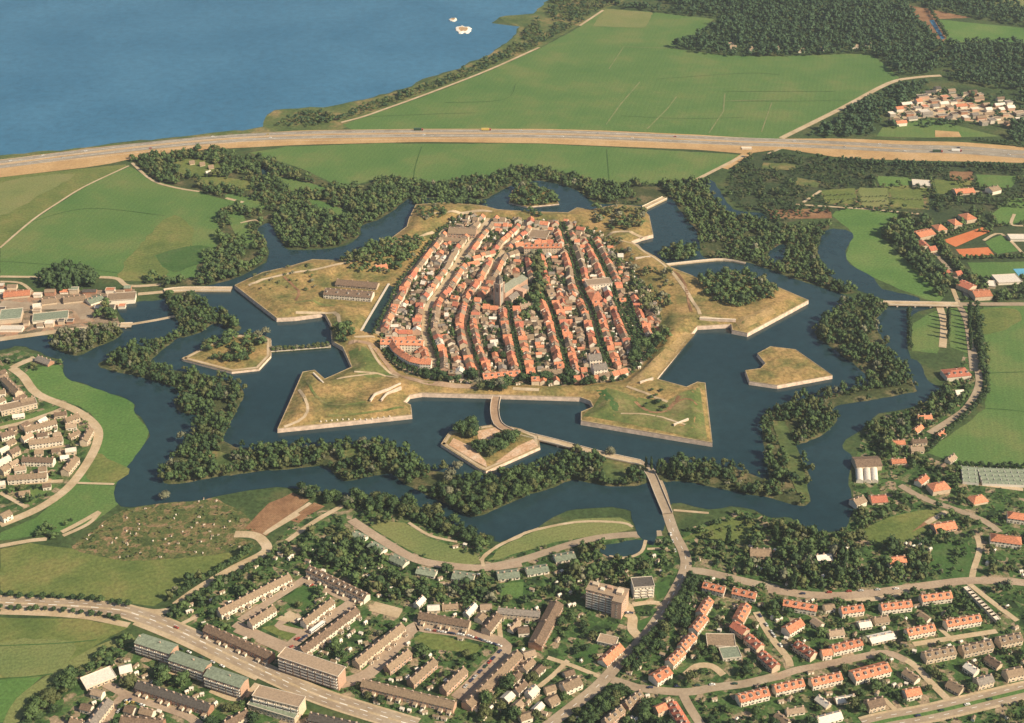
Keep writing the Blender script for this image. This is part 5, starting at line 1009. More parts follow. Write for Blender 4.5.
# ---------------------------------------------------------------- the old town
def zt(px): return GW(px, TZ)
STREETS = {
 'canalside street': [(375, 337), (382, 322), (391, 305), (402, 283), (418, 262), (432, 245), (446, 228)],
 'bright main street': [(492, 216), (482, 230), (466, 250), (454, 271), (440, 292), (430, 305), (427, 320), (426, 334), (431, 348), (435, 362), (435, 378)],
 'second street': [(525, 220), (522, 232), (506, 246), (500, 256), (487, 281), (478, 293), (472, 303), (468, 318), (467, 331), (472, 352), (478, 368), (483, 383)],
 'church street': [(506, 300), (509, 307), (511, 325), (515, 342), (520, 362), (524, 382)],
 'leafy street': [(534, 258), (540, 287), (546, 300), (554, 319), (560, 341), (565, 360), (569, 380)],
 'long shady street': [(562, 226), (569, 250), (576, 271), (579, 288), (586, 302), (592, 316), (597, 333), (602, 351), (610, 370)],
 'inner rampart street': [(590, 242), (603, 268), (612, 289), (617, 305), (622, 318), (630, 336), (636, 350)],
 'short rampart street': [(627, 300), (634, 320), (641, 336), (645, 345)],
 'curved southern street': [(381, 344), (390, 358), (404, 368), (420, 374), (436, 377)],
 'bottom street': [(440, 378), (485, 380), (540, 380), (600, 376), (630, 368)],
 'northern cross street': [(470, 224), (500, 226), (540, 229), (590, 236)],
 'barracks lane': [(383, 339), (405, 339), (424, 339)],
 'middle cross street': [(432, 300), (468, 306), (508, 308), (545, 303), (586, 302), (617, 304)],
 'upper cross street': [(455, 268), (497, 258), (525, 250), (569, 247), (592, 247)],
}
occT = Occ()
w = GW(S('J', 413, 585, 508, 424), TZ); t = thing('quay_wall', 'pale quay wall along the left side of the town canal', 'quay wall', (0, 0, 0)); b1 = MB(); b2 = MB()
b1.bar(w[0], w[1], 1.6, TZ - 1, TZ + .9); b2.bar(w[0], w[1], 2.6, TZ + .902, TZ + 1.2); link('brick_face', b1.mesh('brick_face', M['brickwall']), t); link('coping', b2.mesh('coping', M['coping']), t)
church = G(499, 304, TZ)
SW = {}
for nm, px in STREETS.items():
    w = zt(smooth(px, False, 4)); wd_ = 10 if nm == 'bright main street' else 8 if nm in ('bright main street', 'long shady street') else 6
    SW[nm] = (w, wd_)
    tag(link('town_street', strip_mesh('town_street', w, -wd_ / 2, wd_ / 2, TZ + .06 + .004 * len(SW), M['path' if 'shady' not in nm and 'leafy' not in nm else 'paving'])), kind='structure')
    occT.line(w, wd_ / 2 + .4); SOLID.line(w, wd_ / 2)
# Great church: tower, nave, choir, aisles
cxp, cyp = church; ang = math.atan2(*(np.array(G(529, 272, TZ + 12)) - np.array(G(503, 290, TZ + 12)))[::-1])
t = thing('church', 'great brick church with a tall square tower and long grey-green roofs', 'church', (cxp, cyp, TZ), ang)
b = MB(); b.box(-4.2, 4.2, -4.2, 4.2, 0, 33); b.box(-3.3, 3.3, -3.3, 3.3, 33, 40)
link('tower', b.mesh('tower', WALL['grey']), t)
tw_ = [o for o in t.children][0]
b = MB(); 
for s in (-1, 1):
    for q in (-1, 1): b.box(s * 4.2 - .7, s * 4.2 + .7, q * 4.2 - .7, q * 4.2 + .7, 0, 34.5)
link('buttress', b.mesh('buttress', WALL['pink']), tw_)
b = MB(); b.box(-4.7, 4.7, -4.7, -4.25, 33.02, 34.2); b.box(-4.7, 4.7, 4.25, 4.7, 33.02, 34.2); b.box(-4.7, -4.25, -4.25, 4.25, 33.02, 34.2); b.box(4.25, 4.7, -4.25, 4.25, 33.02, 34.2); link('balustrade', b.mesh('balustrade', M['stonepale']), tw_)
b = MB()
for a in range(4):
    p0, p1 = [(-3.5, -3.5), (3.5, -3.5), (3.5, 3.5), (-3.5, 3.5)][a], [(3.5, -3.5), (3.5, 3.5), (-3.5, 3.5), (-3.5, -3.5)][a]; b.face([(*p0, 40), (*p1, 40), (0, 0, 47)])
link('spire', b.mesh('spire', ROOF['slate']), tw_)
for a in range(4):
    b = MB(); b.box(-1.6, 1.6, -.1, .02, 0, 7); b.box(-.2, .2, -.14, -.105, 0, 7, 1)
    for z_ in (21, 34): link('louvre_window', cached('louv', lambda b=b: b.mesh('louvre_window', [M['glass'], M['stonepale']])), tw_, [(0, -4.2 if z_ < 30 else -3.3, z_), (4.2 if z_ < 30 else 3.3, 0, z_), (0, 4.2 if z_ < 30 else 3.3, z_), (-4.2 if z_ < 30 else -3.3, 0, z_)][a], a * math.pi / 2)
def hall(nm, x0, x1, y0, y1, h, rh, rm_, hip=False):
    b = MB(); yc = (y0 + y1) / 2; b.box(x0, x1, y0, y1, 0, h)
    link('wall', b.mesh('wall', WALL['cream' if nm == 'aisle' else 'pink']), t).name = nm + '_wall'
    r_ = MB(); e = .5
    hx = (y1 - y0) / 2 if hip else 0
    for s, yy in ((-1, y0 - e), (1, y1 + e)): r_.face([(x0 - .3, yy, h - .1), (x1 + .3, yy, h - .1), (x1 + .3 - hx, yc, h + rh), (x0 - .3, yc, h + rh)])
    r_.face([(x1 + .3, y0 - e, h - .1), (x1 + .3, y1 + e, h - .1), (x1 + .3 - hx, yc, h + rh)]); r_.face([(x0 - .28, y0, h), (x0 - .28, y1, h), (x0 - .28, yc, h + rh - .2)], 1)
    link(nm + '_roof', r_.mesh(nm + '_roof', [ROOF[rm_], WALL['pink']]), t)
ROOF['lead'] = mat_plain('lead_roofing', L3(.19, .19, .14), var=.3)
hall('nave', 4.95, 36, -6, 6, 17, 8, 'lead'); hall('choir', 36.3, 58, -5.6, 5.6, 15, 7, 'lead', True)
hall('aisle', 5.2, 46, -15.5, -6.1, 8, 5, 'grey'); hall('aisle', 5.2, 46, 6.1, 15.5, 8, 5, 'grey')
b = MB(); b.box(24, 33, -20, -6.2, 0, 14); b.box(24, 33, 6.2, 20, 0, 14); link('transept', b.mesh('transept', WALL['pink']), t)
for k in range(6):
    for y_ in (-15.5,): link('church_window', cached('cw', lambda: m_win(2.6, 5)), t, (10 + k * 6.2, y_, 2))
t.scale = (.9, .9, .8)
ux, uy = math.cos(ang), math.sin(ang)
for oc in (occT, SOLID): oc.rect(cxp + ux * 27, cyp + uy * 27, ux, uy, 72, 42)
# landmark buildings of the fortress
def landmark(c, D, st, rm_, wm_, lab, nm='barracks', cat='barracks', **kw):
    o = row('J', c, D, st, rm_, wm_, lab, nm, cat, z0=TZ, **kw); e = o.rotation_euler.z
    a_, b_ = (np.array(G(*p, TZ)) for p in S('J', *c)); occT.rect(o.location.x, o.location.y, math.cos(e), math.sin(e), math.hypot(*(b_ - a_)), D + 2); return o
landmark((290, 440, 452, 452), 16, 2, 'brown', 'white', 'long barracks with white front and brown roof on the west bastion', dorm=2)
landmark((330, 408, 470, 420), 14, 1, 'brown', 'cream', 'brown low wing behind the white-fronted barracks on the west bastion', chim=3)
landmark((462, 360, 500, 355), 12, 1, 'orange', 'cream', 'small orange-roofed magazine north of the white-fronted barracks', nm='house', cat='house')
landmark((712, 232, 806, 236), 20, 2, 'tan', 'pink', 'broad tan brick barracks at the northern end of town')
landmark((690, 262, 770, 268), 8, 1, 'tan', 'white', 'low pale wing below the broad tan northern barracks')
landmark((480, 610, 626, 614), 11, 3, 'orange', 'white', 'long orange-roofed row closing the top of the curved southern block', nm='terraced_house', cat='terrace', dorm=1)
def lm2(sh, c, D, st, rm_, wm_, lab, nm='house', cat='house', **kw):
    o = row(sh, c, D, st, rm_, wm_, lab, nm, cat, z0=TZ, **kw)
    a_, b_ = (np.array(G(*p, TZ)) for p in S(sh, *c)); occT.rect(o.location.x, o.location.y, math.cos(o.rotation_euler.z), math.sin(o.rotation_euler.z), math.hypot(*(b_ - a_)), D + 2); return o
lm2('K', (150, 286, 278, 284), 11, 3, 'orange', 'cream', 'long orange-roofed row in the north of town beside a large tree', 'terraced_house', 'terrace', dorm=1)
lm2('K', (170, 250, 232, 256), 22, 1, 'tan', 'cream', 'flat tan hall in the north of town above the long orange row', **FL)
lm2('K', (362, 418, 446, 410), 14, 3, 'gravel', 'white', 'large pale flat-roofed building east of the long shady street', 'apartment_block', 'apartment block', **FL)
lm2('K', (372, 458, 412, 454), 22, 2, 'orange', 'pink', 'broad orange hipped hall just below the large pale flat building', roof='hip')
lm2('g', (370, 84, 412, 80), 13, 3, 'grey', 'white', 'white grey-roofed house, upper of two at the south-east corner of town')
lm2('g', (384, 118, 430, 112), 13, 3, 'grey', 'white', 'white grey-roofed house, lower of two at the south-east corner of town')
lm2('g', (10, 150, 136, 138), 12, 2, 'orange', 'white', 'long orange-roofed building by the southern gate at the foot of church street', 'terraced_house', 'terrace', dorm=1)
lm2('K', (470, 318, 488, 318), 9, 2, 'white', 'white', 'small white house among the trees of the eastern rampart')
lm2('g', (210, 132, 280, 136), 9, 2, 'tan', 'cream', 'tan-roofed row behind the southern rampart trees', 'terraced_house', 'terrace')
CV = zt([(386, 348), (392, 358), (400, 364), (409, 369), (420, 371.5), (431, 372)])
for i in range(len(CV) - 1):
    (ax, ay), (bx, by) = CV[i], CV[i + 1]; L = math.hypot(bx - ax, by - ay); ux, uy = (bx - ax) / L, (by - ay) / L
    cx_, cy_ = (ax + bx) / 2 - uy * 6, (ay + by) / 2 + ux * 6
    building('terraced_house', ordinal(i) + ' segment of the curved orange terrace along the southern rampart, counted from the canal', 'terrace', cx_, cy_, ux, uy, L - .3, 9, 8.6, TZ, rm='orange', wm='white', storeys=3, group='curved terrace along the southern rampart'); occT.rect(cx_, cy_, ux, uy, L, 10)

houses = []
RC = ['orange'] * 12 + ['red'] * 3 + ['tan'] * 5 + ['gravel'] * 2 + ['white'] * 1
WC = ['white'] * 4 + ['cream'] * 3 + ['brick'] * 1 + ['pink'] * 2
twin = [np.array(p) for p in tw]
def try_house(cx, cy, ux, uy, L, D):
    for a in (-.5, .5):
        for c in (-.5, .5):
            if not inside(tw, cx + ux * a * L - uy * c * D, cy + uy * a * L + ux * c * D): return False
    if not occT.rect_free(cx, cy, ux, uy, L - 1.5, D - 2): return False
    occT.rect(cx, cy, ux, uy, L - .6, D); SOLID.rect(cx, cy, ux, uy, L, D); return True
for nm, (w, wd_) in SW.items():
    ws = densify(w, 1.0, False)
    dd_ = np.array(w[-1]) - np.array(w[0]); ns_ = abs(dd_[1]) > abs(dd_[0])
    for side in (1, -1):
        sd = ('left' if -dd_[1] * side < 0 else 'right') if ns_ else ('upper' if dd_[0] * side > 0 else 'lower')
        i = 2
        while i < len(ws) - 10:
            L = random.choice([5, 6, 7, 7, 8, 9, 11]); D = random.choice([7, 8, 8, 9]); j = min(len(ws) - 1, i + L)
            a, b_ = np.array(ws[i]), np.array(ws[j]); d = b_ - a; ln = np.hypot(*d); d = d / ln; c = (a + b_) / 2 + np.array((-d[1], d[0])) * side * (wd_ / 2 + D / 2 + random.choice((.4, .5, .8)))
            if random.random() < .05: i += random.choice((4, 6)); continue
            if try_house(*c, *d, L, D): houses.append((c[0], c[1], d[0], d[1], L, D, nm, sd, 0)); i += L
            else: i += 2
# second line of houses and workshops behind the street fronts
for nm, (w, wd_) in SW.items():
    ws = densify(w, 1.0, False)
    dd_ = np.array(w[-1]) - np.array(w[0]); ns_ = abs(dd_[1]) > abs(dd_[0])
    for side in (1, -1):
        sd = ('left' if -dd_[1] * side < 0 else 'right') if ns_ else ('upper' if dd_[0] * side > 0 else 'lower')
        i = 2
        while i < len(ws) - 10:
            L = random.choice([4, 5, 6, 7, 8]); D = random.choice([4, 5, 6, 8]); j = min(len(ws) - 1, i + L)
            a, b_ = np.array(ws[i]), np.array(ws[j]); d = b_ - a; d = d / np.hypot(*d); c = (a + b_) / 2 + np.array((-d[1], d[0])) * side * (wd_ / 2 + random.uniform(13, 26))
            if random.random() < .5: i += L; continue
            if random.random() < .5: d = np.array((-d[1], d[0]))
            if try_house(*c, *d, L, D): houses.append((c[0], c[1], d[0], d[1], L, D, nm, sd, 1)); i += L
            else: i += 4
front = [h for h in houses if not h[8]]; back = [h for h in houses if h[8]]
front.sort(key=lambda h: h[1]); back.sort(key=lambda h: h[1])
keep = set(front[:300])
kb = set(back[:200])
rest = MB()
restmats = [ROOF['orange'], ROOF['red'], ROOF['tan'], ROOF['brown'], WALL['white'], WALL['cream']]
byst = {}
for h in front + back:
    cx, cy, ux, uy, L, D, nm, sd, bk = h
    rm_, wm_ = random.choice(RC if not bk else ['orange', 'orange', 'tan', 'tan', 'brown', 'white', 'gravel', 'grey']), random.choice(WC)
    hh_ = random.choice([4, 4.5, 5, 5, 5.5]) if not bk else random.choice([3, 3.5, 4.5]); rh_ = D * random.choice([.3, .34, .4]) if not bk else D * .28
    if h in keep:
        byst.setdefault((nm, sd), []).append((h, rm_, wm_, hh_, round(rh_ * 2) / 2))
    elif h in kb:
        building('outbuilding', f"low {'orange' if rm_ in ('orange', 'red') else rm_} roofed outbuilding in the yards behind the {nm}", 'outbuilding', cx, cy, ux, uy, L, D, hh_, TZ, rh=round(rh_ * 2) / 2, rm=rm_, wm=wm_, chim=0, wins=False, group=f"{'orange' if rm_ in ('orange', 'red') else rm_} outbuildings behind the {nm}")
    else:
        b = len(rest.v); nx, ny = -uy, ux; x, y = L / 2, D / 2
        Tf = lambda a, c, z_: (cx + ux * a + nx * c, cy + uy * a + ny * c, TZ + z_)
        wmi = 4 + (int(cx * 7) % 2); rmi = ['orange', 'red', 'tan', 'brown'].index(rm_) if rm_ in ('orange', 'red', 'tan', 'brown') else 2
        for s in (-1, 1):
            rest.face([Tf(-x, s * y, 0), Tf(x, s * y, 0), Tf(x, s * y, hh_), Tf(-x, s * y, hh_)], wmi); rest.face([Tf(s * x, -y, 0), Tf(s * x, y, 0), Tf(s * x, y, hh_), Tf(s * x, 0, hh_ + rh_), Tf(s * x, -y, hh_)], wmi)
            rest.face([Tf(-x, s * (y + .3), hh_), Tf(x, s * (y + .3), hh_), Tf(x, 0, hh_ + rh_ + .2), Tf(-x, 0, hh_ + rh_ + .2)], rmi)
if rest.f: tag(link('old_town_buildings', rest.mesh('old_town_buildings', restmats)), 'far northern houses of the old town seen as one mass', 'houses', kind='stuff')
for (nm, sd), lst in byst.items():
    ew_ = sd in ('upper', 'lower'); lst.sort(key=lambda q: q[0][0] if ew_ else q[0][1])
    for i, (h, rm_, wm_, hh_, rh_) in enumerate(lst):
        cx, cy, ux, uy, L, D = h[:6]
        k = random.random() < .3 and L < 10
        building('town_house', f"{rm_ if rm_ != 'gravel' else 'sandy'}-roofed {'small' if L < 7 else 'broad' if L > 9 else 'plain'} {wm_}-walled town house, {ordinal(i)} from the {'left' if ew_ else 'lower'} end, {sd} side of {nm}", 'town house', cx, cy, *((-uy, ux) if k else (ux, uy)), *((D, L) if k else (L, D)), hh_, TZ, rh=rh_, rm=rm_, wm=wm_, units=1 if L < 11 else 2, storeys=2, wins=False, dorm=1 if i % 5 == 0 else 0, group='old town street houses')
print('houses', len(front), len(back))

# ---------------------------------------------------------------- trees
CUBE_V = np.array([(x, y, z) for x in (-1, 0, 1) for y in (-1, 0, 1) for z in (-1, 0, 1) if max(abs(x), abs(y), abs(z)) == 1], float)
def _cs():
    idx = {tuple(v): i for i, v in enumerate(CUBE_V.astype(int))}; q = []
    for ax in range(3):
        o1, o2 = [(1, 2), (2, 0), (0, 1)][ax]
        for s in (-1, 1):
            for a in (-1, 0):
                for b in (-1, 0):
                    c = []
                    for da, db in ((0, 0), (1, 0), (1, 1), (0, 1)):
                        p = [0, 0, 0]; p[ax] = s; p[o1] = a + da; p[o2] = b + db; c.append(idx[tuple(p)])
                    q.append(c if s > 0 else c[::-1])
    return CUBE_V / np.linalg.norm(CUBE_V, axis=1)[:, None], np.array(q)
CSV, CSQ = _cs()
def crown(seed, lobes, leaves, size, shape='round'):
    """unit crown (about 1 wide, 1 tall): several bough masses, each clothed with separate leaf sprays"""
    r = np.random.default_rng(seed); V = []; Q = []; T = []; n = 0
    for k in range(lobes):
        if shape == 'round':
            a = 6.283 * (k + r.uniform(-.3, .3)) / max(lobes - 1, 1); d = 0 if k == lobes - 1 else r.uniform(.42, .62)
            c = np.array((d * math.cos(a), d * math.sin(a), r.uniform(-.35, .2) if d else .35)); rad = r.uniform(.38, .55) if d else r.uniform(.5, .62)
            sq = np.array((1, 1, .85))
        else:
            c = np.array((r.uniform(-.12, .12), r.uniform(-.12, .12), -.75 + 1.5 * k / max(lobes - 1, 1))); rad = .42 * (1 - .55 * (k / max(lobes - 1, 1)) ** 2) * r.uniform(.85, 1.1); sq = np.array((1, 1, 1.1))
        tl = r.uniform(0, .45)
        cv = CSV * (rad * .8 * r.uniform(.8, 1.12, (len(CSV), 1))) * sq + c
        V.append(cv); Q.append(CSQ + n); T.append(np.full(len(cv), tl + .2)); n += len(cv)
        m = leaves // lobes
        nv = r.normal(size=(m, 3)); nv[:, 2] = np.abs(nv[:, 2]) * .9 - .25; nv /= np.linalg.norm(nv, axis=1)[:, None]
        p = c + nv * sq * rad * r.uniform(.85, 1.18, (m, 1))
        nn = nv + r.normal(scale=.55, size=(m, 3)); nn /= np.linalg.norm(nn, axis=1)[:, None]
        t1 = np.cross(nn, r.normal(size=(m, 3))); t1 /= np.linalg.norm(t1, axis=1)[:, None]; t2 = np.cross(nn, t1)
        s1 = size * r.uniform(.6, 1.3, (m, 1)); s2 = size * r.uniform(.5, 1.1, (m, 1))
        qv = np.stack([p - t1 * s1, p - t2 * s2, p + t1 * s1 * .9, p + t2 * s2], 1).reshape(-1, 3)
        V.append(qv); Q.append(np.arange(4 * m).reshape(m, 4) + n); T.append(np.repeat(tl + r.uniform(0, .6, m), 4)); n += 4 * m
    return np.concatenate(V), np.concatenate(Q), np.clip(np.concatenate(T), 0, 1)
HI = [crown(10 + i, 6 + i % 3, 230, .15) for i in range(5)]
HIP = [crown(30 + i, 6, 160, .15, 'tall') for i in range(3)]
LO = [crown(50 + i, 4, 44, .2) for i in range(6)]
LOW = [crown(70 + i, 2, 24, .24) for i in range(5)]
LOP = [crown(80 + i, 5, 60, .18, 'tall') for i in range(3)]
def m_trunk():
    b = MB(); b.cyl(0, 0, .06, .04, -1.75, -.2, 7)
    for a in range(3): b.cyl(.1 * math.cos(a * 2.1), .1 * math.sin(a * 2.1), .03, .015, -.6, .1, 5)
    return b.mesh('trunk', M['trunk'])
MEAD = Occ()
TREES = []                                    # x, y, z, crown radius, height, leaf, area, sort of tree
def plant(x, y, r, h, leaf, area, kind='broadleaf_tree', z=None): TREES.append((x, y, z, r, h, leaf, area, kind))
def wchoice(w):
    return random.choices(list(w), list(w.values()))[0]
def grove(px, spacing, r, h, leaves, area, kind='broadleaf_tree', gap=.0, gs=30, seed=0, world=None, z=0.0, avoid=True, water=True, zp=0.0, clear=False):
    w = world or GW(px, zp); xs = [p[0] for p in w]; ys = [p[1] for p in w]
    X, Y = np.meshgrid(np.arange(min(xs), max(xs), spacing), np.arange(min(ys), max(ys), spacing))
    X = X.ravel() + rng.uniform(-.48, .48, X.size) * spacing; Y = Y.ravel() + rng.uniform(-.48, .48, Y.size) * spacing
    k = inside(w, X, Y); X, Y = X[k], Y[k]
    if gap: k = vnoise(X, Y, gs, seed) > gap; X, Y = X[k], Y[k]
    for x, y in zip(X, Y):
        if avoid and SOLID.hit(x, y): continue
        if clear and (CLEAR.hit(x, y) or MEAD.hit(x, y)): continue
        if water and WATER.hit(x, y): continue
        s = random.choice((.5, .65, .8, .9, 1, 1.1, 1.3, 1.6)) * random.uniform(.9, 1.1)
        plant(x, y, r * s, h * s * random.uniform(.85, 1.15), wchoice(leaves), area, kind, z)
def tree_row(px, spacing, r, h, leaves, area, kind='broadleaf_tree', off=0, z=0.0, world=None, avoid=False):
    w = world or GW(px, z)
    w = densify(offset_line(w, off) if off else w, .5, False); i = 0
    while i < len(w):
        x, y = w[i]
        if not (avoid and SOLID.hit(x, y)):
            s = random.uniform(.8, 1.2); plant(x + random.uniform(-.8, .8), y + random.uniform(-.8, .8), r * s, h * s, wchoice(leaves), area, kind, z)
        i += max(1, int(spacing * 2 * random.uniform(.8, 1.25)))
DK = {'dark': 4, 'mid': 4, 'olive': 1.6, 'pale': .15}; DKW = {'dark': 4, 'mid': 4, 'olive': 2, 'pale': .5}; OL = {'olive': 4, 'mid': 2, 'pale': 2}; WD = {'wood': 1}
A_W, A_E, A_L = 'the long wooded strip in the western and southern moat', 'the wooded strip in the eastern moat', 'the small wooded island near the western works'
def clip(px, test): return [p for p in px]
# moat strips: open clearings are kept bare
for c in (S('F', 350, 415, 415, 415, 415, 450, 355, 450), S('g', 430, 445, 500, 450, 540, 500, 450, 530, 420, 500), S('H', 165, 320, 205, 318, 270, 470, 290, 590, 250, 560, 200, 430), S('E', 335, 118, 480, 150, 470, 165, 330, 130), S('E', 700, 420, 790, 430, 800, 470, 740, 480),
          S('H', 330, 245, 640, 190, 660, 212, 520, 238, 350, 270), S('H', 20, 490, 130, 480, 180, 520, 60, 540), S('H', 270, 540, 310, 600, 240, 600, 200, 560)):
    SOLID.poly(GW(c))
    if c[0] not in (S('E', 335, 118)[0], S('H', 330, 245)[0], S('H', 270, 540)[0], S('H', 20, 490)[0]): patch('bank_clearing', c, M['reed'], 2.15, 2, rag=1, step=5)
grove(STRIP_W, 5.1, 3.0, 8, DKW, A_W, 'bank_tree', .2, 20, 1, z=1.5); grove(STRIP_L, 4.6, 2.8, 8, OL, A_L, 'bank_tree', z=1.5); grove(STRIP_E, 5.0, 2.9, 7.6, DKW, A_E, 'bank_tree', .26, 20, 2, z=1.5)
SBK = [(300, 489), (345, 498), (405, 502), (445, 519), (492, 543), (485, 549), (440, 532), (400, 514), (340, 507), (300, 497)]
grove(SBK, 5.2, 3.2, 8, DK, 'the trees along the southern bank of the moat', 'bank_tree', .08, water=False, avoid=False, clear=True)
grove(S('H', 20, 480, 150, 500, 300, 590, 290, 610, 130, 565, 0, 555), 5, 2.4, 4.5, OL, A_E, 'shrub', .3, 12, z=1.5, avoid=False)
NWW = [(127, 158), (140, 155), (165, 149), (200, 146), (240, 158), (262, 160), (300, 172), (337, 186), (348, 189), (387, 178), (416, 183), (405, 202), (392, 212), (376, 221), (362, 226), (358, 238), (337, 247), (290, 250), (280, 240), (269, 223), (257, 229), (266, 243), (269, 257), (258, 268), (229, 281), (200, 286), (165, 288), (140, 282), (150, 277), (200, 276), (195, 262), (203, 254), (222, 247), (215, 222), (222, 212), (240, 206), (199, 190), (160, 183), (140, 168)]
for c in (S('M', 590, 560, 660, 540, 770, 570, 760, 600, 620, 600), S('M', 680, 600, 860, 620, 850, 650, 700, 640), S('N', 120, 600, 290, 640, 300, 660, 150, 650), S('M', 780, 660, 900, 690, 880, 720, 780, 690), S('J', 240, 130, 400, 190, 330, 195, 250, 160), S('I', 770, 180, 830, 190, 870, 300, 820, 280)):
    SOLID.poly(GW(c)); patch('clearing_grass', c, M['meadow_olive' if c[0][0] < 200 else 'meadow'], .30, 3)
grove(NWW, 6, 3.3, 8, {'dark': 5, 'mid': 3, 'olive': 2}, 'the woods between the western meadow and the moat', 'woodland_tree', .26, 30, 3)
NB = [(345, 192), (387, 177), (416, 183), (445, 183), (489, 177), (521, 168), (545, 169), (583, 180), (612, 184), (656, 185), (697, 180), (706, 184), (726, 214), (763, 222), (772, 226), (830, 224), (822, 262), (838, 283), (858, 293), (842, 294), (797, 280), (745, 262), (705, 260), (697, 233), (682, 214), (669, 197), (644, 205), (595, 203), (582, 193), (565, 186), (540, 181), (515, 184), (497, 193), (483, 200), (450, 200), (416, 198), (403, 203), (392, 211), (376, 220), (355, 205)]
SOLID.poly(GW(S('K', 510, 95, 620, 90, 630, 120, 560, 160, 520, 120))); SOLID.poly(GW(S('K', 760, 290, 820, 280, 850, 330, 770, 330)))
grove(NB, 5.7, 3.1, 7.6, DK, 'the belt of woods along the northern moat bank', 'woodland_tree', .14, 26, 4)
grove(GW and [(410, 199), (483, 201), (488, 207), (416, 206)], 6, 3.6, 7, DK, 'the belt of woods along the northern moat bank', 'woodland_tree', water=False, avoid=False)
grove(RAV['N'], 6, 3.4, 7, DK, 'the small wooded island north of town', 'woodland_tree', z=1.2); grove(S('K', 610, 330, 650, 300, 740, 300, 745, 335, 640, 350), 5.5, 3.5, 8, DK, 'the belt of woods along the northern moat bank', 'woodland_tree', water=False)
grove(S('L', 540, 250, 600, 205, 690, 215, 640, 260, 700, 340, 760, 420, 770, 460, 730, 470, 620, 350), 6.2, 4, 10, DK, 'the curved tree belt beside the water meadow', 'woodland_tree')
grove(S('L', 690, 215, 900, 170, 880, 215, 760, 260, 740, 290, 830, 400, 900, 420, 900, 490, 790, 480, 780, 430, 700, 320, 640, 260), 7.5, 3.3, 7, DK, 'the gardens around the clay tennis courts', 'woodland_tree', .25)
grove(S('L', 800, 490, 1060, 480, 1060, 420, 1000, 430, 940, 460), 7.5, 3.3, 7, DK, 'the gardens around the clay tennis courts', 'woodland_tree', .3)
# heath and nurseries below the motorway
for c, mk_ in ((S('L', 330, 105, 445, 95, 450, 150, 350, 150), 'meadow_olive'), (S('L', 460, 95, 560, 95, 560, 160, 470, 160), 'meadow_pale'), (S('L', 570, 100, 680, 105, 680, 165, 575, 165), 'meadow_olive'), (S('L', 525, 55, 640, 60, 640, 88, 530, 90), 'meadow_bright'), (S('L', 770, 40, 850, 40, 850, 70, 775, 70), 'soil'), (S('L', 860, 50, 1000, 55, 980, 95, 860, 90), 'meadow'), (S('L', 250, 60, 330, 75, 320, 95, 240, 85), 'reed'), (S('L', 130, 8, 250, 15, 240, 35, 130, 30), 'reed')):
    SOLID.poly(GW(c)); patch('nursery_plot', c, M[mk_], .24, rag=1.5, step=8)
for c in ((340, 125, 450, 118), (470, 128, 560, 125), (580, 135, 680, 138), (470, 145, 560, 143), (340, 140, 450, 137)):
    tree_row(S('L', *c), 5, 1.6, 2.6, OL, 'the heath and nurseries below the motorway', 'heath_bush')
grove([(735, 160), (752, 152), (790, 156), (850, 161), (900, 164), (1030, 167), (1030, 196), (985, 200), (940, 213), (925, 205), (880, 214), (850, 210), (830, 213), (770, 225), (745, 214), (725, 195)], 7.4, 3.0, 5.5, {'dark': 5, 'mid': 2, 'olive': 1.2}, 'the heath and nurseries below the motorway', 'heath_bush', .24, 30, 6)
tree_row([(838, 161), (880, 165.5), (940, 166.5), (1030, 168.5)], 6, 3.6, 9, WD, 'the line of trees under the motorway', 'woodland_tree'); tree_row(S('Q', 860, 480, 1060, 508), 6, 3, 7, WD, 'the line of trees above the motorway', 'woodland_tree')
for c, sp in (((560, 120, 700, 125, 860, 150, 1040, 165), 7), ((500, 60, 520, 110, 480, 160), 6), ((700, 60, 720, 120, 740, 180), 7), ((860, 70, 880, 140, 1040, 145), 7), ((700, 220, 760, 330, 830, 420, 920, 470), 5.5), ((715, 235, 775, 335, 850, 410, 930, 430), 6), ((740, 270, 880, 220, 915, 235), 5), ((790, 340, 930, 335, 1040, 335), 6), ((905, 190, 930, 230, 1040, 215), 6), ((870, 245, 940, 250, 1020, 330), 7), ((840, 400, 900, 410, 1040, 405), 6), ((850, 490, 940, 478, 1040, 470), 6), ((930, 170, 985, 130, 1040, 128), 7)):
    tree_row(S('L', *c), sp, 3.1, 6.5, DK, 'the gardens around the clay tennis courts', 'woodland_tree', avoid=True)
# far forests
F1 = [(604, -14), (655, -10), (665, 4), (716, 17), (730, 20), (692, 38), (672, 49), (700, 54), (729, 57), (777, 57), (871, 54), (876, 58), (902, 78), (925, 76), (946, 68), (943, 45), (930, 40), (903, 3), (890, -20), (640, -24)]
grove(F1, 8, 4.5, 11, WD, 'the far forest', 'forest_tree'); grove([(948, 46), (975, 42), (1040, 44), (1040, 92), (1000, 90), (947, 80), (942, 84), (950, 72)], 8, 4.4, 10, WD, 'the far forest', 'forest_tree')
grove([(903, 1), (1060, -14), (1060, 30), (1020, 27), (973, 18), (940, 12)], 8.5, 4.5, 10, WD, 'the far forest', 'forest_tree', .18, 60); grove(S('O', 420, 0, 480, 15, 800, 40, 800, 66, 580, 40, 480, 30), 10, 5, 9, WD, 'the far forest', 'forest_tree')
grove(S('Q', 290, 468, 400, 395, 600, 285, 700, 285, 690, 300, 545, 400, 510, 440, 515, 465, 350, 470), 8.5, 4.4, 9, WD, 'the dark wood between the big meadow and the commercial yards', 'woodland_tree')
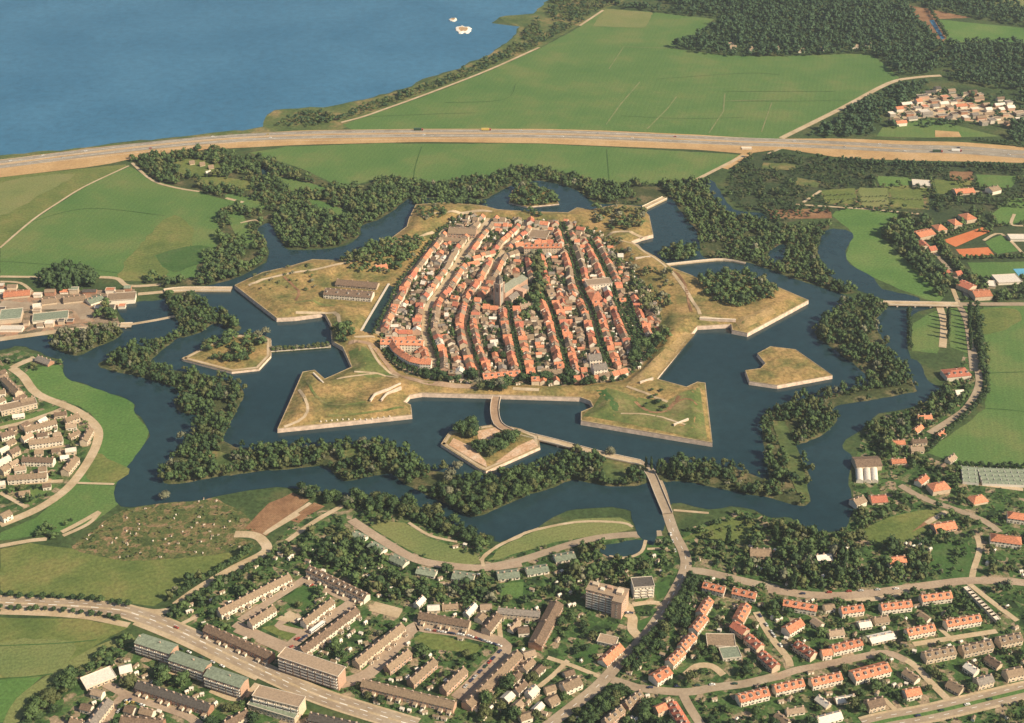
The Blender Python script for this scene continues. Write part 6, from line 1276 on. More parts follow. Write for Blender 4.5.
grove(S('Q', 960, 420, 1060, 400, 1060, 490, 980, 490), 8, 4.5, 9, WD, 'the dark wood between the big meadow and the commercial yards', 'woodland_tree'); grove(S('Q', 700, 300, 1060, 330, 1060, 420, 900, 430, 560, 440, 560, 400), 12, 3.5, 7, WD, 'the commercial yards beyond the motorway', 'woodland_tree')
# lake shore
grove([(275, 126), (300, 113), (340, 113), (380, 101), (413, 91), (440, 80), (470, 68), (500, 55), (520, 42), (527, 28), (545, 10), (560, -20), (640, -14), (607, 7), (580, 24), (539, 46), (489, 68), (445, 86), (413, 98), (387, 107), (343, 121), (310, 127)], 7, 3.4, 6, {'wood': 3, 'olive': 2, 'mid': 2}, 'the bushy shore strip of the lake', 'shore_bush', .2, 40, 8)
# the southern suburbs
SUB = [(266, 553), (300, 516), (340, 506), (366, 506), (404, 504), (450, 523), (492, 547), (540, 538), (600, 530), (640, 537), (664, 537), (742, 510), (790, 523), (838, 535), (852, 520), (855, 461), (864, 433), (884, 416), (930, 404), (945, 392), (957, 372), (985, 300), (990, 395), (925, 455), (958, 470), (1040, 490), (1050, 740), (440, 740), (420, 724), (299, 688), (180, 628), (165, 611)]
for c in (S('B', 440, 40, 560, 45, 640, 95, 760, 135, 815, 165, 700, 175, 600, 150, 500, 95), S('B', 860, 165, 900, 120, 1000, 78) + S('C', 200, 60, 330, 30, 480, 25, 500, 60, 400, 85, 250, 110, 60, 165), S('H', 455, 690, 560, 640, 700, 610, 760, 625, 640, 720, 520, 735), S('B', 590, 440, 640, 410, 830, 460, 800, 490, 660, 470), S('B', 140, 300, 220, 250, 270, 265, 220, 335),
          S('C', 590, 250, 650, 230, 640, 290, 600, 305), S('C', 655, 115, 690, 95, 760, 80, 740, 140, 700, 140), S('C', 530, 390, 570, 340, 600, 345, 570, 430), S('B', 880, 250, 960, 235, 990, 280, 900, 305), S('C', 60, 245, 150, 240, 150, 285, 70, 295), S('C', 340, 490, 420, 450, 380, 510), S('D', 700, 190, 720, 120, 780, 120, 770, 200), S('D', 800, 180, 850, 180, 900, 220, 820, 220)):
    SOLID.poly(GW(c))
patch('garden_ground', SUB, M['garden'], .032); patch('garden_ground', S('A', 330, 470, 450, 425, 640, 540, 860, 600, 1020, 660) + S('B', 340, 740) + S('A', 60, 740, 120, 640, 250, 560), M['garden'], .033)
patch('garden_ground', [(-40, 362), (20, 350), (60, 362), (98, 430), (99, 445), (75, 488), (-40, 535)], M['garden'], .033); patch('works_ground', S('I', 0, 425, 110, 450, 460, 440, 460, 490, 390, 510, 410, 560, 0, 615), M['worksyard'], .034); patch('heath_ground', [(735, 158), (752, 152), (790, 156), (850, 161), (900, 164), (1060, 167), (1060, 300), (960, 300), (885, 230), (840, 212), (770, 226), (726, 196)], M['heath'], .031)
patch('wood_floor', NWW, M['bank'], .031); patch('wood_floor', NB, M['bank'], .032)
def area_of(x, y):
    px, py = P(x, y, 4)
    for nm, (x0, y0, x1, y1) in (('the woods around the eastern bank cottages', (840, 360, 1030, 520)), ('the woodland above the woodland road', (700, 500, 1030, 592)), ('the red-roofed estate at the lower right', (735, 575, 1030, 730)), ('the slanting orange terraces beside the avenue', (640, 565, 735, 730)),
                                 ('the gardens left of the curving avenue', (540, 620, 645, 730)), ('the grounds around the tower block', (560, 555, 690, 625)), ('the green-roofed bungalows along the park road', (340, 500, 700, 600)), ('the loop-road estate', (350, 595, 560, 730)), ('the estate above the main road', (180, 540, 350, 700))):
        if x0 <= px <= x1 and y0 <= py <= y1: return nm
    return 'the gardens below the main road'
n0 = len(TREES)
for nm_, px_, mk_, n_ in GRASS:
    if 'meadow' in mk_ or 'lawn' in mk_: MEAD.poly(GW(px_))
grove(SUB, 8.2, 2.9, 6.2, {'dark': 4, 'mid': 3, 'olive': 2, 'pale': .3}, None, 'garden_tree', .36, 22, 9)
grove(S('A', 330, 470, 450, 430, 640, 545, 860, 605, 1020, 665) + S('B', 340, 740) + S('A', 60, 740, 120, 640, 250, 560), 8.2, 3.5, 7, DK, None, 'garden_tree', .2, 20, 10)
grove(SUB, 5.2, 1.4, 2.0, {'mid': 2, 'dark': 2, 'olive': 1.5}, None, 'garden_bush', .4, 9, 12, avoid=False, clear=True)
WOODS = [S('D', 150, 40, 450, 100, 690, 140, 700, 240, 560, 260, 300, 270, 140, 240, 40, 190), S('B', 180, 130, 360, 60, 500, 170, 560, 250, 700, 260, 860, 250, 880, 320, 600, 330, 440, 300, 300, 190), S('C', 320, 90, 560, 170, 640, 190, 480, 230, 350, 250, 250, 300, 270, 220), S('H', 470, 340, 620, 280, 760, 190, 820, 240, 690, 400, 640, 470, 560, 440), S('C', 0, 640, 110, 560, 200, 620, 200, 720, 0, 720), S('A', 560, 300, 620, 330, 850, 210, 900, 190, 870, 160, 830, 150), S('D', 430, 0, 520, 20, 560, 60, 460, 110)]
for wpx in WOODS: grove(wpx, 6.0, 3.3, 8.4, {'dark': 4, 'mid': 4, 'olive': 2.4, 'pale': .4}, None, 'garden_tree', .25, 18, 13)
grove(S('A', 430, 430, 350, 480, 250, 560, 150, 620, 60, 740, 120, 740, 200, 640, 300, 560, 440, 460), 6, 3.4, 7, DK, 'the dark wooded ditch beside the hay field', 'garden_tree', avoid=False)
for i in range(n0, len(TREES)):
    t_ = TREES[i]
    if t_[6] is None: TREES[i] = t_[:6] + (area_of(t_[0], t_[1]),) + t_[7:]
SOLID.poly(GW(S('E', 85, 150, 200, 120, 460, 260, 510, 340, 400, 520, 265, 518, 345, 370, 330, 310)))
grove([(-30, 362), (20, 350), (60, 362), (98, 430), (99, 445), (75, 488), (-30, 530)], 8, 3, 6, DK, 'the western estate', 'garden_tree', .25, 18, 14)
grove(S('I', 122, 420, 170, 385, 330, 385, 330, 430, 200, 455), 6, 4.6, 12, {'dark': 1}, 'the dark clump of trees behind the western works', 'garden_tree', avoid=False); grove(S('I', 330, 540, 360, 500, 400, 550), 5, 3.5, 9, DK, 'the dark clump of trees behind the western works', 'garden_tree', avoid=False)
grove(S('A', 100, 80, 170, 60, 320, 0, 330, 20, 180, 100), 6, 3, 6, DK, 'the hedge of trees above the hay meadow', 'garden_tree', .2)
grove(S('A', 260, 115, 330, 60, 420, 0, 700, -60, 880, 60, 850, 100, 820, 130, 600, 160, 420, 165), 4.6, 1.0, 1.7, {'mid': 3, 'olive': 2, 'pale': .6, 'dark': 2}, 'the allotment gardens', 'allotment_bush', .45, 8, 15)
# rows
AV = {'dark': 3, 'mid': 1}
for sh, c, sp, r, h, ar in (('A', (0, 292, 150, 298, 320, 308, 440, 325), 8, 2.6, 6, 'the upper row of small trees along the main road'), ('A', (0, 335, 150, 340, 300, 352, 400, 370), 8, 2.4, 5.5, 'the lower row of small trees along the main road'),
                            ('A', (590, 300, 680, 245, 800, 180, 860, 130), 5.5, 3, 7, 'the hedge along the sandy track above the hay meadow'), ('A', (600, 335, 700, 285, 830, 215, 900, 165), 5.5, 3.2, 7, 'the hedge along the sandy track beside the estate'),
                            ('C', (715, 235, 690, 300, 640, 370, 570, 450, 490, 545), 6, 3.4, 8.5, 'the dense avenue row right of the curving avenue'), ('C', (735, 240, 712, 310, 665, 380, 600, 470, 520, 555), 6, 3.4, 8.5, 'the second avenue row behind the first'),
                            ('C', (480, 610, 420, 650, 350, 715), 6, 3.2, 8, 'the avenue row below the road fork'), ('C', (500, 620, 440, 665, 370, 735), 6, 3.2, 8, 'the avenue row below the road fork'),
                            ('L', (860, 500, 868, 600, 878, 720), 7, 3.3, 8, 'the tree row along the eastern lane'), ('H', (880, 60, 893, 130, 895, 220, 845, 275, 690, 420), 7, 2.8, 6, 'the tree row along the eastern lane'), ('H', (800, 460, 900, 466, 1040, 470), 7, 2.8, 6, 'the hedge along the bottom of the eastern meadow'),
                            ('L', (630, 520, 632, 650), 6, 2.6, 7, 'the waterside row beside the eastern paddock'), ('Q', (690, 20, 760, 130), 9, 4, 9, 'the far forest'), ('L', (470, 165, 560, 178, 690, 195), 6, 2.6, 5, 'the hedge above the water meadow')):
    tree_row(S(sh, *c), sp, r, h, AV, ar, 'row_tree')
for sh, c, ar in (('L', (762, 530, 762, 610), 'the short poplar row in the eastern paddock'), ('L', (832, 510, 838, 660), 'the poplar row along the eastern lane')): tree_row(S(sh, *c), 9, 2.0, 13, AV, ar, 'poplar_tree')
for pts, ar in (([(646, 468), (652, 470)], 'the poplars at the southern bridge head'), ([(657, 474), (668, 476), (690, 478)], 'the poplars at the southern bridge head')): tree_row(pts, 5, 2.0, 15, AV, ar, 'poplar_tree', z=1.5)
for px_, py_ in ((728, 545), (800, 560), (806, 575), (840, 560), (842, 575), (775, 540), (836, 585), (792, 590)): plant(*G(px_, py_), 3, 20, 'dark', 'the woodland above the woodland road', 'poplar_tree')
for px_, py_ in ((478, 547), (348, 505), (306, 496), (366, 450), (363, 446), (458, 470), (262, 345), (258, 338), (266, 335), (165, 500), (205, 398), (610, 456)): plant(*G(px_, py_), 5, 9, 'pale' if py_ != 547 else 'mid', 'single pale trees by the moat', 'willow_tree', .8)
for o_ in (-1.8, 1.6): tree_row(S('J', 112, 650, 200, 643, 306, 634), 4.5, 2.1, 4.5, OL, 'the row of bushes on the narrow overgrown dam', 'row_tree', off=o_, z=1.3)
# inside the fortress
ET = lambda px: None
for c, sp, r, h, ar, lv, gp in ((S('J', 450, 300, 600, 290, 625, 300, 590, 350, 500, 405, 400, 400, 330, 370), 6.5, 3.8, 8, 'the trees north of the white-fronted barracks', DK, .15), (S('K', 470, 420, 530, 380, 640, 400, 665, 450, 640, 550, 560, 560, 520, 480), 8, 3.6, 8, 'the trees on the eastern rampart', OL, .42),
                            (S('K', 560, 600, 640, 590, 630, 660, 570, 700, 500, 700), 7, 4, 8.5, 'the trees on the eastern rampart', DK, .25), (S('K', 740, 430, 850, 400, 1000, 440, 1010, 490, 880, 525, 760, 480), 6.2, 3.9, 8, 'the wooded bastion in the eastern moat', DK, .1),
                            (S('K', 350, 180, 560, 190, 570, 260, 450, 260, 400, 230), 7, 3.3, 6.5, 'the bushes on the north-eastern bastion', OL, .35), (S('J', 600, 170, 720, 170, 700, 220, 600, 230), 7, 3, 6, 'the bushes on the north-western bastion', DK, .3),
                            (S('K', 420, 270, 480, 300, 540, 370, 470, 400, 420, 330), 8, 3.4, 7.5, 'the trees on the eastern rampart', OL, .4), (S('g', 110, 170, 350, 170, 430, 165, 500, 160, 490, 185, 350, 200, 110, 195), 5.5, 3.4, 7, 'the dark tree row behind the southern rampart', {'dark': 1}, 0), (S('F', 610, 150, 810, 165, 815, 188, 640, 182), 5.5, 3, 6, 'the dark tree row behind the southern rampart', {'dark': 1}, 0),
                            (S('F', 810, 200, 920, 195, 920, 230, 820, 235), 5.5, 3.6, 8, 'the trees around the southern gate', DK, 0), (S('J', 310, 590, 390, 590, 400, 615, 340, 650), 5.5, 3.5, 7, 'the trees by the end of the town canal', DK, 0), (S('J', 20, 400, 250, 370, 270, 460, 60, 470), 14, 2.4, 4, 'the scattered bushes of the west bastion', OL, .3),
                            (S('g', 555, 215, 640, 215, 640, 310, 560, 300), 9, 2.3, 3.5, 'the bushes on the south-eastern bastion', DK, .4), (S('J', 980, 180, 1023, 170, 1023, 210, 960, 200), 6, 3, 6, 'the trees at the northern edge of town', DK, .1)):
    grove(c, sp, r, h, lv, ar, 'rampart_tree', gp, 16, 17, z='fort', avoid=False, clear=True)
grove(S('F', 715, 325, 755, 318, 800, 345, 795, 385, 730, 365), 4.6, 4.2, 9, DK, 'the arrow-shaped island below the main gate', 'rampart_tree', z=3.6, clear=True); grove(S('F', 800, 400, 840, 410, 900, 372, 955, 345, 955, 380, 850, 455, 800, 430), 4.8, 3.8, 8, DK, 'the arrow-shaped island below the main gate', 'rampart_tree', z=3.6, clear=True)
grove(S('I', 680, 650, 760, 610, 850, 600, 900, 640, 840, 700, 720, 695), 6, 3.6, 7, DK, 'the tree-topped island off the western bastion', 'rampart_tree', .36, 11, z=3.6)
grove(TOWN, 4.6, 1.9, 4.4, {'dark': 5, 'mid': 2, 'olive': 1}, 'the back gardens of the old town', 'town_tree', .24, 14, 18, z='fort', zp=TZ)
for nm in ('church street', 'leafy street', 'long shady street', 'inner rampart street', 'short rampart street', 'second street', 'bright main street', 'canalside street', 'curved southern street'):
    w, wd_ = SW[nm]; k = {'bright main street': .45, 'second street': .5, 'canalside street': .9}.get(nm, 1)
    ww = w if k == 1 or nm == 'canalside street' else w[int(len(w) * (1 - k)):]
    for s in ((-1, 1) if k == 1 else (1,)): tree_row(None, 6.2, 2.5, 6, AV, 'the row of street trees in the ' + nm, 'street_tree', off=s * wd_ * .38, z='fort', world=ww)
grove(None, 6, 4.2, 9.5, DK, 'the trees around the great church', 'town_tree', world=zt([(526, 262), (538, 254), (546, 262), (546, 290), (540, 310), (525, 322), (512, 318), (514, 306), (530, 296), (536, 280)]), z='fort', avoid=False, clear=True)

LNAME = {'dark': 'dark green', 'mid': 'mid green', 'olive': 'olive green', 'pale': 'pale grey-green', 'wood': 'deep green'}
SINGLE = {'garden_tree': 300, 'bank_tree': 300, 'row_tree': 230, 'poplar_tree': 60, 'willow_tree': 20, 'rampart_tree': 160, 'street_tree': 150, 'town_tree': 120}
STUFFN = {'garden_tree': 'suburban_woodland', 'bank_tree': 'moat_woodland', 'garden_bush': 'shrubbery', 'woodland_tree': 'northern_woodland', 'heath_bush': 'heath_scrub', 'forest_tree': 'far_forest', 'shore_bush': 'shore_scrub', 'allotment_bush': 'allotment_vegetation', 'shrub': 'moat_bank_scrub',
          'rampart_tree': 'rampart_woodland', 'street_tree': 'town_foliage', 'town_tree': 'town_garden_foliage', 'row_tree': 'roadside_foliage'}
fz = [i for i, t in enumerate(TREES) if t[2] == 'fort']
zs = np.maximum(hfort([TREES[i][0] for i in fz], [TREES[i][1] for i in fz]), TZ)
for i, z in zip(fz, zs): TREES[i] = TREES[i][:2] + (float(z),) + TREES[i][3:]
TREES = [t if t[2] is not None else t[:2] + (0.0,) + t[3:] for t in TREES]
bykind = {}
for t_ in TREES: bykind.setdefault(t_[7], []).append(t_)
TM = {}
def tree_mesh(tall, v, leaf):
    key = (tall, v, leaf)
    if key not in TM:
        V, Q, T = (HIP if tall else HI)[v]; TM[key] = np_mesh('crown', V, Q, [LEAF[leaf]], None, T)
    return TM[key]
LKEYS = list(LEAF)
for kind, lst in bykind.items():
    lst.sort(key=lambda t: t[0] ** 2 + t[1] ** 2)
    n = SINGLE.get(kind, 0)
    for x, y, z, r, h, leaf, area, _ in lst[:n]:
        tall = kind == 'poplar_tree'; rad = r; size = 'large' if r > 4.2 else 'small' if r < 2.9 else 'middling'
        noun = {'poplar_tree': 'slender poplar', 'willow_tree': 'pale willow-like tree'}.get(kind, size + ' ' + LNAME[leaf] + ' tree')
        lab = f"{noun} in {area}" if not area.startswith(('single', 'scatter', 'the trees', 'the poplars', 'the bushes')) else f"{noun} among {area}"
        t = thing(kind, lab, 'tree', (x, y, z), random.uniform(0, 6.28), f'{noun}s, {area}')
        c = link('crown', tree_mesh(tall, random.randrange(3 if tall else 5), leaf), t, (0, 0, h * .56))
        c.scale = (r * 1.9, r * 1.9, h * .5) if tall else (r * 1.12, r * 1.12, h * .46)
        k = link('trunk', cached('trunk', m_trunk), t, (0, 0, h * .62)); k.scale = (r, r, h * .36)
    rest_ = lst[n:]
    if rest_:
        far = kind in ('forest_tree', 'heath_bush', 'garden_bush', 'allotment_bush', 'shore_bush', 'shrub')
        VV, QQ, TT, MI, off = [], [], [], [], 0
        used = sorted({t[5] for t in rest_}, key=LKEYS.index)
        for x, y, z, r, h, leaf, area, _ in rest_:
            tall = kind == 'poplar_tree'
            V, Q, T = random.choice(LOP if tall else (LOW if far else LO)); a = random.uniform(0, 6.28); ca, sa = math.cos(a), math.sin(a)
            sx, sz = (r * 1.9, h * .5) if tall else (r * 1.12, h * .5)
            W_ = np.empty_like(V); W_[:, 0] = (V[:, 0] * ca - V[:, 1] * sa) * sx + x; W_[:, 1] = (V[:, 0] * sa + V[:, 1] * ca) * sx + y; W_[:, 2] = V[:, 2] * sz + z + h * .52
            VV.append(W_); QQ.append(Q + off); TT.append(np.clip(T + random.uniform(-.1, .5), 0, 1.3)); MI.append(np.full(len(Q), used.index(leaf))); off += len(V)
        tag(link(STUFFN[kind], np_mesh(STUFFN[kind], np.concatenate(VV), np.concatenate(QQ), [LEAF[u] for u in used], np.concatenate(MI), np.concatenate(TT))), 'mass of ' + STUFFN[kind].replace('_', ' ') + ' seen from the air', 'vegetation', kind='stuff')
print('trees', {k: len(v) for k, v in bykind.items()})

# ---------------------------------------------------------------- sheds, cars, islets
def m_shed(L, D, rmat, wmat):
    b = MB(); x, y = L / 2, D / 2; h = 2.2
    b.box(-x, x, -y, y, 0, h, 0)
    for s in (-1, 1):
        q = [(-x - .2, s * (y + .2), h), (x + .2, s * (y + .2), h), (x + .2, 0, h + .8), (-x - .2, 0, h + .8)]; b.face(q if s < 0 else q[::-1], 1)
        g = [(s * (x + .1), -y, h), (s * (x + .1), y, h), (s * (x + .1), 0, h + .7)]; b.face(g if s > 0 else g[::-1], 0)
    b.box(-.45, .45, -y - .05, -y + .02, 0, 1.9, 2)
    return b.mesh('garden_shed', [wmat, rmat, M['trunk']])
SHEDS = [m_shed(3, 2.4, ROOF['white'], WALL['white']), m_shed(4, 2.6, ROOF['gravel'], WALL['white']), m_shed(2.6, 2.2, ROOF['white'], WALL['cream']), m_shed(4.6, 2.4, ROOF['tan'], WALL['white'])]
SUBW = GW(SUB); SUB2 = GW(S('A', 430, 470, 640, 545, 860, 605, 1020, 665) + S('B', 340, 740) + S('A', 250, 740, 280, 620))
kk = 0
for a in range(9000):
    if kk >= 230: break
    px, py = random.uniform(0, 1024), random.uniform(545, 722)
    if px < 180 and py < 640: continue
    x, y = G(px, py)
    if not (inside(SUBW, x, y) or inside(SUB2, x, y)) or SOLID.hit(x, y) or WATER.hit(x, y): continue
    ar = area_of(x, y); i = random.randrange(4); u = random.choice([R(-25), R(35), R(15), R(60)])
    tag(link('garden_shed', SHEDS[i], None, (x, y, .04), u), f"{['small white', 'pale flat-toned', 'tiny cream', 'long white'][i]} garden shed in {ar}", 'shed', f"{['small white', 'pale', 'tiny cream', 'long white'][i]} sheds in {ar}"); SOLID.rect(x, y, 1, 0, 5, 5); kk += 1
kk = 0
for a in range(6000):
    if kk >= 260: break
    x, y = random.uniform(-180, 230), random.uniform(1150, 1720)
    if not inside(tw, x, y) or not occT.rect_free(x, y, 1, 0, 5, 4): continue
    i = random.randrange(4); px, py = P(x, y, TZ); half = ('western' if px < 470 else 'middle' if px < 560 else 'eastern') + (' lower' if py > 320 else ' upper')
    tag(link('yard_shed', SHEDS[i], None, (x, y, TZ + .02), random.choice([0, 1.57, .3, 1.2])), f"{['small white', 'pale flat-toned', 'tiny cream', 'long white'][i]} shed in the back yards of the {half} old town", 'shed', f"{['small white', 'pale', 'tiny cream', 'long white'][i]} sheds, {half} old town"); occT.rect(x, y, 1, 0, 6, 6); kk += 1
AW = GW(S('A', 260, 115, 330, 60, 420, 0, 700, -60, 880, 60, 850, 100, 820, 130, 600, 160, 420, 165)); kk = 0
for a in range(4000):
    if kk >= 45: break
    x, y = rng.uniform(min(q[0] for q in AW), max(q[0] for q in AW)), rng.uniform(min(q[1] for q in AW), max(q[1] for q in AW))
    if not inside(AW, x, y) or SOLID.hit(x, y): continue
    i = random.choice((1, 3, 3, 2)); o = link('allotment_hut', SHEDS[i], None, (float(x), float(y), .1), random.uniform(0, 3)); o.scale = (.42, .42, .5)
    tag(o, f"{['small white', 'pale flat-toned', 'tiny cream', 'long white'][i]} hut among the allotment plots above the hay meadow", 'hut', f"{['small white', 'pale', 'tiny cream', 'long white'][i]} huts in the allotments"); SOLID.rect(x, y, 1, 0, 3, 3); kk += 1
for x, y, a, lab in SHEDROW:
    if WATER.hit(x, y) or CLEAR.hit(x, y): continue
    i = random.randrange(4); tag(link('garden_shed', SHEDS[i], None, (x, y, .04), a), f"{['small white', 'pale flat-toned', 'tiny cream', 'long white'][i]} garden shed in the row gardens of {area_of(x, y)}", 'shed', f"{['small white', 'pale', 'tiny cream', 'long white'][i]} sheds in row gardens of {area_of(x, y)}")
CARC = {'white': L3(.8, .76, .68), 'red': L3(.38, .06, .04), 'dark blue': L3(.03, .04, .09), 'silver': L3(.5, .48, .44), 'yellow': L3(.6, .42, .1), 'dark green': L3(.03, .07, .04), 'orange': L3(.6, .2, .04)}
CMAT = {k: mat_plain('car_paint_' + k.replace(' ', '_'), c, rough=.3, var=.03, rnd=.02, spec=.5) for k, c in CARC.items()}
RUB = mat_plain('rubber', L3(.03, .03, .03), rnd=.02)
def m_body(col):
    b = MB(); pr = [(-2.1, .35), (2.1, .35), (2.1, .75), (1.9, .85), (.9, .92), (-1.7, .95), (-2.1, .9)]
    for s in (-1, 1):
        f = [(x, s * .82, z) for x, z in pr]; b.face(f if s < 0 else f[::-1])
    for i in range(len(pr)):
        a, c = pr[i], pr[(i + 1) % len(pr)]; b.face([(a[0], -.82, a[1]), (a[0], .82, a[1]), (c[0], .82, c[1]), (c[0], -.82, c[1])])
    b.box(-1.25, .25, -.62, .62, 1.36, 1.44)
    return b.mesh('body', CMAT[col])
def m_cabin():
    b = MB(); lo = [(-1.75, -.76), (.85, -.76), (.85, .76), (-1.75, .76)]; hi = [(-1.25, -.62), (.25, -.62), (.25, .62), (-1.25, .62)]
    for i in range(4): j = (i + 1) % 4; b.face([(*lo[i], .94), (*lo[j], .94), (*hi[j], 1.36), (*hi[i], 1.36)])
    return b.mesh('window_glass', M['glass'])
def m_wheel():
    b = MB(); n = 10; v = [(.32 * math.cos(6.283 * k / n), .32 + .32 * math.sin(6.283 * k / n)) for k in range(n)]
    for s in (-.1, .1): b.face([(a, s, c) for a, c in (v if s < 0 else v[::-1])])
    for k in range(n): a, c = v[k], v[(k + 1) % n]; b.face([(a[0], -.1, a[1]), (a[0], .1, a[1]), (c[0], .1, c[1]), (c[0], -.1, c[1])])
    return b.mesh('wheel', RUB)
def car(x, y, z, rz, col, label, group, name='parked_car'):
    t = thing(name, label, 'car', (x, y, z), rz, group)
    link('body', cached(('car', col), lambda: m_body(col)), t); link('window_glass', cached('cab', m_cabin), t)
    for a in (-1.3, 1.3):
        for s in (-.78, .78): link('wheel', cached('wheel', m_wheel), t, (a, s, 0))
    t.scale = (1.02, 1.02, 1.02)
def truck(x, y, z, rz, label, name='lorry', L=11, col='white', group=None):
    t = thing(name, label, 'bus' if name == 'coach' else 'lorry', (x, y, z), rz, group)
    b = MB(); b.box(-L / 2, L / 2 - (0 if name == 'coach' else 2.6), -1.25, 1.25, .7, 3.5); link('body', b.mesh('body', CMAT[col]), t)
    b = MB(); b.box(L / 2 - 2.4, L / 2, -1.2, 1.2, .6, 2.9)
    if name != 'coach': link('cab', b.mesh('cab', CMAT['red']), t)
    b = MB()
    for s in (-1, 1): b.box(-L / 2 + .4, L / 2 - .4 if name == 'coach' else L / 2 - 2.7, s * 1.27 - .01, s * 1.27 + .01, 1.7, 2.6) if name == 'coach' else b.box(L / 2 - 1.6, L / 2 - .3, s * 1.21 - .01, s * 1.21 + .01, 1.7, 2.6)
    link('window_glass', b.mesh('window_glass', M['glass']), t)
    for a in (-L / 2 + 1.5, L / 2 - 1.4):
        for s in (-1.1, 1.1): o = link('wheel', cached('wheel', m_wheel), t, (a, s, 0)); o.scale = (1.5, 2, 1.5)
def on_line(w, off, px):
    q = offset_line(w, off); k = min(range(len(q)), key=lambda i: abs(P(*q[i], 0)[0] - px)); a, b = q[max(k - 1, 0)], q[min(k + 1, len(q) - 1)]
    return q[k][0], q[k][1], math.atan2(b[1] - a[1], b[0] - a[0])
wd2 = densify(wc, 4, False)
MC_ = [(12, 7, 'white'), (42, 12, 'white'), (62, -7, 'silver'), (86, 7, 'white'), (150, -12, 'red'), (214, 12, 'white'), (270, -7, 'white'), (268, 7, 'yellow'), (374, 7, 'silver'), (424, -7, 'white'), (520, 12, 'white'), (562, -12, 'white'), (596, 7, 'silver'), (632, -7, 'white'), (676, 7, 'red'), (795, 7, 'white'), (845, -7, 'silver'), (880, 12, 'white'), (905, -12, 'white'), (960, 7, 'dark blue'), (1010, -7, 'white')]
for i, (px, off, col) in enumerate(MC_):
    x, y, a = on_line(wd2, off, px); car(x, y, .37, a if off < 0 else a + math.pi, col, f'{col} car on the motorway, {ordinal(i)} from the western end', 'cars on the motorway', 'motorway_car')
for px, off, lab, col in ((418, 12, 'dark green lorry on the motorway above the middle roadside meadow', 'dark green'), (487, 12, 'yellow lorry with a red cab on the motorway near a roadside mast', 'yellow'), (936, -12, 'dark lorry on the wide eastern motorway stretch', 'dark green'), (957, -7, 'white lorry on the wide eastern motorway stretch', 'white')):
    x, y, a = on_line(wd2, off, px); truck(x, y, .37, a, lab, col=col, L=14)
x, y = G(*S('B', 263, 404)[0]); truck(x, y, .4, math.atan2(1.3, 1), 'long white coach parked beside the brown terrace with the white side', 'coach', 15)
PK = []
def park(sh, c, n, desc, off=0):
    w = densify(offset_line(GW(S(sh, *c)), off) if off else GW(S(sh, *c)), .5, False)
    for k in range(n):
        i = int((k + random.uniform(.2, .8)) * (len(w) - 2) / n); a, b = w[i], w[i + 1]
        PK.append((a[0], a[1], math.atan2(b[1] - a[1], b[0] - a[0]), desc))
park('B', (640, 408, 780, 428, 895, 465), 16, 'the outer kerb of the loop road'); park('B', (890, 478, 830, 540, 760, 610), 8, 'the lower side of the loop road'); park('B', (260, 345, 320, 308), 5, 'the court of the short tan terrace')
park('B', (170, 470, 300, 372), 6, 'the street of the bright white-sided terrace'); park('A', (400, 690, 450, 640), 5, 'the gravel court below the flats'); park('A', (430, 650, 500, 668), 4, 'the gravel court below the flats'); park('A', (560, 448, 790, 545), 6, 'the service road of the three stepped flats')
park('A', (560, 385, 900, 505), 4, 'the main road through the estate'); park('C', (600, 470, 660, 330), 4, 'the curving main avenue'); park('C', (480, 350, 520, 350), 5, 'the forecourt of the tower block'); park('C', (560, 605, 900, 590), 5, 'the lower cross road'); park('D', (120, 355, 200, 470), 5, 'the lane beside the inner red chain')
park('D', (250, 285, 640, 265), 6, 'the woodland road'); park('D', (640, 705, 960, 632), 4, 'the right-hand trunk road'); park('C', (645, 60, 668, 150), 3, 'the southern bridge road')
cols = list(CARC)
cnt = {}
for x, y, a, desc in PK:
    col = random.choices(cols, [5, 1.4, 3, 5, .6, 2.5, .4])[0]; car(x, y, .39, a, col, f'{col} car along {desc}', f'{col} cars along {desc}')
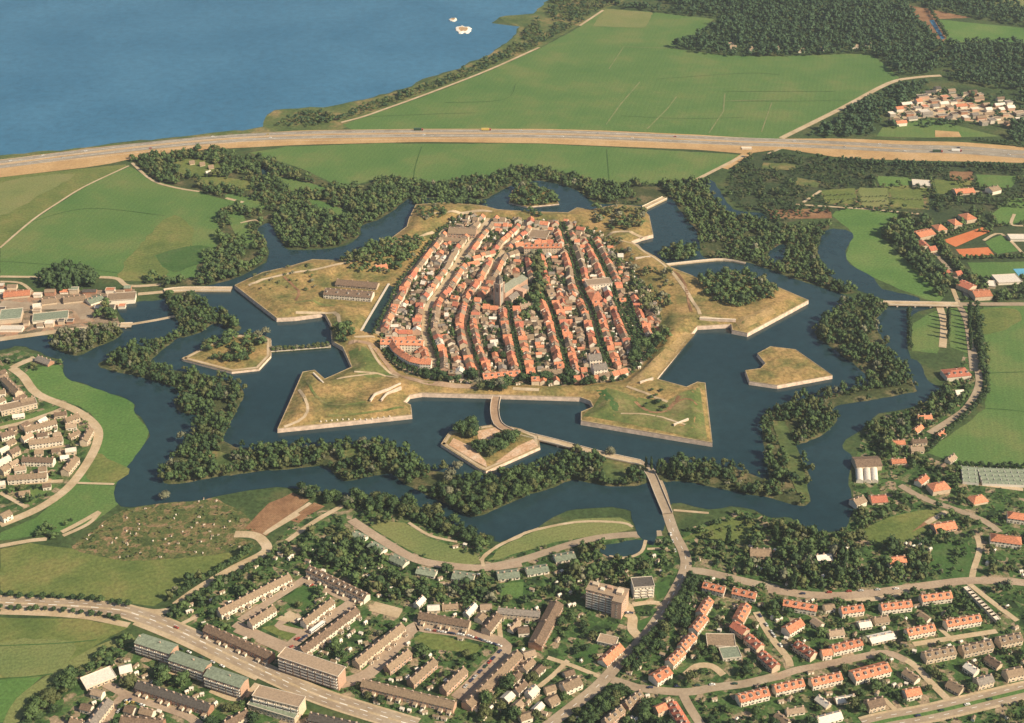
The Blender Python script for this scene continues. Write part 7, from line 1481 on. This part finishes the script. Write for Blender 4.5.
for lab, sh, c, col in (('bright red car at the upper corner of the estate above the main road', 'B', (243, 256), 'red'), ('bright red car near the end of the white-sided terrace', 'B', (196, 438), 'red'), ('red car in front of the brown terrace above the loop road', 'B', (690, 380), 'red')):
    x, y = G(*S(sh, *c)[0]); car(x, y, .4, .7, col, lab, None); 
for i, (pts, r_, lab) in enumerate((([(463, 30)], 15, 'round islet in the lake with a brown middle and a broad white sandy rim'), ([(453, 20)], 7, 'tiny white islet beside the larger round islet in the lake'))):
    x, y = G(*pts[0]); n = 22; rr = [r_ * random.uniform(.8, 1.2) for _ in range(n)]
    ring = lambda k, z: [(k * rr[j] * math.cos(6.283 * j / n), k * rr[j] * math.sin(6.283 * j / n) * 1.5, z) for j in range(n)]
    t = thing('islet', lab, 'islet', (x, y, 0)); b = MB(); lv = [ring(1, -.4), ring(.95, 1.2), ring(.58, 2.2), ring(.2, 1.8)]
    for a, c in zip(lv[:1], lv[1:2]):
        for j in range(n): b.face([a[j], a[(j + 1) % n], c[(j + 1) % n], c[j]])
    for j in range(n): b.face([lv[1][j], lv[1][(j + 1) % n], lv[2][(j + 1) % n], lv[2][j]])
    link('sand_rim', b.mesh('sand_rim', M['frame']), t); b = MB()
    for j in range(n): b.face([lv[2][j], lv[2][(j + 1) % n], lv[3][(j + 1) % n], lv[3][j]])
    b.face(lv[3]); link('mound', b.mesh('mound', M['earth']), t)

# ---------------------------------------------------------------- air
b = MB(); b.box(-3600, 3600, -400, 4600, -1.2, 800)
hz = bpy.data.materials.new('haze'); hz.use_nodes = True; nt = hz.node_tree; nt.nodes.remove(nt.nodes['Principled BSDF'])
pv = nt.nodes.new('ShaderNodeVolumePrincipled'); pv.inputs['Color'].default_value = (.85, .9, .95, 1); pv.inputs['Density'].default_value = 0.000042; pv.inputs['Anisotropy'].default_value = .2
nt.links.new(pv.outputs[0], nt.nodes['Material Output'].inputs['Volume'])
tag(link('haze', b.mesh('haze', hz)), kind='stuff')
for m_ in bpy.data.materials: m_.cycles.homogeneous_volume = True if hasattr(m_.cycles, 'homogeneous_volume') else None
